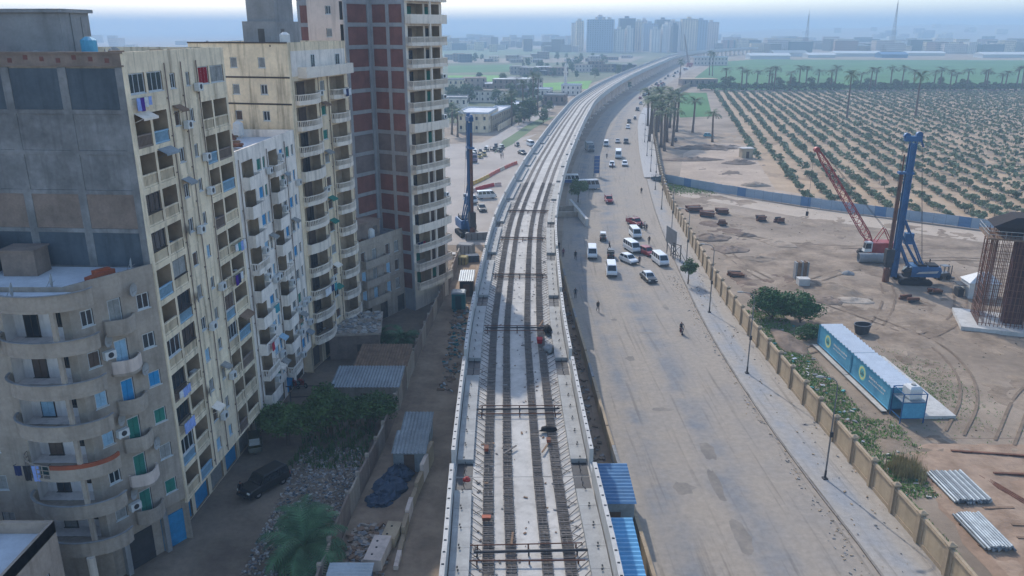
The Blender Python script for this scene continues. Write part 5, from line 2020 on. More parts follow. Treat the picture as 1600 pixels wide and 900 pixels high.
def vehicle(kind, paint_m, loc, rz, label, cat, group=None, roof_m=None, z=0):
    """rz = 0 faces the camera end of the road"""
    if kind not in PROTO:
        S = SPEC[kind]
        r = bpy.data.objects.new(kind, None)
        parts = []
        W = S['W']
        parts.append(('body', slab_body(S['prof'], W).mesh('body', paint((200, 200, 200))), (0, 0, 0), 0, []))
        g = S['gh']
        bot, top, cr = house(*g)
        if S.get('tri'):
            mb = MB()
            for a, b in zip(bot, top):
                mb.beam(a, b, .06)
            mb.loft([top, cr])
            mb.box(-.5, .1, .4, .5, .6, .75)
        else:
            mb = MB().loft([bot, top, cr])
        parts.append(('roof', mb.mesh('roof', paint((200, 200, 200))), (0, 0, 0), 1, []))
        parts.append(('windscreen', MB().poly(pane_on(bot[0], bot[1], top[1], top[0], .07, .93, .08, .92)).mesh('windscreen', M['carglass']), (0, 0, 0), None, []))
        if not S.get('tri'):
            parts.append(('rear_window', MB().poly(pane_on(bot[2], bot[3], top[3], top[2], .1, .9, .25, .9)).mesh('rear_window', M['carglass']), (0, 0, 0), None, []))
            n = S['panes'] + (1 if S['panes'] > 0 and kind not in ('pickup', 'lorry') else 0)
            for i in range(n):
                u0, u1 = (i + .08) / n, (i + .92) / n
                parts.append(('side_window', MB().poly(pane_on(bot[1], bot[2], top[2], top[1], u0, u1, .12, .88)).mesh('side_window', M['carglass']), (0, 0, 0), None, []))
                parts.append(('side_window', MB().poly(pane_on(bot[3], bot[0], top[0], top[3], 1 - u1, 1 - u0, .12, .88)).mesh('side_window', M['carglass']), (0, 0, 0), None, []))
        y0, y1 = S['prof'][1][0], max(p[0] for p in S['prof'])
        zl = S['prof'][1][1] - .02
        hl = cached(('hl', kind), lambda: MB().box(-.16, -.03, -.07, .16, .06, .07).mesh('headlight', M['lamp']))
        tl = cached(('tl', kind), lambda: MB().box(-.07, -.04, -.16, .07, .03, .16).mesh('tail_light', M['tail']))
        for sg in (-1, 1):
            if not S.get('tri'):
                parts.append(('headlight', hl, (sg * (W / 2 - .25), y0 - .0, zl), None, []))
            parts.append(('tail_light', tl, (sg * (W / 2 - .14), y1 + .0, zl), None, []))
        bm = cached(('bump', W), lambda: MB().box(-W / 2 + .04, -.08, -.1, W / 2 - .04, .08, .1).mesh('bumper', M['darksteel']))
        parts.append(('bumper', bm, (0, y0 - .02, .42), None, []))
        parts.append(('bumper', bm, (0, y1 + .02, .45), None, []))
        ty, rim = wheel_mesh(S['wr'], .2)
        ws = [(0, S['wy'][0]), (-S['wx'], S['wy'][1]), (S['wx'], S['wy'][1])] if S.get('tri') else [(sx * S['wx'], y) for sx in (-1, 1) for y in S['wy']]
        for x, y in ws:
            parts.append(('wheel', ty, (x, y, S['wr']), None, [('rim', rim)]))
        if 'bed' in S:
            a, b = S['bed']
            mb = MB()
            mb.box(-W / 2, a, .6, -W / 2 + .07, b, 1.1)
            mb.box(W / 2 - .07, a, .6, W / 2, b, 1.1)
            mb.box(-W / 2 + .07, b - .07, .6, W / 2 - .07, b, 1.1)
            mb.box(-W / 2 + .07, a, .6, W / 2 - .07, b - .07, .68)
            for q in range(4):
                yy = a + .1 + q * (b - a - .3) / 3
                mb.beam((-W / 2 + .04, yy, 1.1), (-W / 2 + .04, yy, 1.7), .04)
                mb.beam((W / 2 - .04, yy, 1.1), (W / 2 - .04, yy, 1.7), .04)
            mb.beam((-W / 2 + .04, a, 1.7), (-W / 2 + .04, b, 1.7), .04)
            mb.beam((W / 2 - .04, a, 1.7), (W / 2 - .04, b, 1.7), .04)
            parts.append(('load_bed', mb.mesh('load_bed', paint((200, 200, 200))), (0, 0, 0), 0, []))
        if 'box' in S:
            a, b, c, d = S['box']
            mb = MB().box(-W / 2, a, c, W / 2, b, d)
            for q in range(9):
                yy = a + .2 + q * (b - a - .4) / 8
                mb.box(-W / 2 - .03, yy, c, -W / 2, yy + .08, d)
                mb.box(W / 2, yy, c, W / 2 + .03, yy + .08, d)
            parts.append(('cargo_box', mb.mesh('cargo_box', M['tin']), (0, 0, 0), None, []))
        PROTO[kind] = parts
    nm = {'sedan': 'parked_car', 'hatch': 'small_car', 'suv': 'off_road_car', 'microbus': 'microbus', 'minibus': 'minibus', 'pickup': 'pickup_truck', 'tuktuk': 'auto_rickshaw', 'lorry': 'lorry'}[kind]
    e = E(nm, (loc[0], loc[1], z), rz, label, cat, group)
    for name, me, l, pm_, subs in PROTO[kind]:
        o = O(name, me, None, e, l)
        if pm_ == 0:
            recolor(o, paint_m)
        elif pm_ == 1:
            recolor(o, roof_m or paint_m)
        for sn, sm in subs:
            O(sn, sm, None, o)
    return e


def road_dir(y):
    return kp.ang(kp.s_at_y(y)) - math.pi / 2


white_p, black_p, red_p, silver_p, maroon_p, dark_p = paint((208, 210, 210)), paint((24, 26, 28)), paint((140, 26, 36)), paint((150, 154, 158)), paint((110, 26, 34)), paint((52, 48, 46))
blue_p, grey_p = paint((52, 84, 130)), paint((96, 98, 100))
PI = math.pi
veh = [
    ('microbus', white_p, 955, 428, 0, 'white microbus driving towards the camera, nearest of the road traffic', 'van'),
    ('microbus', white_p, 925, 401, 0, 'white van in the edge of the viaduct shade, left of the traffic', 'van'),
    ('tuktuk', dark_p, 954, 402, PI, 'brown auto rickshaw directly behind the nearest microbus', 'rickshaw'),
    ('tuktuk', dark_p, 942, 375, PI, 'dark auto rickshaw with a white roof on the open road', 'rickshaw'),
    ('hatch', white_p, 982, 410, .55, 'white small car turning beside the row of vans', 'car'),
    ('microbus', white_p, 987, 392, .35, 'white microbus behind the turning white car', 'van'),
    ('microbus', white_p, 992, 370, .15, 'white microbus next to the red pickup at the kerb', 'van'),
    ('pickup', red_p, 992, 352, .5, 'red pickup truck stopped at the kerb with people beside it', 'truck'),
    ('hatch', red_p, 1011, 398, .5, 'red car between the white vans by the kerb', 'car'),
    ('microbus', white_p, 1031, 412, .25, 'white microbus at the kerb nearest to the pavement tree', 'van'),
    ('sedan', black_p, 1013, 438, .25, 'black saloon car with a pale roof near the pavement tree', 'car'),
    ('pickup', red_p, 951, 316, .1, 'red pickup truck with a high rail alone in mid road', 'truck'),
    ('hatch', white_p, 956, 260, 0, 'white car, left of the pair in front of the approaching bus', 'car'),
    ('hatch', white_p, 976, 259, 0, 'white car, right of the pair in front of the approaching bus', 'car'),
    ('minibus', white_p, 966, 246, 0, 'white minibus heading down the middle of the road', 'bus'),
    ('microbus', white_p, 947, 228, 0, 'white van beyond the minibus at the left edge of the road', 'van'),
    ('sedan', silver_p, 965, 223, 0, 'silver car beyond the minibus in mid road', 'car'),
    ('suv', dark_p, 978, 224, 0, 'dark car beyond the minibus at the right of the road', 'car'),
    ('hatch', white_p, 981, 201, 0, 'white car trailing the dark pickup farther up the road', 'car'),
    ('pickup', dark_p, 983, 192, 0, 'dark pickup in front of the rickshaw farther up the road', 'truck'),
    ('tuktuk', dark_p, 992, 187, 0, 'small dark rickshaw at the right edge of the far road', 'rickshaw'),
    ('suv', black_p, 996, 173, 0, 'black car by itself near the palm grove on the far road', 'car'),
    ('hatch', silver_p, 1001, 163, 0, 'grey car just before the road bends away', 'car'),
]
for k, pm_, px, py, rz, lab, cat in veh:
    p = gp(px, py)
    vehicle(k, pm_, p, -(kp.ang(kp.s_at_y(p[1])) - PI / 2) * -1 + rz, lab, cat, roof_m=(white_p if (k == 'tuktuk' and py < 380) or 'pale roof' in lab else None), z=.008)
rp = random.Random(77)
for i in range(34):
    py = rp.uniform(104, 160)
    s_ = kp.s_at_y(gp(1000, py)[1])
    q = kp.at(s_, -rp.uniform(1.5, 9))
    vehicle(rp.choice(['hatch', 'microbus', 'sedan', 'pickup']), rp.choice([white_p, dark_p, silver_p, red_p]), q, kp.ang(s_) - PI / 2 + rp.choice([0, PI]), 'distant vehicle in the traffic on the far bend of the road', 'car', 'distant traffic', z=.01)
# under and beside the viaduct
vehicle('minibus', silver_p, gp(916, 296), PI / 2 + .15, 'silver minibus parked side-on under the viaduct edge', 'bus', z=.02)
vehicle('minibus', blue_p, gp(886, 287), PI / 2, 'blue and white minibus parked against the viaduct, left of the silver one', 'bus', roof_m=white_p, z=.02)
vehicle('lorry', grey_p, gp(921, 236), .1, 'grey box lorry parked in the shade right of the viaduct', 'truck', z=.02)
# left side road
vehicle('microbus', white_p, gp(760, 310), PI / 2 + .3, 'white microbus side-on below the red barriers', 'van', z=.02)
vehicle('microbus', white_p, gp(735, 317), .5, 'white microbus beside the blue drilling mast', 'van', z=.02)
vehicle('sedan', dark_p, gp(753, 329), .2, 'dark car below the two white microbuses left of the viaduct', 'car', z=.02)
vehicle('sedan', black_p, gp(816, 241), .4, 'dark car close to the viaduct on the left side road', 'car', z=.02)
vehicle('microbus', white_p, gp(829, 228), .3, 'white van half hidden behind the viaduct parapet', 'van', z=.02)
vehicle('tuktuk', dark_p, gp(808, 229), .3, 'dark rickshaw waiting behind the yellow barrier end', 'rickshaw', z=.02)
rk = [(742, 241, 'dark'), (750, 247, 'yellow'), (752, 240, 'dark'), (760, 236, 'dark'), (771, 236, 'dark'), (781, 238, 'dark'), (784, 233, 'dark'), (757, 244, 'yellow'), (775, 231, 'dark')]
for i, (px, py, c) in enumerate(rk):
    vehicle('tuktuk', paint((190, 164, 90)) if c == 'yellow' else dark_p, gp(px, py), R(-.6, .6), ('yellow' if c == 'yellow' else 'dark') + ' rickshaw waiting in the crowded rank on the left side road', 'rickshaw', c + ' rickshaws in the rank', roof_m=(white_p if i % 3 == 0 else None), z=.02)
vehicle('lorry', paint((120, 110, 130)), gp(737, 252), .3, 'lorry parked at the end of the rickshaw rank', 'truck', z=.02)
vehicle('suv', black_p, (-22.6, 63.6), 2.9 - .35 + PI, 'black off-road car parked in the shaded dirt street', 'car', z=.01)
vehicle('tuktuk', paint((60, 60, 40)), (-25.6, 70.6), .3, 'small three-wheeler by the shop doors of the cream block', 'rickshaw', z=.01)


def motorbike(loc, rz, label, z=0, group=None):
    e = E('motorcycle', (loc[0], loc[1], z), rz, label, 'motorcycle', group)
    ty, rim = wheel_mesh(.3, .12)
    for y in (-.62, .62):
        w = O('wheel', ty, None, e, (0, y, .3))
        O('rim', rim, None, w)
    mb = MB()
    mb.loft([[(-.1, -.3, .62), (.1, -.3, .62), (.12, -.3, .82), (-.12, -.3, .82)], [(-.14, 0, .6), (.14, 0, .6), (.13, 0, .84), (-.13, 0, .84)], [(-.1, .75, .66), (.1, .75, .66), (.1, .75, .8), (-.1, .75, .8)]])
    mb.box(-.12, -.2, .25, .12, .25, .6)
    O('frame', mb, red_p, e)
    O('fork', MB().beam((0, -.62, .3), (0, -.38, .95), .07).beam((-.34, -.4, .98), (.34, -.4, .98), .04), M['steel'], e)
    return e


motorbike(gp(1064, 521), 0, 'motorcycle ridden along the empty near part of the road', .01)
person('ride', gp(1064, 521), 0, (40, 44, 52), (36, 36, 40), 'rider in dark clothes on the motorcycle on the road', .0)
for i, (x, y) in enumerate([(-27.0, 84.5), (-26.2, 84.9), (-25.4, 85.2), (-24.6, 85.4)]):
    motorbike((x, y), .6 + i * .1, 'motorcycle parked in the row by the off-white block', .01, 'parked motorcycles')
ppl = [
    ('walk', 952, 391, 1.2, (40, 42, 60), (40, 40, 46), 'person in dark clothes crossing the road behind the nearest van'),
    ('stand', 999, 414, .4, (90, 70, 74), (60, 50, 54), 'person in mauve standing beside the turning white car'),
    ('stand', 1014, 382, 0, (30, 30, 34), (30, 30, 34), 'person in black standing behind the red car'),
    ('stand', 1002, 357, 1, (30, 32, 40), (30, 30, 34), 'person in black beside the red pickup, left of the group'),
    ('stand', 1007, 358, 2, (190, 186, 180), (90, 84, 80), 'person in a pale top beside the red pickup'),
    ('stand', 1010, 362, 3, (34, 34, 44), (30, 30, 34), 'person in black beside the red pickup, right of the group'),
    ('walk', 899, 406, 0, (26, 26, 30), (26, 26, 30), 'person in black walking in the viaduct shade'),
    ('walk', 873, 391, .3, (40, 44, 60), (36, 36, 44), 'person in navy close to the viaduct in its shade'),
    ('stand', 880, 402, .3, (110, 70, 80), (60, 50, 60), 'person in dull pink behind the low wall in the shade'),
    ('walk', 934, 487, .2, (60, 54, 50), (50, 46, 44), 'person in brown walking alone on the sunlit road'),
    ('stand', 899, 466, .2, (50, 56, 60), (40, 40, 44), 'person leaning near the low wall in the shade'),
    ('walk', 1002, 304, 0, (34, 34, 38), (34, 34, 38), 'person in black walking on the far pavement'),
    ('walk', 378, 778, .6, (24, 24, 28), (26, 26, 30), 'person in black walking past the parked off-road car'),
    ('stand', 957, 264, 0, (110, 50, 50), (60, 40, 40), 'person in red standing before the left white car'),
    ('stand', 948, 248, 0, (40, 40, 46), (40, 40, 46), 'person in black at the left side of the minibus'),
    ('stand', 783, 248, 0, (40, 40, 50), (40, 40, 46), 'left one of two people near the rickshaw rank'),
    ('stand', 786, 247, 2, (60, 60, 64), (40, 40, 46), 'right one of two people near the rickshaw rank'),
]
for po, px, py, rz, t, l, lab in ppl:
    p = gp(px, py)
    person(po, p, rz, t, l, lab, .14 if 'pavement' in lab else .01)

# barriers on the side road
bmesh_ = MB().loft([[(-.95, -.28, 0), (.95, -.28, 0), (.95, .28, 0), (-.95, .28, 0)], [(-.95, -.24, .25), (.95, -.24, .25), (.95, .24, .25), (-.95, .24, .25)], [(-.93, -.1, .5), (.93, -.1, .5), (.93, .1, .5), (-.93, .1, .5)], [(-.9, -.08, .95), (.9, -.08, .95), (.9, .08, .95), (-.9, .08, .95)]]).mesh('road_barrier', paint((190, 60, 60)))
bars = [Path([gp(730, 293), gp(756, 281), gp(780, 268), gp(800, 259), gp(812, 255)], .5), Path([gp(731, 303), gp(748, 297), gp(770, 291.5), gp(790, 290)], .5)]
for j, bp_ in enumerate(bars):
    for i in range(int(bp_.len / 2.05)):
        p = bp_.at(i * 2.05 + 1)
        t = i / (bp_.len / 2.05)
        c = ((196, 160, 60) if t < .36 else (190, 176, 160) if .6 < t < .72 else (196, 90, 70)) if j == 0 else ((176, 34, 52) if .15 < t < .75 else (200, 170, 160))
        nm = {(196, 160, 60): 'yellow', (190, 176, 160): 'pale', (196, 90, 70): 'orange', (176, 34, 52): 'red', (200, 170, 160): 'whitish'}[c]
        o = O('road_barrier', bmesh_, None, None, (p[0], p[1], .014), bp_.ang(i * 2.05 + 1), label='%s plastic road barrier in the %s line left of the viaduct' % (nm, ['longer upper', 'shorter lower'][j]), cat='barrier', group='%s barriers, %s line' % (nm, ['upper', 'lower'][j]))
        recolor(o, paint(c))

# ---------------------------------------------------------------- street lamps and billboards
def lamp_post(h=9.4):
    r = E('street_lamp', (0, -300, 0))
    O('base', MB().box(-.22, -.22, 0, .22, .22, .12).tube((0, 0, .12), (0, 0, .9), .11, .1, 8), M['darksteel'], r)
    O('pole', MB().tube((0, 0, .9), (0, 0, h), .085, .055, 8), M['steel'], r)
    mb = MB()
    pts = [(0, 0, h), (-.15, 0, h + .5), (-.6, 0, h + .85), (-1.5, 0, h + 1.0)]
    for a, b in zip(pts, pts[1:]):
        mb.tube(a, b, .045, n=6)
    arm = O('arm', mb, M['steel'], r)
    O('lamp_head', MB().loft([[(-1.4, -.1, h + .93), (-1.4, .1, h + .93), (-1.4, .1, h + 1.05), (-1.4, -.1, h + 1.05)], [(-1.7, -.17, h + .95), (-1.7, .17, h + .95), (-1.7, .14, h + 1.1), (-1.7, -.14, h + 1.1)], [(-2.1, -.08, h + .97), (-2.1, .08, h + .97), (-2.1, .06, h + 1.05), (-2.1, -.06, h + 1.05)]]), M['grey_slab'], arm)
    O('junction_box', MB().box(-.14, -.2, 4.4, .14, -.05, 4.9), M['darksteel'], r)
    return family(r)


lp = lamp_post()
for i, y in enumerate([64.3, 88.3, 110.6, 134, 157, 181, 205, 232, 262, 295]):
    s_ = kp.s_at_y(y)
    q = kp.at(s_, 1.6)
    place(lp, USED, (q[0], q[1], .14 if y < 220 else .3), kp.ang(s_) - PI / 2, ['nearest', 'second', 'third', 'fourth', 'fifth', 'sixth', 'seventh', 'eighth', 'ninth', 'tenth'][i] + ' slim grey street lamp along the pavement counting from the camera', 'lamp', 'street lamps along the pavement')
for i, (px, py, rz, w, h, lab) in enumerate([(1047, 401, -1.4, 5.0, 3.0, 'grey billboard on posts by the pavement wall, larger of two'), (1056, 408, -1.1, 2.4, 2.2, 'small empty billboard frame beside the larger grey billboard')]):
    e = E('billboard', (*gp(px, py), .14), rz, lab, 'billboard')
    O('panel', MB().box(-w / 2, -.06, 2.2 - i, w / 2, .06, 2.2 + h - i) if i == 0 else MB().beam((-w / 2, 0, 1.0), (w / 2, 0, 1.0), .1).beam((-w / 2, 0, 3.0), (w / 2, 0, 3.0), .1).beam((-w / 2, 0, 1), (w / 2, 0, 3), .06), M['steel'] if i == 0 else M['darksteel'], e)
    for sx in (-.42, .42) if i else (-.42, 0, .42):
        O('post', MB().box(sx * w - .07, .07, 0, sx * w + .07, .2, 2.2 + h - .3 - i).beam((sx * w, .14, 1.8), (sx * w, 1.3, 0), .06), M['darksteel'], e)
e = E('panel_stand', (*gp(932, 276), 0), .12, 'tall stand of dark blue striped panels at the left kerb of the road', 'sign')
for i in range(5):
    O('panel', MB().box(-.75, -.05, 1.0 + i * 1.0, .75, .05, 1.9 + i * 1.0), blue_p, e)
    O('rail', MB().box(-.8, -.07, .9 + i * 1.0, .8, .03, .98 + i * 1.0), M['grey_slab'], e)
O('post', MB().box(-.85, .06, 0, -.7, .2, 6).box(.7, .06, 0, .85, .2, 6), M['steel'], e)


# ---------------------------------------------------------------- drilling rigs
def track_mesh(L, w, h):
    mb = MB()
    n = 6
    prof = [(-L / 2 + h / 2 - h / 2 * math.sin(math.pi * i / n), h / 2 - h / 2 * math.cos(math.pi * i / n)) for i in range(n + 1)]
    prof += [(L / 2 - h / 2 + h / 2 * math.sin(math.pi * i / n), h / 2 + h / 2 * math.cos(math.pi * i / n)) for i in range(n + 1)]
    mb.loft([[(x, y, z) for x, z in prof] for y in (-w / 2, w / 2)])
    for i in range(int(L / .3)):
        x = -L / 2 + .4 + i * .3
        if x < L / 2 - .4:
            mb.box(x, -w / 2 - .03, h, x + .18, w / 2 + .03, h + .05)
    for i in range(5):
        x = -L / 2 + .7 + i * (L - 1.4) / 4
        mb.tube((x, -w / 2 - .05, h / 2), (x, w / 2 + .05, h / 2), h * .3, n=10)
    return mb


def drill_rig(loc, rz, label, mh=24.5):
    """mast at -x, engine body towards +x"""
    e = E('drilling_rig', loc, rz, label, 'drilling rig')
    for sy in (-1.5, 1.5):
        O('track', track_mesh(5.2, .75, .95), M['black'], e, (1.2, sy, 0))
    O('undercarriage', MB().box(-.6, -1.1, .45, 3.0, 1.1, 1.0).tube((1.2, 0, 1.0), (1.2, 0, 1.35), 1.1, n=16), M['darksteel'], e)
    body = O('engine_body', MB().loft([[(.4, -1.35, 1.36), (4.9, -1.35, 1.36), (4.9, 1.35, 1.36), (.4, 1.35, 1.36)], [(.4, -1.4, 2.3), (5.1, -1.4, 2.5), (5.1, 1.4, 2.5), (.4, 1.4, 2.3)], [(.6, -1.3, 3.1), (4.9, -1.3, 3.1), (4.9, 1.3, 3.1), (.6, 1.3, 3.1)]]), M['rigblue'], e)
    O('stripe', MB().loft([[(1.2, -1.43, 1.9), (4.4, -1.43, 2.1), (4.4, -1.405, 2.1), (1.2, -1.405, 1.9)], [(1.6, -1.43, 2.25), (4.6, -1.43, 2.5), (4.6, -1.405, 2.5), (1.6, -1.405, 2.25)]]), M['deck'], body)
    O('engine_deck', MB().box(1.4, -1.1, 3.11, 2.8, 1.0, 3.4).box(3.1, -1.1, 3.11, 4.6, .9, 3.35).tube((3.9, .9, 3.1), (3.9, .9, 3.9), .1), M['black'], body)
    O('cab', MB().loft([[(-.7, -1.5, 1.36), (.38, -1.5, 1.36), (.38, -.5, 1.36), (-.7, -.5, 1.36)], [(-.9, -1.5, 2.2), (.38, -1.5, 2.2), (.38, -.5, 2.2), (-.9, -.5, 2.2)], [(-.5, -1.45, 3.0), (.38, -1.45, 3.0), (.38, -.55, 3.0), (-.5, -.55, 3.0)]]), M['carglass'], e)
    mx = -1.9
    mb = MB()
    w = .4
    for dx, dy in ((-w, -w), (w, -w), (w, w), (-w, w)):
        mb.beam((mx + dx, dy, .9), (mx + dx, dy, mh - 1.2), .16)
    mb.box(mx - w + .05, -w + .05, 1.0, mx + w - .05, w - .05, mh - 1.6)
    for i in range(int(mh / 1.2)):
        z = 1.2 + i * 1.15
        if z < mh - 2.2:
            mb.beam((mx - w, -w - .01, z), (mx + w, -w - .01, z + 1.1), .07)
            mb.beam((mx + w + .01, -w, z), (mx + w + .01, w, z + 1.1), .07)
    O('mast', mb, M['rigblue'], e)
    mb = MB()
    mb.box(mx - 1.4, -.45, mh - 1.3, mx + 1.1, .45, mh - .5)
    mb.tube((mx - 1.1, -.3, mh - .5), (mx - 1.1, .3, mh - .5), .5, n=12)
    mb.tube((mx + .7, -.3, mh - .3), (mx + .7, .3, mh - .3), .5, n=12)
    mb.beam((mx + .9, 0, mh - .6), (mx + 1.6, 0, mh - 2.2), .25)
    O('mast_head', mb, M['rigblue'], e)
    O('kelly_bar', MB().tube((mx - 1.05, 0, 1.2), (mx - 1.05, 0, mh * .74), .3, n=10).tube((mx - 1.05, 0, mh * .74), (mx - 1.05, 0, mh * .86), .12, n=8), M['rust'], e)
    O('guide', MB().box(mx - 1.6, -.55, mh * .735, mx + .7, .55, mh * .75), M['rigblue'], e)
    O('rotary_drive', MB().box(mx - 1.7, -.6, 3.4, mx - .4, .6, 5.6).tube((mx - 1.05, 0, 2.6), (mx - 1.05, 0, 3.4), .6, n=12), M['darksteel'], e)
    O('casing', MB().tube((mx - 1.05, 0, .02), (mx - 1.05, 0, 2.2), .55, n=12), M['rust'], e)
    mb = MB()
    for sy in (-.7, .7):
        mb.beam((.8, sy, 1.6), (mx + .4, sy * .6, 6.4), .28)
        mb.tube((2.4, sy, 3.0), (mx + .5, sy * .6, 10.6), .13, n=8)
        mb.beam((1.6, sy, 3.1), (mx + .4, sy * .5, 8.0), .2)
    O('backstay', mb, M['rigblue'], e)
    mb = MB()
    for dy in (-.2, .2):
        mb.tube((mx + 1.2, dy, mh - .4), (2.3, dy, 3.5), .025, n=4)
        mb.tube((mx - 1.4, dy, mh - .4), (mx - 1.3, dy, 5.6), .025, n=4)
    O('cable', mb, M['darksteel'], e)
    O('control_box', MB().box(mx + .9, -.5, 6.6, mx + 2.2, .5, 8.4), M['rigblue'], e)
    return e


rg_ = gp(1385, 441)
drill_rig((rg_[0] + 2.9, rg_[1], 0), -.12, 'tall blue piling rig on tracks on the sandy site at the right')
rg2 = gp(722, 372)
drill_rig((rg2[0] + 1.2, rg2[1] + 1.6, 0), 1.9, 'blue drilling rig mast standing left of the viaduct by the old house', 24.5)

# ---------------------------------------------------------------- crawler crane
cx_, cy_ = gp(1362, 402)
CR = E('crawler_crane', (cx_ + .6, cy_ + .5, 0), 0, 'red and white crawler crane with a slanting lattice boom behind the piling rig', 'crane')
for sy in (-1.5, 1.5):
    O('track', track_mesh(5.0, .8, .95), M['black'], CR, (0, sy, 0))
cb_ = O('body', MB().box(-1.6, -1.4, 1.0, 3.2, 1.4, 2.9).box(2.2, -1.6, 1.1, 3.8, 1.6, 2.4), M['cranered'], CR)
O('cab', MB().loft([[(-2.6, -1.5, 1.3), (-1.2, -1.5, 1.3), (-1.2, -.4, 1.3), (-2.6, -.4, 1.3)], [(-2.3, -1.5, 3.1), (-1.2, -1.5, 3.1), (-1.2, -.4, 3.1), (-2.3, -.4, 3.1)]]), M['acwhite'], CR)
O('cab_window', MB().poly([(-2.5, -1.51, 1.9), (-1.4, -1.51, 1.9), (-1.4, -1.51, 2.9), (-2.35, -1.51, 2.9)]).poly([(-2.52, -1.4, 1.9), (-2.52, -.5, 1.9), (-2.36, -.5, 2.9), (-2.36, -1.4, 2.9)]), M['carglass'], CR)


def lattice(mb, a, b, w0, w1, n, t=.09):
    a, b = Vector(a), Vector(b)
    d = (b - a).normalized()
    x = Vector((0, 1, 0))
    y = d.cross(x).normalized()
    P = []
    for i in range(n + 1):
        f = i / n
        w = (w0 * min(1, f * 6 + .3) if f < .12 else w0 + (w1 - w0) * f) if f < .9 else w0 + (w1 - w0) * f - (f - .9) * w0 * 4
        c = a.lerp(b, f)
        P.append([c + x * (sx * w / 2) + y * (sy * w / 2) for sx, sy in ((-1, -1), (1, -1), (1, 1), (-1, 1))])
    for i in range(n):
        for k in range(4):
            mb.beam(P[i][k], P[i + 1][k], t * 1.4)
            j = (k + 1) % 4
            mb.beam(P[i][k], P[i + 1][j] if i % 2 else P[i + 1][j], t * .8)
            mb.beam(P[i][j], P[i][k], t * .8)
    return P


mb = MB()
tip = (-12.6, .4, 19.6)
lattice(mb, (-.6, .2, 2.2), tip, 1.3, .9, 16)
mb.tube((tip[0] - .1, .0, tip[2]), (tip[0] - .1, .8, tip[2]), .5, n=10)
O('boom', mb, M['cranered'], CR)
O('gantry', MB().beam((2.6, -.7, 2.9), (1.2, -.5, 5.4), .14).beam((2.6, .7, 2.9), (1.2, .5, 5.4), .14).beam((-.2, -.6, 2.9), (1.2, -.5, 5.4), .12).beam((-.2, .6, 2.9), (1.2, .5, 5.4), .12), M['cranered'], CR)
mb = MB()
for sy in (-.4, .4):
    mb.tube((1.2, sy, 5.4), (tip[0] + .6, sy + .3, tip[2] + .2), .03, n=4)
mb.tube((tip[0] - .5, .4, tip[2]), (tip[0] - .5, .4, 8.4), .025, n=4)
O('cable', mb, M['darksteel'], CR)
O('hook', MB().box(tip[0] - .7, .25, 7.6, tip[0] - .3, .55, 8.4), M['darksteel'], CR)
p = gp(1346, 406)
mb = MB()
for i in range(20):
    t0, t1 = 2 * PI * i / 20, 2 * PI * (i + 1) / 20
    c = lambda t, r, x: (x, r * math.cos(t), .92 + r * math.sin(t))
    mb.poly([c(t0, .9, -2.8), c(t1, .9, -2.8), c(t1, .9, 2.8), c(t0, .9, 2.8)])
    mb.poly([c(t0, .82, -2.8), c(t1, .82, -2.8), c(t1, .82, 2.8), c(t0, .82, 2.8)])
    for x in (-2.8, 2.8):
        mb.poly([c(t0, .9, x), c(t1, .9, x), c(t1, .82, x), c(t0, .82, x)])
O('casing_tube', mb, M['concrete'], loc=(p[0] + 1.4, p[1] - 2, 0), rz=-.1, label='large grey steel casing tube lying before the crawler crane', cat='pipe')

# ---------------------------------------------------------------- rebar cage of a pier under construction
RX, RY = gp(1556, 516)
RC = E('rebar_cage', (RX + 1.2, RY + 2.2, 0), -.35, 'huge rusty rebar cage of a pier with a dark flared top at the right edge', 'rebar cage')
O('base_slab', MB().box(-5.0, -4.2, 0, 8.0, 4.2, .6), M['white_conc'], RC)
mb = MB()
rr_ = random.Random(3)
for ring, (hx, hy) in enumerate(((4.2, 2.8), (3.4, 2.0))):
    per = []
    n = 17 if ring < 1 else 10
    for i in range(n):
        per += [(-hx + 2 * hx * i / n, -hy), (-hx + 2 * hx * i / n, hy)]
    for i in range(int(n * hy / hx)):
        per += [(-hx, -hy + 2 * hy * i * hx / (n * hy)), (hx, -hy + 2 * hy * i * hx / (n * hy))]
    for x, y in per:
        mb.beam((x + 1.4, y, .6), (x + 1.4 + rr_.uniform(-.1, .1), y + rr_.uniform(-.1, .1), 13.6 + rr_.uniform(-.3, .5)), .07)
O('vertical_bar', mb, M['rust'], RC, kind='stuff')
mb = MB()
for i in range(13):
    z = 1.0 + i * 1.0
    for hx, hy in ((4.25, 2.85),):
        q = [(-hx + 1.4, -hy, z), (hx + 1.4, -hy, z), (hx + 1.4, hy, z), (-hx + 1.4, hy, z)]
        for a, b in zip(q, q[1:] + q[:1]):
            mb.beam(a, b, .05)
O('hoop', mb, M['rust'], RC, kind='stuff')
O('formwork', MB().box(.6, -.8, .6, 3.2, .8, 12.8).box(.5, -.9, 3, .6, .9, 12).box(1.2, -.9, 1, 1.4, -.8, 12.6).box(2.2, -.9, 1, 2.4, -.8, 12.6), mat('brown_formwork', (86, 52, 46), .9, 0, .25, .5, 4, .4), RC)
O('working_platform', MB().box(-3.6, -3.4, 13.0, 6.6, 3.4, 13.2), M['wood'], RC)
mb = MB()
for x0, y0, x1, y1 in ((-3.6, -3.4, 6.6, -3.4), (-3.6, -3.4, -3.6, 3.4), (-3.6, 3.4, 6.6, 3.4)):
    for z in (13.7, 14.2):
        mb.beam((x0, y0, z), (x1, y1, z), .06)
    for i in range(6):
        f = i / 5
        mb.beam((x0 + (x1 - x0) * f, y0 + (y1 - y0) * f, 13.2), (x0 + (x1 - x0) * f, y0 + (y1 - y0) * f, 14.2), .05)
O('guard_rail', mb, M['grey_slab'], RC)
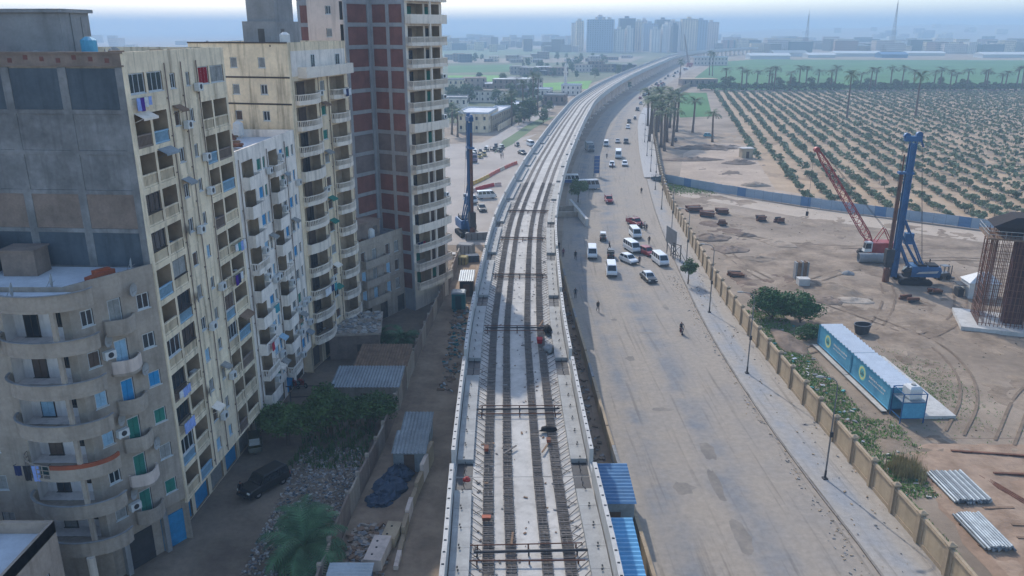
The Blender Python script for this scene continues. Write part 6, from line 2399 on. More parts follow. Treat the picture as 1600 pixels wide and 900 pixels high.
O('flared_head', MB().loft([[(-1.0, -1.6, 13.2), (4.4, -1.6, 13.2), (4.4, 1.6, 13.2), (-1.0, 1.6, 13.2)], [(-3.0, -2.4, 14.6), (8.5, -2.4, 14.6), (8.5, 2.4, 14.6), (-3.0, 2.4, 14.6)], [(-.4, -2.0, 15.9), (9.5, -2.0, 16.6), (9.5, 2.0, 16.6), (-.4, 2.0, 15.9)]]), mat('dark_netting', (44, 38, 38), .95, 0, .3, 1, 6), RC)

# ---------------------------------------------------------------- site cabins
def corrugated(mb, x0, x1, y0, y1, z0, z1, pitch=.3, amp=.04, m=0, along='y'):
    """sheet from (y0,z0) to (y1,z1) with ribs across x, or ribs across y when along is x"""
    n = max(2, int(((x1 - x0) if along == 'y' else (y1 - y0)) / pitch * 2))
    for i in range(n):
        f0, f1 = i / n, (i + 1) / n
        d0, d1 = (amp if i % 2 else -amp), (-amp if i % 2 else amp)
        if along == 'y':
            a, b = x0 + (x1 - x0) * f0, x0 + (x1 - x0) * f1
            mb.poly([(a, y0, z0 + d0), (b, y0, z0 + d1), (b, y1, z1 + d1), (a, y1, z1 + d0)], m)
        else:
            a, b = y0 + (y1 - y0) * f0, y0 + (y1 - y0) * f1
            za, zb = z0 + (z1 - z0) * f0, z0 + (z1 - z0) * f1
            mb.poly([(x0, a, za + d0), (x1, a, za + d0), (x1, b, zb + d1), (x0, b, zb + d1)], m)


def cabin(loc, rz, L, label):
    e = E('site_cabin', loc, rz, label, 'cabin', 'blue site cabins')
    w, h, z0 = 2.7, 2.6, .45
    mb = MB()
    mb.box(0, 0, z0, w, L, z0 + h)
    for i in range(int(L / .3)):
        y = .15 + i * .3
        mb.box(w, y, z0 + .1, w + .04, y + .15, z0 + h - .1)
    O('body', mb, M['contblue'], e)
    mb = MB()
    corrugated(mb, -.08, w + .08, -.05, L + .05, z0 + h + .12, z0 + h + .12, .8, .09, along='x')
    O('roof', mb, mat('white_ribbed_roof', (212, 214, 214), .6, 0, .08, .8, 4), e)
    mb = MB()
    for a, b in (((-.04, -.03), (-.04, L + .03)), ((w + .06, -.03), (w + .06, L + .03))):
        for z in (z0 + .02, z0 + h - .02):
            mb.beam((*a, z), (*b, z), .1)
    for y in (0, L):
        for x in (-.02, w + .02):
            mb.beam((x, y, z0), (x, y, z0 + h), .12)
    O('frame', mb, M['contblue'], e)
    O('foot_rail', MB().box(-.75, 0, .2, -.1, L, .28).beam((-.75, 0, .32), (-.75, L, .32), .08), M['deck'], e)
    # printed side: emblem disc with dark strokes, white lines of lettering and pale waves
    y0 = L * .70
    mb = MB()
    n = 24
    for r0, r1, mi, off in ((0, .95, 0, .012), (.55, .8, 1, .016)):
        for i in range(n):
            t0, t1 = 2 * PI * i / n, 2 * PI * (i + 1) / n
            q = lambda r, t: (-off, y0 + r * math.cos(t), z0 + h * .52 + r * math.sin(t))
            mb.poly([q(r0, t0), q(r1, t0), q(r1, t1), q(r0, t1)], mi)
    for dy, hh in ((.34, .5), (.12, .3), (-.1, .55), (-.32, .35)):
        mb.box(-.022, y0 + dy - .06, z0 + h * .52 - .3, -.018, y0 + dy + .06, z0 + h * .52 - .3 + hh, 2)
    O('emblem', mb, [mat('emblem_teal', (96, 176, 176), .6, 0, .1, 2, 8), mat('emblem_yellow', (206, 206, 140), .6, 0, .1, 2, 8), mat('emblem_dark', (60, 62, 66), .6, 0, .1, 2, 8)], e)
    mb = MB()
    rl = random.Random(int(L * 10))
    for row, (z, hh) in enumerate(((z0 + 1.55, .26), (z0 + 1.1, .18))):
        y = L * .52
        while y > L * .14:
            wd = rl.uniform(.1, .34)
            mb.box(-.016, y - wd, z, -.012, y, z + hh * rl.uniform(.5, 1))
            if rl.random() < .5:
                mb.box(-.016, y - wd * .6, z + hh * 1.1, -.012, y - wd * .3, z + hh * 1.25)
            y -= wd + rl.uniform(.05, .16)
    O('lettering', mb, M['acwhite'], e)
    return e


c_ang = .03
cabin((40.8, 88.4, 0), c_ang, 9.6, 'blue printed site cabin with a white ribbed roof, farther of the two')
cabin((41.1, 78.6, 0), c_ang, 9.6, 'blue printed site cabin with a white ribbed roof and water tank, nearer of the two')
O('concrete_slab', MB().box(0, 0, 0, 3.9, 16.5, .35), M['white_conc'], loc=(43.95, 77.2, 0), rz=.03, label='pale concrete slab beside the blue site cabins', cat='slab')
wt = E('tank_stand', (41.3, 76.2, 0), .03, 'steel frame platform at the near end of the site cabins', 'stand')
mb = MB()
for x in (0, 2.5):
    for y in (0, 2.2):
        mb.beam((x, y, 0), (x, y, 3.4), .1)
for z in (.6, 2.4, 3.4):
    for a, b in (((0, 0), (2.5, 0)), ((2.5, 0), (2.5, 2.2)), ((2.5, 2.2), (0, 2.2)), ((0, 2.2), (0, 0))):
        mb.beam((*a, z), (*b, z), .08)
mb.beam((0, 0, .6), (2.5, 0, 2.4), .07)
mb.beam((2.5, 0, .6), (0, 0, 2.4), .07)
O('frame', mb, M['rigblue'], wt)
O('platform', MB().box(-.02, -.02, 2.44, 2.52, 2.22, 2.5), M['tin'], wt)
O('skirt', MB().box(.05, -.04, .65, 2.45, -.02, 2.35), M['contblue'], wt)
e = E('water_tank', (42.75, 77.4, 2.51), .1, 'white cube water tank on the platform of the site cabins', 'tank')
O('body', MB().loft([[(-.62, -.62, 0), (.62, -.62, 0), (.62, .62, 0), (-.62, .62, 0)], [(-.7, -.7, .2), (.7, -.7, .2), (.7, .7, .2), (-.7, .7, .2)], [(-.7, -.7, 1.2), (.7, -.7, 1.2), (.7, .7, 1.2), (-.7, .7, 1.2)], [(-.5, -.5, 1.45), (.5, -.5, 1.45), (.5, .5, 1.45), (-.5, .5, 1.45)]]), M['acwhite'], e)
O('lid', MB().tube((0, 0, 1.45), (0, 0, 1.58), .25, n=12), M['grey_slab'], e)
p = gp(1351, 525)
e = E('skip', (p[0], p[1] + 1, 0), .3, 'dark grey open tub on the sand behind the site cabins', 'skip')
mb = MB()
el = lambda rx, ry, z: [(rx * math.cos(2 * PI * i / 16), ry * math.sin(2 * PI * i / 16), z) for i in range(16)]
mb.loft([el(.95, .7, 0), el(1.25, .95, 1.35)], caps=False)
mb.loft([el(.9, .65, .05), el(1.2, .9, 1.35)], caps=False)
mb.poly(el(.92, .68, .03))
O('shell', mb, M['darksteel'], e)
mb = MB()
for i in range(16):
    a, b = el(1.24, .94, 1.36)[i], el(1.24, .94, 1.36)[(i + 1) % 16]
    mb.beam(a, b, .08)
O('rim', mb, M['steel'], e)

# pipes in two stacks
def pipe_stack(x0, x1, y0, y1, label, seed):
    rg = random.Random(seed)
    e = E('pipe_stack', ((x0 + x1) / 2, (y0 + y1) / 2, 0), .02, label, 'pipes')
    L = y1 - y0
    me = MB().tube((0, -L / 2, 0), (0, L / 2, 0), .115, n=8).mesh('pipe', [mat('galvanised_pipe', (150, 158, 162), .45, .3, .25, .9, 4)])
    for bx in (-L * .3, L * .3):
        O('sleeper', MB().box(-(x1 - x0) / 2, bx - .1, 0, (x1 - x0) / 2, bx + .1, .14), M['wood'], e)
    n = int((x1 - x0) / .25)
    for layer in range(2):
        for i in range(n - layer):
            o = O('pipe', me, None, e, (-(x1 - x0) / 2 + .12 + i * .25 + layer * .125 + rg.uniform(-.01, .01), rg.uniform(-.18, .18), .26 + layer * .205))
            if rg.random() < .45:
                recolor(o, mat('dull_pipe', (104, 112, 118), .5, .3, .25, .9, 4))
    return e


pipe_stack(39.0, 42.7, 60.9, 65.8, 'stack of galvanised steel pipes on the red soil, farther of the two', 1)
pipe_stack(37.9, 40.5, 54.2, 59.0, 'stack of galvanised steel pipes by the boundary wall, nearer of the two', 2)
for i, (x0, y0, x1, y1, lab) in enumerate([(43.6, 70.2, 52, 69.0, 'long dark steel beam lying at the top of the red soil'), (45.4, 66.0, 51, 65.6, 'short dark beam lying right of the farther pipe stack'), (41.2, 60.2, 43.9, 60.3, 'timber bearer lying between the two pipe stacks'), (42.2, 57.8, 45, 57.6, 'timber bearer right of the nearer pipe stack'), (41.6, 56.0, 46, 55.4, 'lowest timber bearer right of the nearer pipe stack')]):
    mb = MB()
    mb.beam((x0, y0, .2), (x1, y1, .2), .28, .05)
    mb.beam((x0, y0, .12), (x1, y1, .12), .06, .2)
    mb.beam((x0, y0, .05), (x1, y1, .05), .28, .05)
    O('steel_beam' if i < 2 else 'timber_bearer', mb, M['rust'] if i < 2 else M['wood'], label=lab, cat='beam')
mb = MB()
for j in range(7):
    mb.beam((43.8 + j * .12, 65.8 - j * .1, .06 + .03 * (j % 2)), (45.9 + j * .16, 58.6, .06 + .03 * (j % 2)), .09)
O('rebar_bundle', mb, M['rust'], label='bundle of long rusty bars bending across the red soil', cat='bars')

# ---------------------------------------------------------------- hoarding fence
HF = Path([(41.6, 216.5), (52, 203), (67.3, 187), (84, 173), (99, 161.7), (112, 153)], .5)
hroot = E('site_fence', (67.3, 187, 0), 0, 'long blue-grey sheet metal fence between the site and the orchard', 'fence')
mb = MB()
for i in range(8):
    x = -1.17 + i * .2925
    mb.box(x, -.02, .1, x + .2, .02, 2.3)
    mb.box(x + .2, .0, .1, x + .2925, .04, 2.3)
mb.beam((-1.18, .07, .5), (1.18, .07, .5), .06)
mb.beam((-1.18, .07, 1.9), (1.18, .07, 1.9), .06)
hp = mb.mesh('fence_panel', M['hoard'])
hq = MB().box(-.05, .03, 0, .05, .13, 2.4).mesh('post', M['steel'])
for i in range(int(HF.len / 2.4)):
    a = HF.at(i * 2.4 + 1.2)
    an = HF.ang(i * 2.4 + 1.2)
    o = O('fence_panel', hp, None, hroot, (a[0] - 67.3, a[1] - 187, R(-.05, .05)), an + R(-.02, .02))
    if i % 7 == 3:
        recolor(o, mat('hoarding_blue', (92, 126, 160), .6, .1, .1, .3, 3))
    q = HF.at(i * 2.4)
    O('post', hq, None, hroot, (q[0] - 67.3, q[1] - 187, 0), an)


# ---------------------------------------------------------------- loose things on the site
def mound(px, py, rx, ry, h, m, label, seed, rz=0):
    """a tipped heap: ragged outline, lumpy top"""
    x, y = gp(px, py)
    n, rings = 40, 12
    rr = []
    for k in range(rings + 1):
        t = k / rings
        ring = []
        for i in range(n):
            a = 2 * PI * i / n
            e = 1 + .35 * mnoise.noise(Vector((math.cos(a) * 1.3 + seed, math.sin(a) * 1.3, seed * 1.7)))
            px_, py_ = (1 - t) * rx * e * math.cos(a), (1 - t) * ry * e * math.sin(a)
            lump_ = mnoise.noise(Vector((px_ * .55 + seed, py_ * .55, 3))) + .5 * mnoise.noise(Vector((px_ * 1.6, py_ * 1.6 + seed, 9)))
            ring.append((px_, py_, -.05 if k == 0 else max(.02, h * (t ** .8) * (1 - .25 * t) * (1 + .75 * lump_))))
        rr.append(ring)
    O('soil_mound', MB().loft(rr), m, loc=(x, y, 0), rz=rz, smooth=True, label=label, cat='mound')


mound(1310, 452, 2.2, 6.0, 1.0, M['sand'], 'brown sand ridge beside the upright formwork panels', 1, .5)
mound(1296, 470, 3.0, 2.2, .7, M['darkdirt'], 'dark dug patch of soil at the end of the sand ridge', 2)
mound(1140, 390, 3.4, 3.0, .9, M['darkdirt'], 'low dark mound of soil close to the boundary wall', 3)
mound(1105, 232, 11, 4.0, 1.8, M['darkdirt'], 'long dark bank of dug soil behind the palm grove', 4)
mound(1085, 250, 9, 3.0, 1.2, M['darkdirt'], 'long low bank of grey soil above the blue-grey fence', 5)
mound(1155, 255, 6, 3.0, 1.4, M['darkdirt'], 'dark soil heap at the edge of the orchard', 6)
mound(1180, 290, 4, 2.4, 1.3, M['sand'], 'small sand heap against the blue-grey fence', 7)
mound(1225, 485, 4.4, 2.0, .8, M['darkdirt'], 'dirt heap behind the green shrubs', 8)
mound(1232, 535, 2.0, 5.0, .8, M['darkdirt'], 'brown soil bank between the wall and the site cabins', 9)
mound(1110, 372, 4.2, 3.0, 1.0, M['darkdirt'], 'dark broad heap of soil above the low mound by the wall', 21)
mound(1185, 405, 3.6, 2.4, .7, M['sand'], 'pale low heap of sand in the middle of the site', 22)
mound(1215, 380, 2.6, 4.0, .6, M['sand'], 'pale long heap of sand below the pallet stacks', 23, .6)
mound(1165, 368, 2.0, 1.6, .8, M['darkdirt'], 'small dark heap right of the broad soil heap', 24)
mound(1325, 428, 1.2, 1.0, .9, M['concrete'], 'small grey heap left of the piling rig', 10)
mound(1335, 470, 3.2, 1.6, .6, M['cement'], 'flat grey spoil heap before the piling rig', 11)
rs = random.Random(9)
for i, (px, py, n, w, lab) in enumerate([(1085, 330, 9, 3.4, 'dark timber pile by the wall, left part of the row'), (1105, 338, 9, 3.0, 'dark timber pile in the middle of the row by the wall'), (1128, 334, 8, 2.6, 'dark timber pile at the right end of the row by the wall'), (1128, 352, 6, 1.6, 'small dark scrap pile below the timber row'), (1189, 345, 6, 1.9, 'neat dark pallet stack alone on the sand'), (1217, 348, 5, 1.7, 'low brown pallet stack right of the dark one'), (1150, 432, 7, 2.4, 'broken timber heap close to the boundary wall'), (1460, 458, 6, 1.8, 'brown scrap heap in front of the forklift'), (1420, 470, 5, 2.2, 'flat scrap on the sand below the piling rig')]):
    x, y = gp(px, py)
    e = E('timber_pile', (x, y, 0), rs.uniform(-.3, .3), lab, 'pile')
    k = 0
    for lay in range(3 if i < 6 else 2):
        for j in range(n // 2):
            mb = MB().obb((rs.uniform(-.1, .1) * w, -w * .35 + .7 * w * j / max(1, n // 2 - 1), .15 + lay * .42), (w * rs.uniform(.8, 1.1), w * .16, .36), rs.uniform(-.12, .12) * (1 if i in (4, 5) else 3))
            O('plank', mb, M['rust'] if (j + lay) % 3 else M['darksteel'], e)
x, y = gp(1250, 436)
e = E('formwork_stack', (x, y, 0), .05, 'upright bundle of grey wall formwork panels on the sand', 'formwork')
for i in range(7):
    O('panel', MB().box(-1.1 + i * .33, -.5, 0, -.83 + i * .33, .5, 3.0 + (i % 2) * .12), M['wood'] if i % 3 else M['concrete'], e)
x, y = gp(1254, 446)
O('concrete_block', MB().box(-.9, -.7, 0, .9, .7, 1.2).box(-.95, -.75, 1.2, .95, .75, 1.3), M['white_conc'], loc=(x, y, 0), label='pale concrete block in front of the upright formwork panels', cat='block')
x, y = gp(1471, 436)
e = E('forklift', (x, y, 0), .2, 'small dark loader standing between the piling rig and the white shed', 'loader')
O('body', MB().loft([[(-1.3, -.6, .5), (1.2, -.6, .5), (1.2, .6, .5), (-1.3, .6, .5)], [(-1.2, -.55, 1.1), (1.0, -.55, 1.2), (1.0, .55, 1.2), (-1.2, .55, 1.1)]]), dark_p, e)
O('cab_frame', MB().beam((-.2, -.5, 1.1), (-.2, -.5, 2.3), .08).beam((-.2, .5, 1.1), (-.2, .5, 2.3), .08).beam((.8, -.5, 1.1), (.8, -.5, 2.3), .08).beam((.8, .5, 1.1), (.8, .5, 2.3), .08).box(-.3, -.6, 2.3, .9, .6, 2.38), M['steel'], e)
O('lift_mast', MB().beam((1.35, -.4, .2), (1.35, -.4, 2.4), .1).beam((1.35, .4, .2), (1.35, .4, 2.4), .1).box(1.4, -.5, .2, 2.2, .5, .28), M['darksteel'], e)
for wx in (-.8, .8):
    for wy in (-.62, .62):
        O('wheel', MB().tube((wx, wy - .13, .42), (wx, wy + .13, .42), .42, n=12), M['tyre'], e)
x, y = gp(1528, 462)
e = E('site_shed', (x, y, 0), -.1, 'white site shed with a peaked canvas cover behind the rebar cage', 'shed')
O('wall', MB().box(-2.2, -1.6, 0, 2.2, 1.6, 2.5), M['acwhite'], e)
O('canvas', MB().loft([[(-2.4, -1.8, 2.5), (2.4, -1.8, 2.5), (2.4, 1.8, 2.5), (-2.4, 1.8, 2.5)], [(-.3, -.2, 3.9), (1.0, -.2, 3.9), (1.0, .2, 3.9), (-.3, .2, 3.9)]]), M['acwhite'], e)
O('door', MB().box(-.9, -1.65, .02, .1, -1.6, 2.1), M['tin'], e)
O('awning', MB().box(-3.6, -1.2, 1.9, -2.4, 1.2, 2.0).box(-3.5, -1.0, 0, -2.6, .6, 1.3), M['darksteel'], e)
x, y = gp(1165, 246)
e = E('brick_hut', (x, y, 0), .1, 'small tan hut with a flat roof at the left edge of the orchard', 'hut')
O('wall', MB().box(-1.8, -1.5, 0, 1.8, 1.5, 3.0), M['wallpanel'], e)
O('roof', MB().box(-2.1, -1.8, 3.0, 2.1, 1.8, 3.2), M['white_conc'], e)
O('door', MB().box(-.5, -1.54, 0, .5, -1.5, 2.1), M['brown_sh'], e)
vehicle('pickup', paint((40, 70, 84)), gp(1031, 284), .8, 'dark parked truck behind the wall at the corner of the fence', 'truck', z=.02)
vehicle('suv', dark_p, gp(1112, 296), 1.3, 'dark car parked against the blue-grey fence', 'car', z=.02)
vehicle('hatch', paint((60, 140, 150)), gp(1107, 214), 1.4, 'teal car parked under the leaning palm', 'car', z=.03)
vehicle('tuktuk', dark_p, gp(1054, 222), .2, 'small dark tractor-like three-wheeler under the palm grove', 'rickshaw', z=.02)


# ---------------------------------------------------------------- sheds and yard at the left
def shed(x0, y0, x1, y1, h0, h1, roof_m, wall_m, label, rz=0, along='y', nm='tin_shed', pitch=.34, door=True):
    cx, cy = (x0 + x1) / 2, (y0 + y1) / 2
    w, d = (x1 - x0) / 2, (y1 - y0) / 2
    e = E(nm, (cx, cy, 0), rz, label, 'shed')
    mb = MB()
    a, b = h0 - .06, h1 - .06
    v = [(-w, -d), (w, -d), (w, d), (-w, d)]
    zt = [a, a, b, b]
    for i in range(4):
        j = (i + 1) % 4
        mb.poly([(*v[i], 0), (*v[j], 0), (*v[j], zt[j]), (*v[i], zt[i])])
    O('wall', mb, wall_m, e)
    mb = MB()
    corrugated(mb, -w - .15, w + .15, -d - .2, d + .2, h0 + .02, h1 + .02, pitch, .04, along=along)
    O('roof', mb, roof_m, e)
    if door:
        O('door', MB().box(-.5, -d - .05, 0, .5, -d - .005, min(2.0, h0 - .2)), M['brown_sh'], e)
    return e


shed(6.9, 56.9, 10.1, 62.6, 2.9, 3.1, M['bluetin'], M['tin'], 'blue corrugated shed roof beside the viaduct, farther of two', along='x', pitch=.5)
shed(7.7, 46.0, 9.4, 54.3, 2.9, 3.1, mat('pale_blue_tin', (84, 146, 186), .5, .1, .15, .6, 4), M['tin'], 'paler blue corrugated shed roof beside the viaduct, nearer of two', along='x', pitch=.5)
shed(-18.2, 84.6, -12.2, 90.4, 3.0, 3.3, M['wood'], M['cement'], 'flat brown roofed shed in the walled yard, farther of the pair')
shed(-19.8, 79.4, -12.4, 84.2, 2.8, 3.1, M['tin'], M['cement'], 'grey tin roofed shed in the walled yard, nearer of the pair')
shed(-10.9, 70.6, -8.2, 74.0, 2.1, 2.4, M['tin'], M['tin'], 'small grey tin shed beside the work lane, farther of two')
shed(-11.2, 66.4, -8.2, 70.0, 2.1, 2.4, M['tin'], M['tin'], 'small grey tin shed beside the work lane, nearer of two')
shed(-13.4, 46.2, -10.4, 49.9, 2.0, 2.2, M['galv'], M['bluetin'], 'blue shed with a bright ribbed roof at the bottom edge', along='x')
shed(-8.2, 118.5, -6.1, 123.6, 2.6, 2.8, M['galv'], M['darksteel'], 'small dark cabin with a bright tin roof beside the viaduct')
e = E('portable_cabin', (-8.0, 113.2, 0), 0, 'teal portable cabin beside the work lane', 'cabin')
O('body', MB().box(-1.0, -1.0, .1, 1.0, 1.0, 2.5), M['teal'], e)
O('roof', MB().loft([[(-1.1, -1.1, 2.5), (1.1, -1.1, 2.5), (1.1, 1.1, 2.5), (-1.1, 1.1, 2.5)], [(-.9, -.9, 2.7), (.9, -.9, 2.7), (.9, .9, 2.7), (-.9, .9, 2.7)]]), M['tin'], e)
O('door', MB().box(-.45, -1.05, .15, .45, -1.0, 2.2), mat('dark_teal', (18, 60, 66), .6, 0, .15, 1, 5), e)
# ruined low house with rubble on its slab
e = E('low_ruin', (-22.4, 96.5, 0), .12, 'low ruined building with a rubble covered slab roof in the yard', 'building')
mb = MB()
facade(mb, (-4.2, -3.2, 0), 0, 9.4, 0, 3.3, [(.5, 3.2, .02, 2.6, 3.0, 1, 1), (6.6, 7.4, 1.0, 2.0, .2, 1, 1)])
mb.poly([(-4.2, -3.2, 0), (-4.2, 4.4, 0), (-4.2, 4.4, 3.3), (-4.2, -3.2, 3.3)])
mb.poly([(5.2, -3.2, 0), (5.2, 4.4, 0), (5.2, 4.4, 3.3), (5.2, -3.2, 3.3)])
O('wall', mb, [M['brick2'], M['inside']], e)
O('roof_slab', MB().box(-4.5, -3.5, 3.3, 5.5, 4.6, 3.55), M['cement'], e)
mb = MB()
rq = random.Random(4)
for i in range(320):
    s = rq.uniform(.1, .5)
    mb.obb((rq.uniform(-4.2, 5.2), rq.uniform(-3.2, 4.3), 3.56 + s * .2), (s * 1.6, s, s * .5), rq.uniform(0, 6), rq.randrange(3), rq.uniform(-.3, .3))
O('roof_rubble', mb, [M['cement'], M['concrete'], M['deck']], e, kind='stuff')
# yard wall beside the work lane
YW = Path([(-14.3, 40), (-14.1, 58), (-13.0, 72), (-11.95, 98), (-10.4, 123), (-9.6, 140)], .5)
e = E('yard_wall', (-13, 72, 0), 0, 'long grey yard wall between the shaded yard and the work lane', 'wall')
for i in range(int(YW.len / 3.2)):
    a, b = YW.at(i * 3.2 + .1), YW.at(i * 3.2 + 3.1)
    mb = MB()
    a2, b2 = YW.at(i * 3.2 + .1, .18), YW.at(i * 3.2 + 3.1, .18)
    h = 2.3 + R(-.12, .1)
    mb.prism([a[:2], a2[:2], b2[:2], b[:2]], 0, h)
    O('wall_bay', mb, M['brick2'] if i % 3 else M['cement'], e, (13, -72, 0))
    q = YW.at(i * 3.2)
    O('pillar', MB().obb((q[0], q[1], 1.25), (.3, .32, 2.5), YW.ang(i * 3.2)), M['cement'], e, (13, -72, 0))
# tan block wall stub and tarpaulin heap beside it
YS = Path([(-9.2, 52), (-9.0, 60), (-8.3, 66), (-7.8, 69.6)], .5)
e = E('stub_wall', (-9, 60, 0), 0, 'broken pale block wall beside the dark blue tarpaulins', 'wall')
for i in range(8):
    a, b = YS.at(i * 2.1 + .03), YS.at(i * 2.1 + 2.05)
    a2, b2 = YS.at(i * 2.1 + .03, .35), YS.at(i * 2.1 + 2.05, .35)
    O('block', MB().prism([a[:2], a2[:2], b2[:2], b[:2]], 0, [.4, .4, 1.0, 1.2, .9, 1.3, 1.9, 2.1][i]), M['wallsand'] if i % 3 else M['pink'], e, (9, -60, 0))
for i, (x, y, sx, sy, h, m, nm, lab) in enumerate([(-11.2, 63.6, 1.5, 1.9, .9, 'tarpblue', 'tarpaulin', 'dark blue tarpaulin heap beside the stub wall, nearest'), (-10.6, 65.6, 1.4, 1.3, 1.0, 'tarpblue', 'tarpaulin', 'dark blue tarpaulin heap beside the stub wall, middle'), (-11.8, 61.6, 1.2, 1.2, .6, 'tarpblue', 'tarpaulin', 'low dark tarpaulin at the foot of the yard wall'), (-9.9, 67.2, .9, .7, 1.1, 'wood', 'sack_heap', 'round brown covered heap behind the blue tarpaulins')]):
    rg = random.Random(70 + i)
    n, rings = 26, 6
    rr = []
    for k in range(rings + 1):
        t = k / rings
        c = math.cos(t * PI / 2 * .97)
        rr.append([(sx * c * (1 + rg.uniform(-.2, .2)) * math.cos(2 * PI * q / n), sy * c * (1 + rg.uniform(-.2, .2)) * math.sin(2 * PI * q / n), 0 if k == 0 else h * math.sin(t * PI / 2) * (1 + rg.uniform(-.22, .2))) for q in range(n)])
    O(nm, MB().loft(rr), M[m], loc=(x, y, .01), label=lab, cat='heap')
e = E('concrete_barrier', (-10.6, 53.4, 0), 1.45, 'pale block with drilled holes by the bottom sheds, farther', 'block')
O('body', MB().box(-1.6, -.7, 0, 1.6, .7, 1.1), M['pink'], e)
O('hole', MB().tube((-.9, .2, 1.1), (-.9, .2, 1.12), .1).tube((0, .1, 1.1), (0, .1, 1.12), .1).tube((.8, .25, 1.1), (.8, .25, 1.12), .1), dark_m, e)
e = E('concrete_barrier', (-9.9, 56.0, 0), 1.45, 'pale block with drilled holes by the stub wall, nearer the tarpaulins', 'block')
O('body', MB().box(-1.2, -.6, 0, 1.2, .6, .9), M['wallpanel'], e)
O('hole', MB().tube((-.6, .2, .9), (-.6, .2, .92), .1).tube((.5, .1, .9), (.5, .1, .92), .1), dark_m, e)
# goalpost-like pipe frame in the yard
e = E('wash_line_stand', (-21.5, 80.2, 0), .1, 'dark pipe frame standing in the yard by the off-white block', 'frame')
for x in (-3, 0, 3):
    O('post', MB().tube((x, 0, 0), (x, 0, 2.6), .07), M['darksteel'], e)
O('rail', MB().tube((-3.4, 0, 2.6), (3.4, 0, 2.5), .06).tube((-3, 0, 1.3), (3, 0, 1.3), .05), M['darksteel'], e)
# clutter by the left rig
for i, (px, py, sx, sy, sz, m, lab) in enumerate([(728, 395, 3.0, 2.0, 1.8, 'concrete', 'grey steel box by the foot of the left rig'), (722, 412, 2.0, 1.6, 1.4, 'dry', 'yellowish crate below the left rig'), (745, 375, 4.5, .5, 1.6, 'steel', 'grey steel plate standing behind the left rig clutter'), (738, 408, 2.4, 1.6, 1.2, 'tarpblue', 'blue covered crate beside the viaduct below the left rig'), (712, 402, 1.6, 1.6, .8, 'deck', 'white bag by the corner of the old grey house')]):
    x, y = gp(px, py)
    e = E('site_crate', (x, y, 0), R(-.3, .3), lab, 'crate')
    O('body', MB().loft([[(-sx / 2, -sy / 2, 0), (sx / 2, -sy / 2, 0), (sx / 2, sy / 2, 0), (-sx / 2, sy / 2, 0)], [(-sx / 2, -sy / 2, sz * .9), (sx / 2, -sy / 2, sz * .9), (sx / 2, sy / 2, sz * .9), (-sx / 2, sy / 2, sz * .9)], [(-sx * .45, -sy * .45, sz), (sx * .45, -sy * .45, sz), (sx * .45, sy * .45, sz), (-sx * .45, sy * .45, sz)]]), M[m], e)
    mb = MB()
    for k in range(4):
        mb.box(-sx / 2 + k * sx / 4 + .05, -sy / 2 - .05, .05, -sx / 2 + k * sx / 4 + .15, -sy / 2, sz * .88)
    O('rib', mb, M['darksteel'], e)
e = E('abutment_wall', (*gp(901, 334), 0), .1, 'short concrete wall with a pale sunlit end beside the dark tree', 'wall')
O('body', MB().box(-.3, -12, 0, .3, 9, 1.6), M['white_conc'], e)
O('ramp', MB().box(-5.5, -3.2, 0, -.35, -2.6, 1.2).box(-5.5, 2.0, 0, -.35, 2.6, 1.4), M['cement'], e)


# ---------------------------------------------------------------- school and village left of the viaduct
def block(name, x, y, w, d, h, rz, wall_m, roof_m, floors, label, cat='building', group=None, cols=None, win_w=.9, sides=(0, 1, 2, 3), single=False, bands=False, par=.5):
    """a plain flat-roofed house: walls, roof slab and its windows set in real frames"""
    e = E(name, (x, y, 0), rz, label, cat, group)
    mb = MB()
    mb.box(-w / 2, -d / 2, 0, w / 2, d / 2, h)
    O('wall', mb, wall_m, e)
    mb = MB()
    mb.box(-w / 2 - .15, -d / 2 - .15, h, w / 2 + .15, d / 2 + .15, h + .2)
    if par:
        for a in (-1, 1):
            mb.box(-w / 2, a * d / 2 - .1, h + .2, w / 2, a * d / 2 + .1, h + .2 + par)
            mb.box(a * w / 2 - .1, -d / 2 + .1, h + .2, a * w / 2 + .1, d / 2 - .1, h + .2 + par)
    O('roof', mb, roof_m, e)
    fh = h / floors
    if single:
        wm = cached(('bw', win_w), lambda: MB().box(-win_w / 2, -.06, 0, win_w / 2, .03, 1.3).box(-win_w / 2 - .08, -.1, -.1, win_w / 2 + .08, 0, 0, 1).mesh('window', [M['glass'], M['wframe']]))
    mbw = MB()
    for sd in sides:
        L = w if sd % 2 == 0 else d
        n = max(1, int(L / (cols or 3.0)))
        for k in range(floors):
            for i in range(n):
                u = -L / 2 + L * (i + .5) / n
                z = k * fh + fh * .35
                px_, py_, r_ = [(u, -d / 2, 0), (w / 2, u, PI / 2), (u, d / 2, PI), (-w / 2, u, -PI / 2)][sd]
                if single:
                    O('window', wm, None, e, (px_, py_, z), r_)
                else:
                    ww, hh = win_w, fh * .45
                    if sd % 2 == 0:
                        s_ = -1 if sd == 0 else 1
                        mbw.box(px_ - ww / 2, py_ + min(0, s_ * .12), z, px_ + ww / 2, py_ + max(0, s_ * .12), z + hh)
                    else:
                        s_ = 1 if sd == 1 else -1
                        mbw.box(px_ + min(0, s_ * .12), py_ - ww / 2, z, px_ + max(0, s_ * .12), py_ + ww / 2, z + hh)
    if not single:
        O('windows', mbw, M['glass'], e, kind='stuff')
    return e


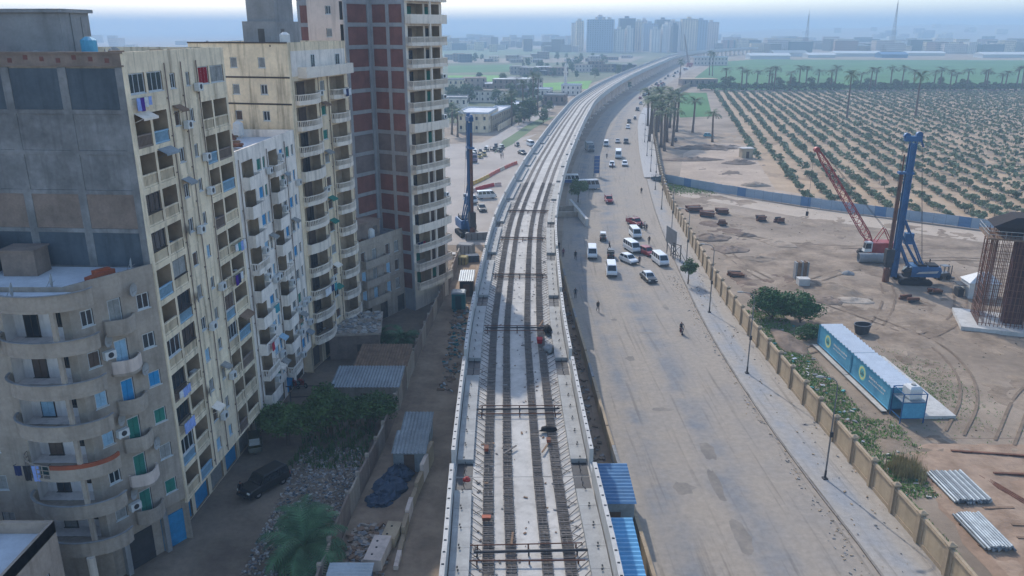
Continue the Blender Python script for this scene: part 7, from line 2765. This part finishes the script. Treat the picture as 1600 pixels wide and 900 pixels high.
sx_, sy_ = gp(742, 212)
block('school_building', sx_ + .5, sy_ + 22, 13, 24, 7.4, -.15, M['beige'], M['roof_white'], 2, 'pale two-storey school with a flat roof behind the left rig', single=True, cols=3.2)
sx2, sy2 = gp(765, 206)
block('school_wing', sx2 + 1.6, sy2 + 22, 7, 40, 6.2, -.2, M['wallpanel'], M['roof_white'], 2, 'long cream wing of the school along the lane wall', single=True, cols=3.4)
block('villa', *gp(800, 178), 13, 16, 5, -.2, M['pale'], M['roof_white'], 1, 'low pale house by the lane beyond the school', cols=3)
block('villa', *gp(765, 158), 22, 14, 6, -.1, M['pale'], M['fallow'], 2, 'wide pale house with trees in front, beyond the school', cols=3)
block('villa', *gp(846, 152), 12, 12, 5, -.2, M['white_render'], M['roof_white'], 1, 'small white house near the bright green field', cols=3)
block('villa', *gp(868, 162), 12, 12, 5, -.2, M['brick2'], M['roof'], 1, 'small brownish house near the viaduct bend', cols=3)
block('villa', *gp(893, 148), 12, 10, 6, -.2, M['white_render'], M['roof_white'], 2, 'white house closest to the viaduct bend', cols=3)
block('villa', *gp(706, 150), 16, 14, 10, 0, M['beige'], M['roof'], 3, 'beige house right beside the tower balconies', cols=3)
block('villa', *gp(712, 178), 12, 14, 8, 0, M['pale'], M['roof'], 2, 'pale house behind the tower balconies', cols=3)
O('minaret', MB().tube((0, 0, 0), (0, 0, 12), 1.2, 1.0, 10).tube((0, 0, 12), (0, 0, 12.6), 1.7, 1.7, 10).tube((0, 0, 12.6), (0, 0, 16), .8, .7, 10).tube((0, 0, 16), (0, 0, 18.5), .9, .05, 10), M['white_render'], loc=(*gp(883, 142), 0), label='small white minaret near the viaduct bend', cat='minaret')
LW = Path([gp(778, 205), gp(800, 192), gp(826, 176), gp(852, 160), gp(866, 151)], 1)
e = E('lane_wall', (*gp(820, 180), 0), 0, 'pale wall running along the lane beyond the school', 'wall')
o0 = e.location
for i in range(int(LW.len / 8)):
    a, b = LW.at(i * 8 + .2), LW.at(i * 8 + 7.8)
    mb = MB().beam((a[0] - o0.x, a[1] - o0.y, 1.2), (b[0] - o0.x, b[1] - o0.y, 1.2), .3, 2.4)
    O('wall_bay', mb, M['beige'], e)
LN = Path([gp(740, 236), gp(780, 216), gp(812, 196), gp(838, 182), gp(868, 160), gp(905, 140)], 1)
uv_sheet('lane', [LN.at(LN.len * i / 8, -3)[:2] for i in range(9)], [LN.at(LN.len * i / 8, 3)[:2] for i in range(9)], .06, lane_mat('lane_surface', (166, 156, 146), (150, 148, 146), [(0, .2), (3, .8), (6, .2)]), 3)
rv = random.Random(17)
vm = [M['pink'], M['brick2'], M['brick2'], M['fallow'], M['cement'], M['cement2'], M['beige']]
for i in range(46):
    px, py = rv.uniform(700, 985), rv.choice([rv.uniform(112, 118), rv.uniform(144, 150), rv.uniform(90, 98)])
    if px < 805 and 100 < py < 130:
        px += 105
    if 832 < px < 930 and 140 < py:
        px -= 110
    if px > 900:
        py = min(py, 112)
    x, y = gp(px, py)
    h = rv.choice([4, 4, 7, 7, 10])
    block('farm_house', x, y, rv.uniform(9, 18), rv.uniform(9, 16), h, rv.uniform(-.3, .3), rv.choice(vm), rv.choice([M['roof'], M['roof_white'], M['brick2'], M['tin']]), max(1, int(h / 3)), 'small flat-roofed village house among the farm plots', group='village houses', sides=(0, 1, 3), par=0)
for i in range(95):
    px, py = rv.uniform(690, 905), rv.uniform(62, 82)
    x, y = gp(px, py)
    h = rv.choice([7, 10, 13, 16, 22])
    block('town_house', x, y, rv.uniform(14, 34), rv.uniform(12, 24), h, rv.uniform(-.3, .3), rv.choice(vm), M['roof'], max(1, int(h / 3.2)), 'hazy low apartment house in the distant town at the left', group='distant town houses', sides=(0,), par=0)
for i in range(30):
    x = rv.uniform(-1500, 40)
    y = rv.uniform(1500, 2600)
    h = rv.choice([10, 13, 16, 22])
    block('town_house', x, y, rv.uniform(16, 34), rv.uniform(12, 24), h, rv.uniform(-.3, .3), rv.choice(vm), M['roof'], max(1, int(h / 3.2)), 'hazy low apartment house in the distant town at the left', group='distant town houses', sides=(0,), par=0)
# tower cluster
tw = [(893, 912, 36, 78), (900, 911, 33, 80), (917, 958, 31, 82), (931, 944, 27, 80), (945, 959, 31, 82), (967, 991, 29, 80), (960, 975, 46, 82), (991, 1004, 34, 79), (1004, 1026, 37, 80), (1002, 1010, 32, 76), (1017, 1031, 46, 82), (1024, 1046, 31, 78), (1040, 1062, 34, 80), (1064, 1088, 30, 80), (1086, 1103, 32, 80), (1100, 1121, 35, 78), (1034, 1042, 42, 82), (1050, 1058, 40, 82), (978, 988, 44, 82)]
tm = [M['pale'], M['beige'], M['hoard'], M['pink'], M['white_render'], M['cement2']]
names = ['left', 'slim', 'broad', 'tall']
for i, (x0, x1, yt, yb) in enumerate(tw):
    (a, y), (b, _) = gp(x0, yb), gp(x1, yb)
    v = (yt - 450) / FOCAL
    c_, s_ = math.cos(PITCH), math.sin(PITCH)
    h = CAM_H + (-v * y * c_ - y * s_) / (c_ - v * s_)
    e = block('tower_block', (a + b) / 2, y + 12, b - a, 24, h, rv.uniform(-.06, .06), tm[i % 6], M['roof'], int(h / 3.1), 'hazy residential tower in the cluster on the skyline, number %s from the left' % ['one', 'two', 'three', 'four', 'five', 'six', 'seven', 'eight', 'nine', 'ten', 'eleven', 'twelve', 'thirteen', 'fourteen', 'fifteen', 'sixteen', 'seventeen', 'eighteen', 'nineteen'][i], group='skyline towers', sides=(0, 1, 3), cols=4.2, win_w=1.8)
    O('roof_house', MB().box(-4, -3, h + .2, 3, 3, h + 4.5), tm[i % 6], e)
# warehouses beyond the green field
for i, (x0, x1, py, h, m, lab) in enumerate([(1168, 1230, 92, 8, 'acwhite', 'long white farm shed at the left of the far sheds'), (1205, 1256, 88, 9, 'tin', 'grey-blue shed behind the left far sheds'), (1258, 1300, 90, 7, 'acwhite', 'white shed in the middle of the far sheds'), (1300, 1372, 88, 8, 'acwhite', 'long white shed right of the middle of the far sheds'), (1372, 1412, 90, 8, 'bluetin', 'bright blue far shed'), (1412, 1470, 87, 7, 'acwhite', 'white shed right of the blue far shed'), (1528, 1600, 90, 8, 'acwhite', 'very long white shed at the right edge of the far sheds'), (1600, 1700, 90, 8, 'acwhite', 'white far shed cut by the right edge')]):
    (a, y), (b, _) = gp(x0, py), gp(x1, py)
    e = E('far_shed', ((a + b) / 2, y, 0), 0, lab, 'shed')
    w = (b - a) / 2
    O('wall', MB().box(-w, -12, 0, w, 12, h * .6), M['acwhite'] if m != 'bluetin' else M['bluetin'], e)
    O('roof', MB().loft([[(-w - 1, -14, h * .6), (-w - 1, 0, h), (-w - 1, 14, h * .6)], [(w + 1, -14, h * .6), (w + 1, 0, h), (w + 1, 14, h * .6)]]), M[m], e)
# town at the right: rows of pinkish blocks, rising ground behind
hl = MB()
nx, ny = 40, 10
for i in range(nx + 1):
    for j in range(ny + 1):
        x, y = 500 + 5000 * i / nx, 2300 + 2600 * j / ny
        f = min(1, j / 6) * min(1, i / 14)
        hl.v.append((x, y, -.5 + 58 * f * (1 + .12 * math.sin(i * .9) * math.cos(j * 1.3))))
for i in range(nx):
    for j in range(ny):
        k = i * (ny + 1) + j
        hl.f.append((k, k + ny + 1, k + ny + 2, k + 1))
        hl.m.append(0)
O('hill', hl, M['fallow'], kind='structure')


def hill_z(x, y):
    if y < 2300 or x < 500:
        return 0
    return -.5 + 58 * min(1, (y - 2300) / 2600 * 10 / 6) * min(1, (x - 500) / 5000 * 40 / 14)


rm = [M['pink'], M['brick2'], M['beige'], M['pale'], mat('rose_render', (168, 134, 120), .9, 0, .12, .02, .2), M['cement2']]
for i in range(150):
    if i < 100:
        px, py = rv.uniform(1125, 1640), rv.uniform(70, 85)
        if px < 1180:
            py = min(py, 78)
        x, y = gp(px, py)
        z = 0
    else:
        x, y = rv.uniform(700, 3200), rv.uniform(2300, 3800)
        z = hill_z(x, y)
    h = rv.choice([13, 16, 19, 19, 22])
    e = block('town_block', x, y, rv.uniform(18, 44), rv.uniform(14, 26), h, rv.uniform(-.25, .25), rv.choice(rm), M['roof'], int(h / 3.1), 'hazy pinkish apartment block in the distant town at the right' if i < 100 else 'very hazy block on the rising ground at the right skyline', group='distant right town' if i < 100 else 'skyline blocks on the rise', sides=(0, 3), par=0, win_w=1.3)
    e.location.z = z - .3
for i, (px, py, h, lab) in enumerate([(1392, 84, 82, 'tall thin lattice mast above the right town, taller of two'), (1258, 80, 66, 'thin lattice mast above the right town, shorter and farther left')]):
    x, y = gp(px, py)
    e = E('lattice_mast', (x, y, 0), 0, lab, 'mast')
    mb = MB()
    for k in range(10):
        z0, z1 = h * k / 10, h * (k + 1) / 10
        w0, w1 = 3.2 * (1 - k / 11), 3.2 * (1 - (k + 1) / 11)
        for sx, sy in ((-1, -1), (1, -1), (1, 1), (-1, 1)):
            mb.beam((sx * w0, sy * w0, z0), (sx * w1, sy * w1, z1), .35)
        mb.beam((-w0, -w0, z0), (w1, -w1, z1), .25)
        mb.beam((w0, -w0, z0), (-w1, -w1, z1), .25)
    O('tower', mb, M['rust'], e)
    O('antenna', MB().tube((0, 0, h), (0, 0, h + 8), .3, n=5), M['steel'], e)
# crane beside the far viaduct and the roadside houses beyond the palm grove
e = E('lattice_boom_crane', (*gp(1076, 104), 0), 0, 'thin dark crane boom beside the far viaduct', 'crane')
mb = MB()
lattice(mb, (0, 0, 1.5), (-7, 0, 34), 1.4, .8, 12, .16)
O('boom', mb, M['rust'], e)
O('body', MB().box(-2, -2, 1, 4, 2, 4).box(-3, -2.4, 0, 3, 2.4, 1), M['cranered'], e)
block('roadside_house', *gp(1090, 134), 26, 12, 5, .05, M['brick2'], M['wallpanel'], 1, 'tan walled house at the corner of the small green plot', cols=4, par=0)
block('roadside_house', *gp(1107, 102), 40, 14, 9, .1, M['pink'], M['roof_white'], 2, 'pale two-storey house by the road at the field edge', cols=4)
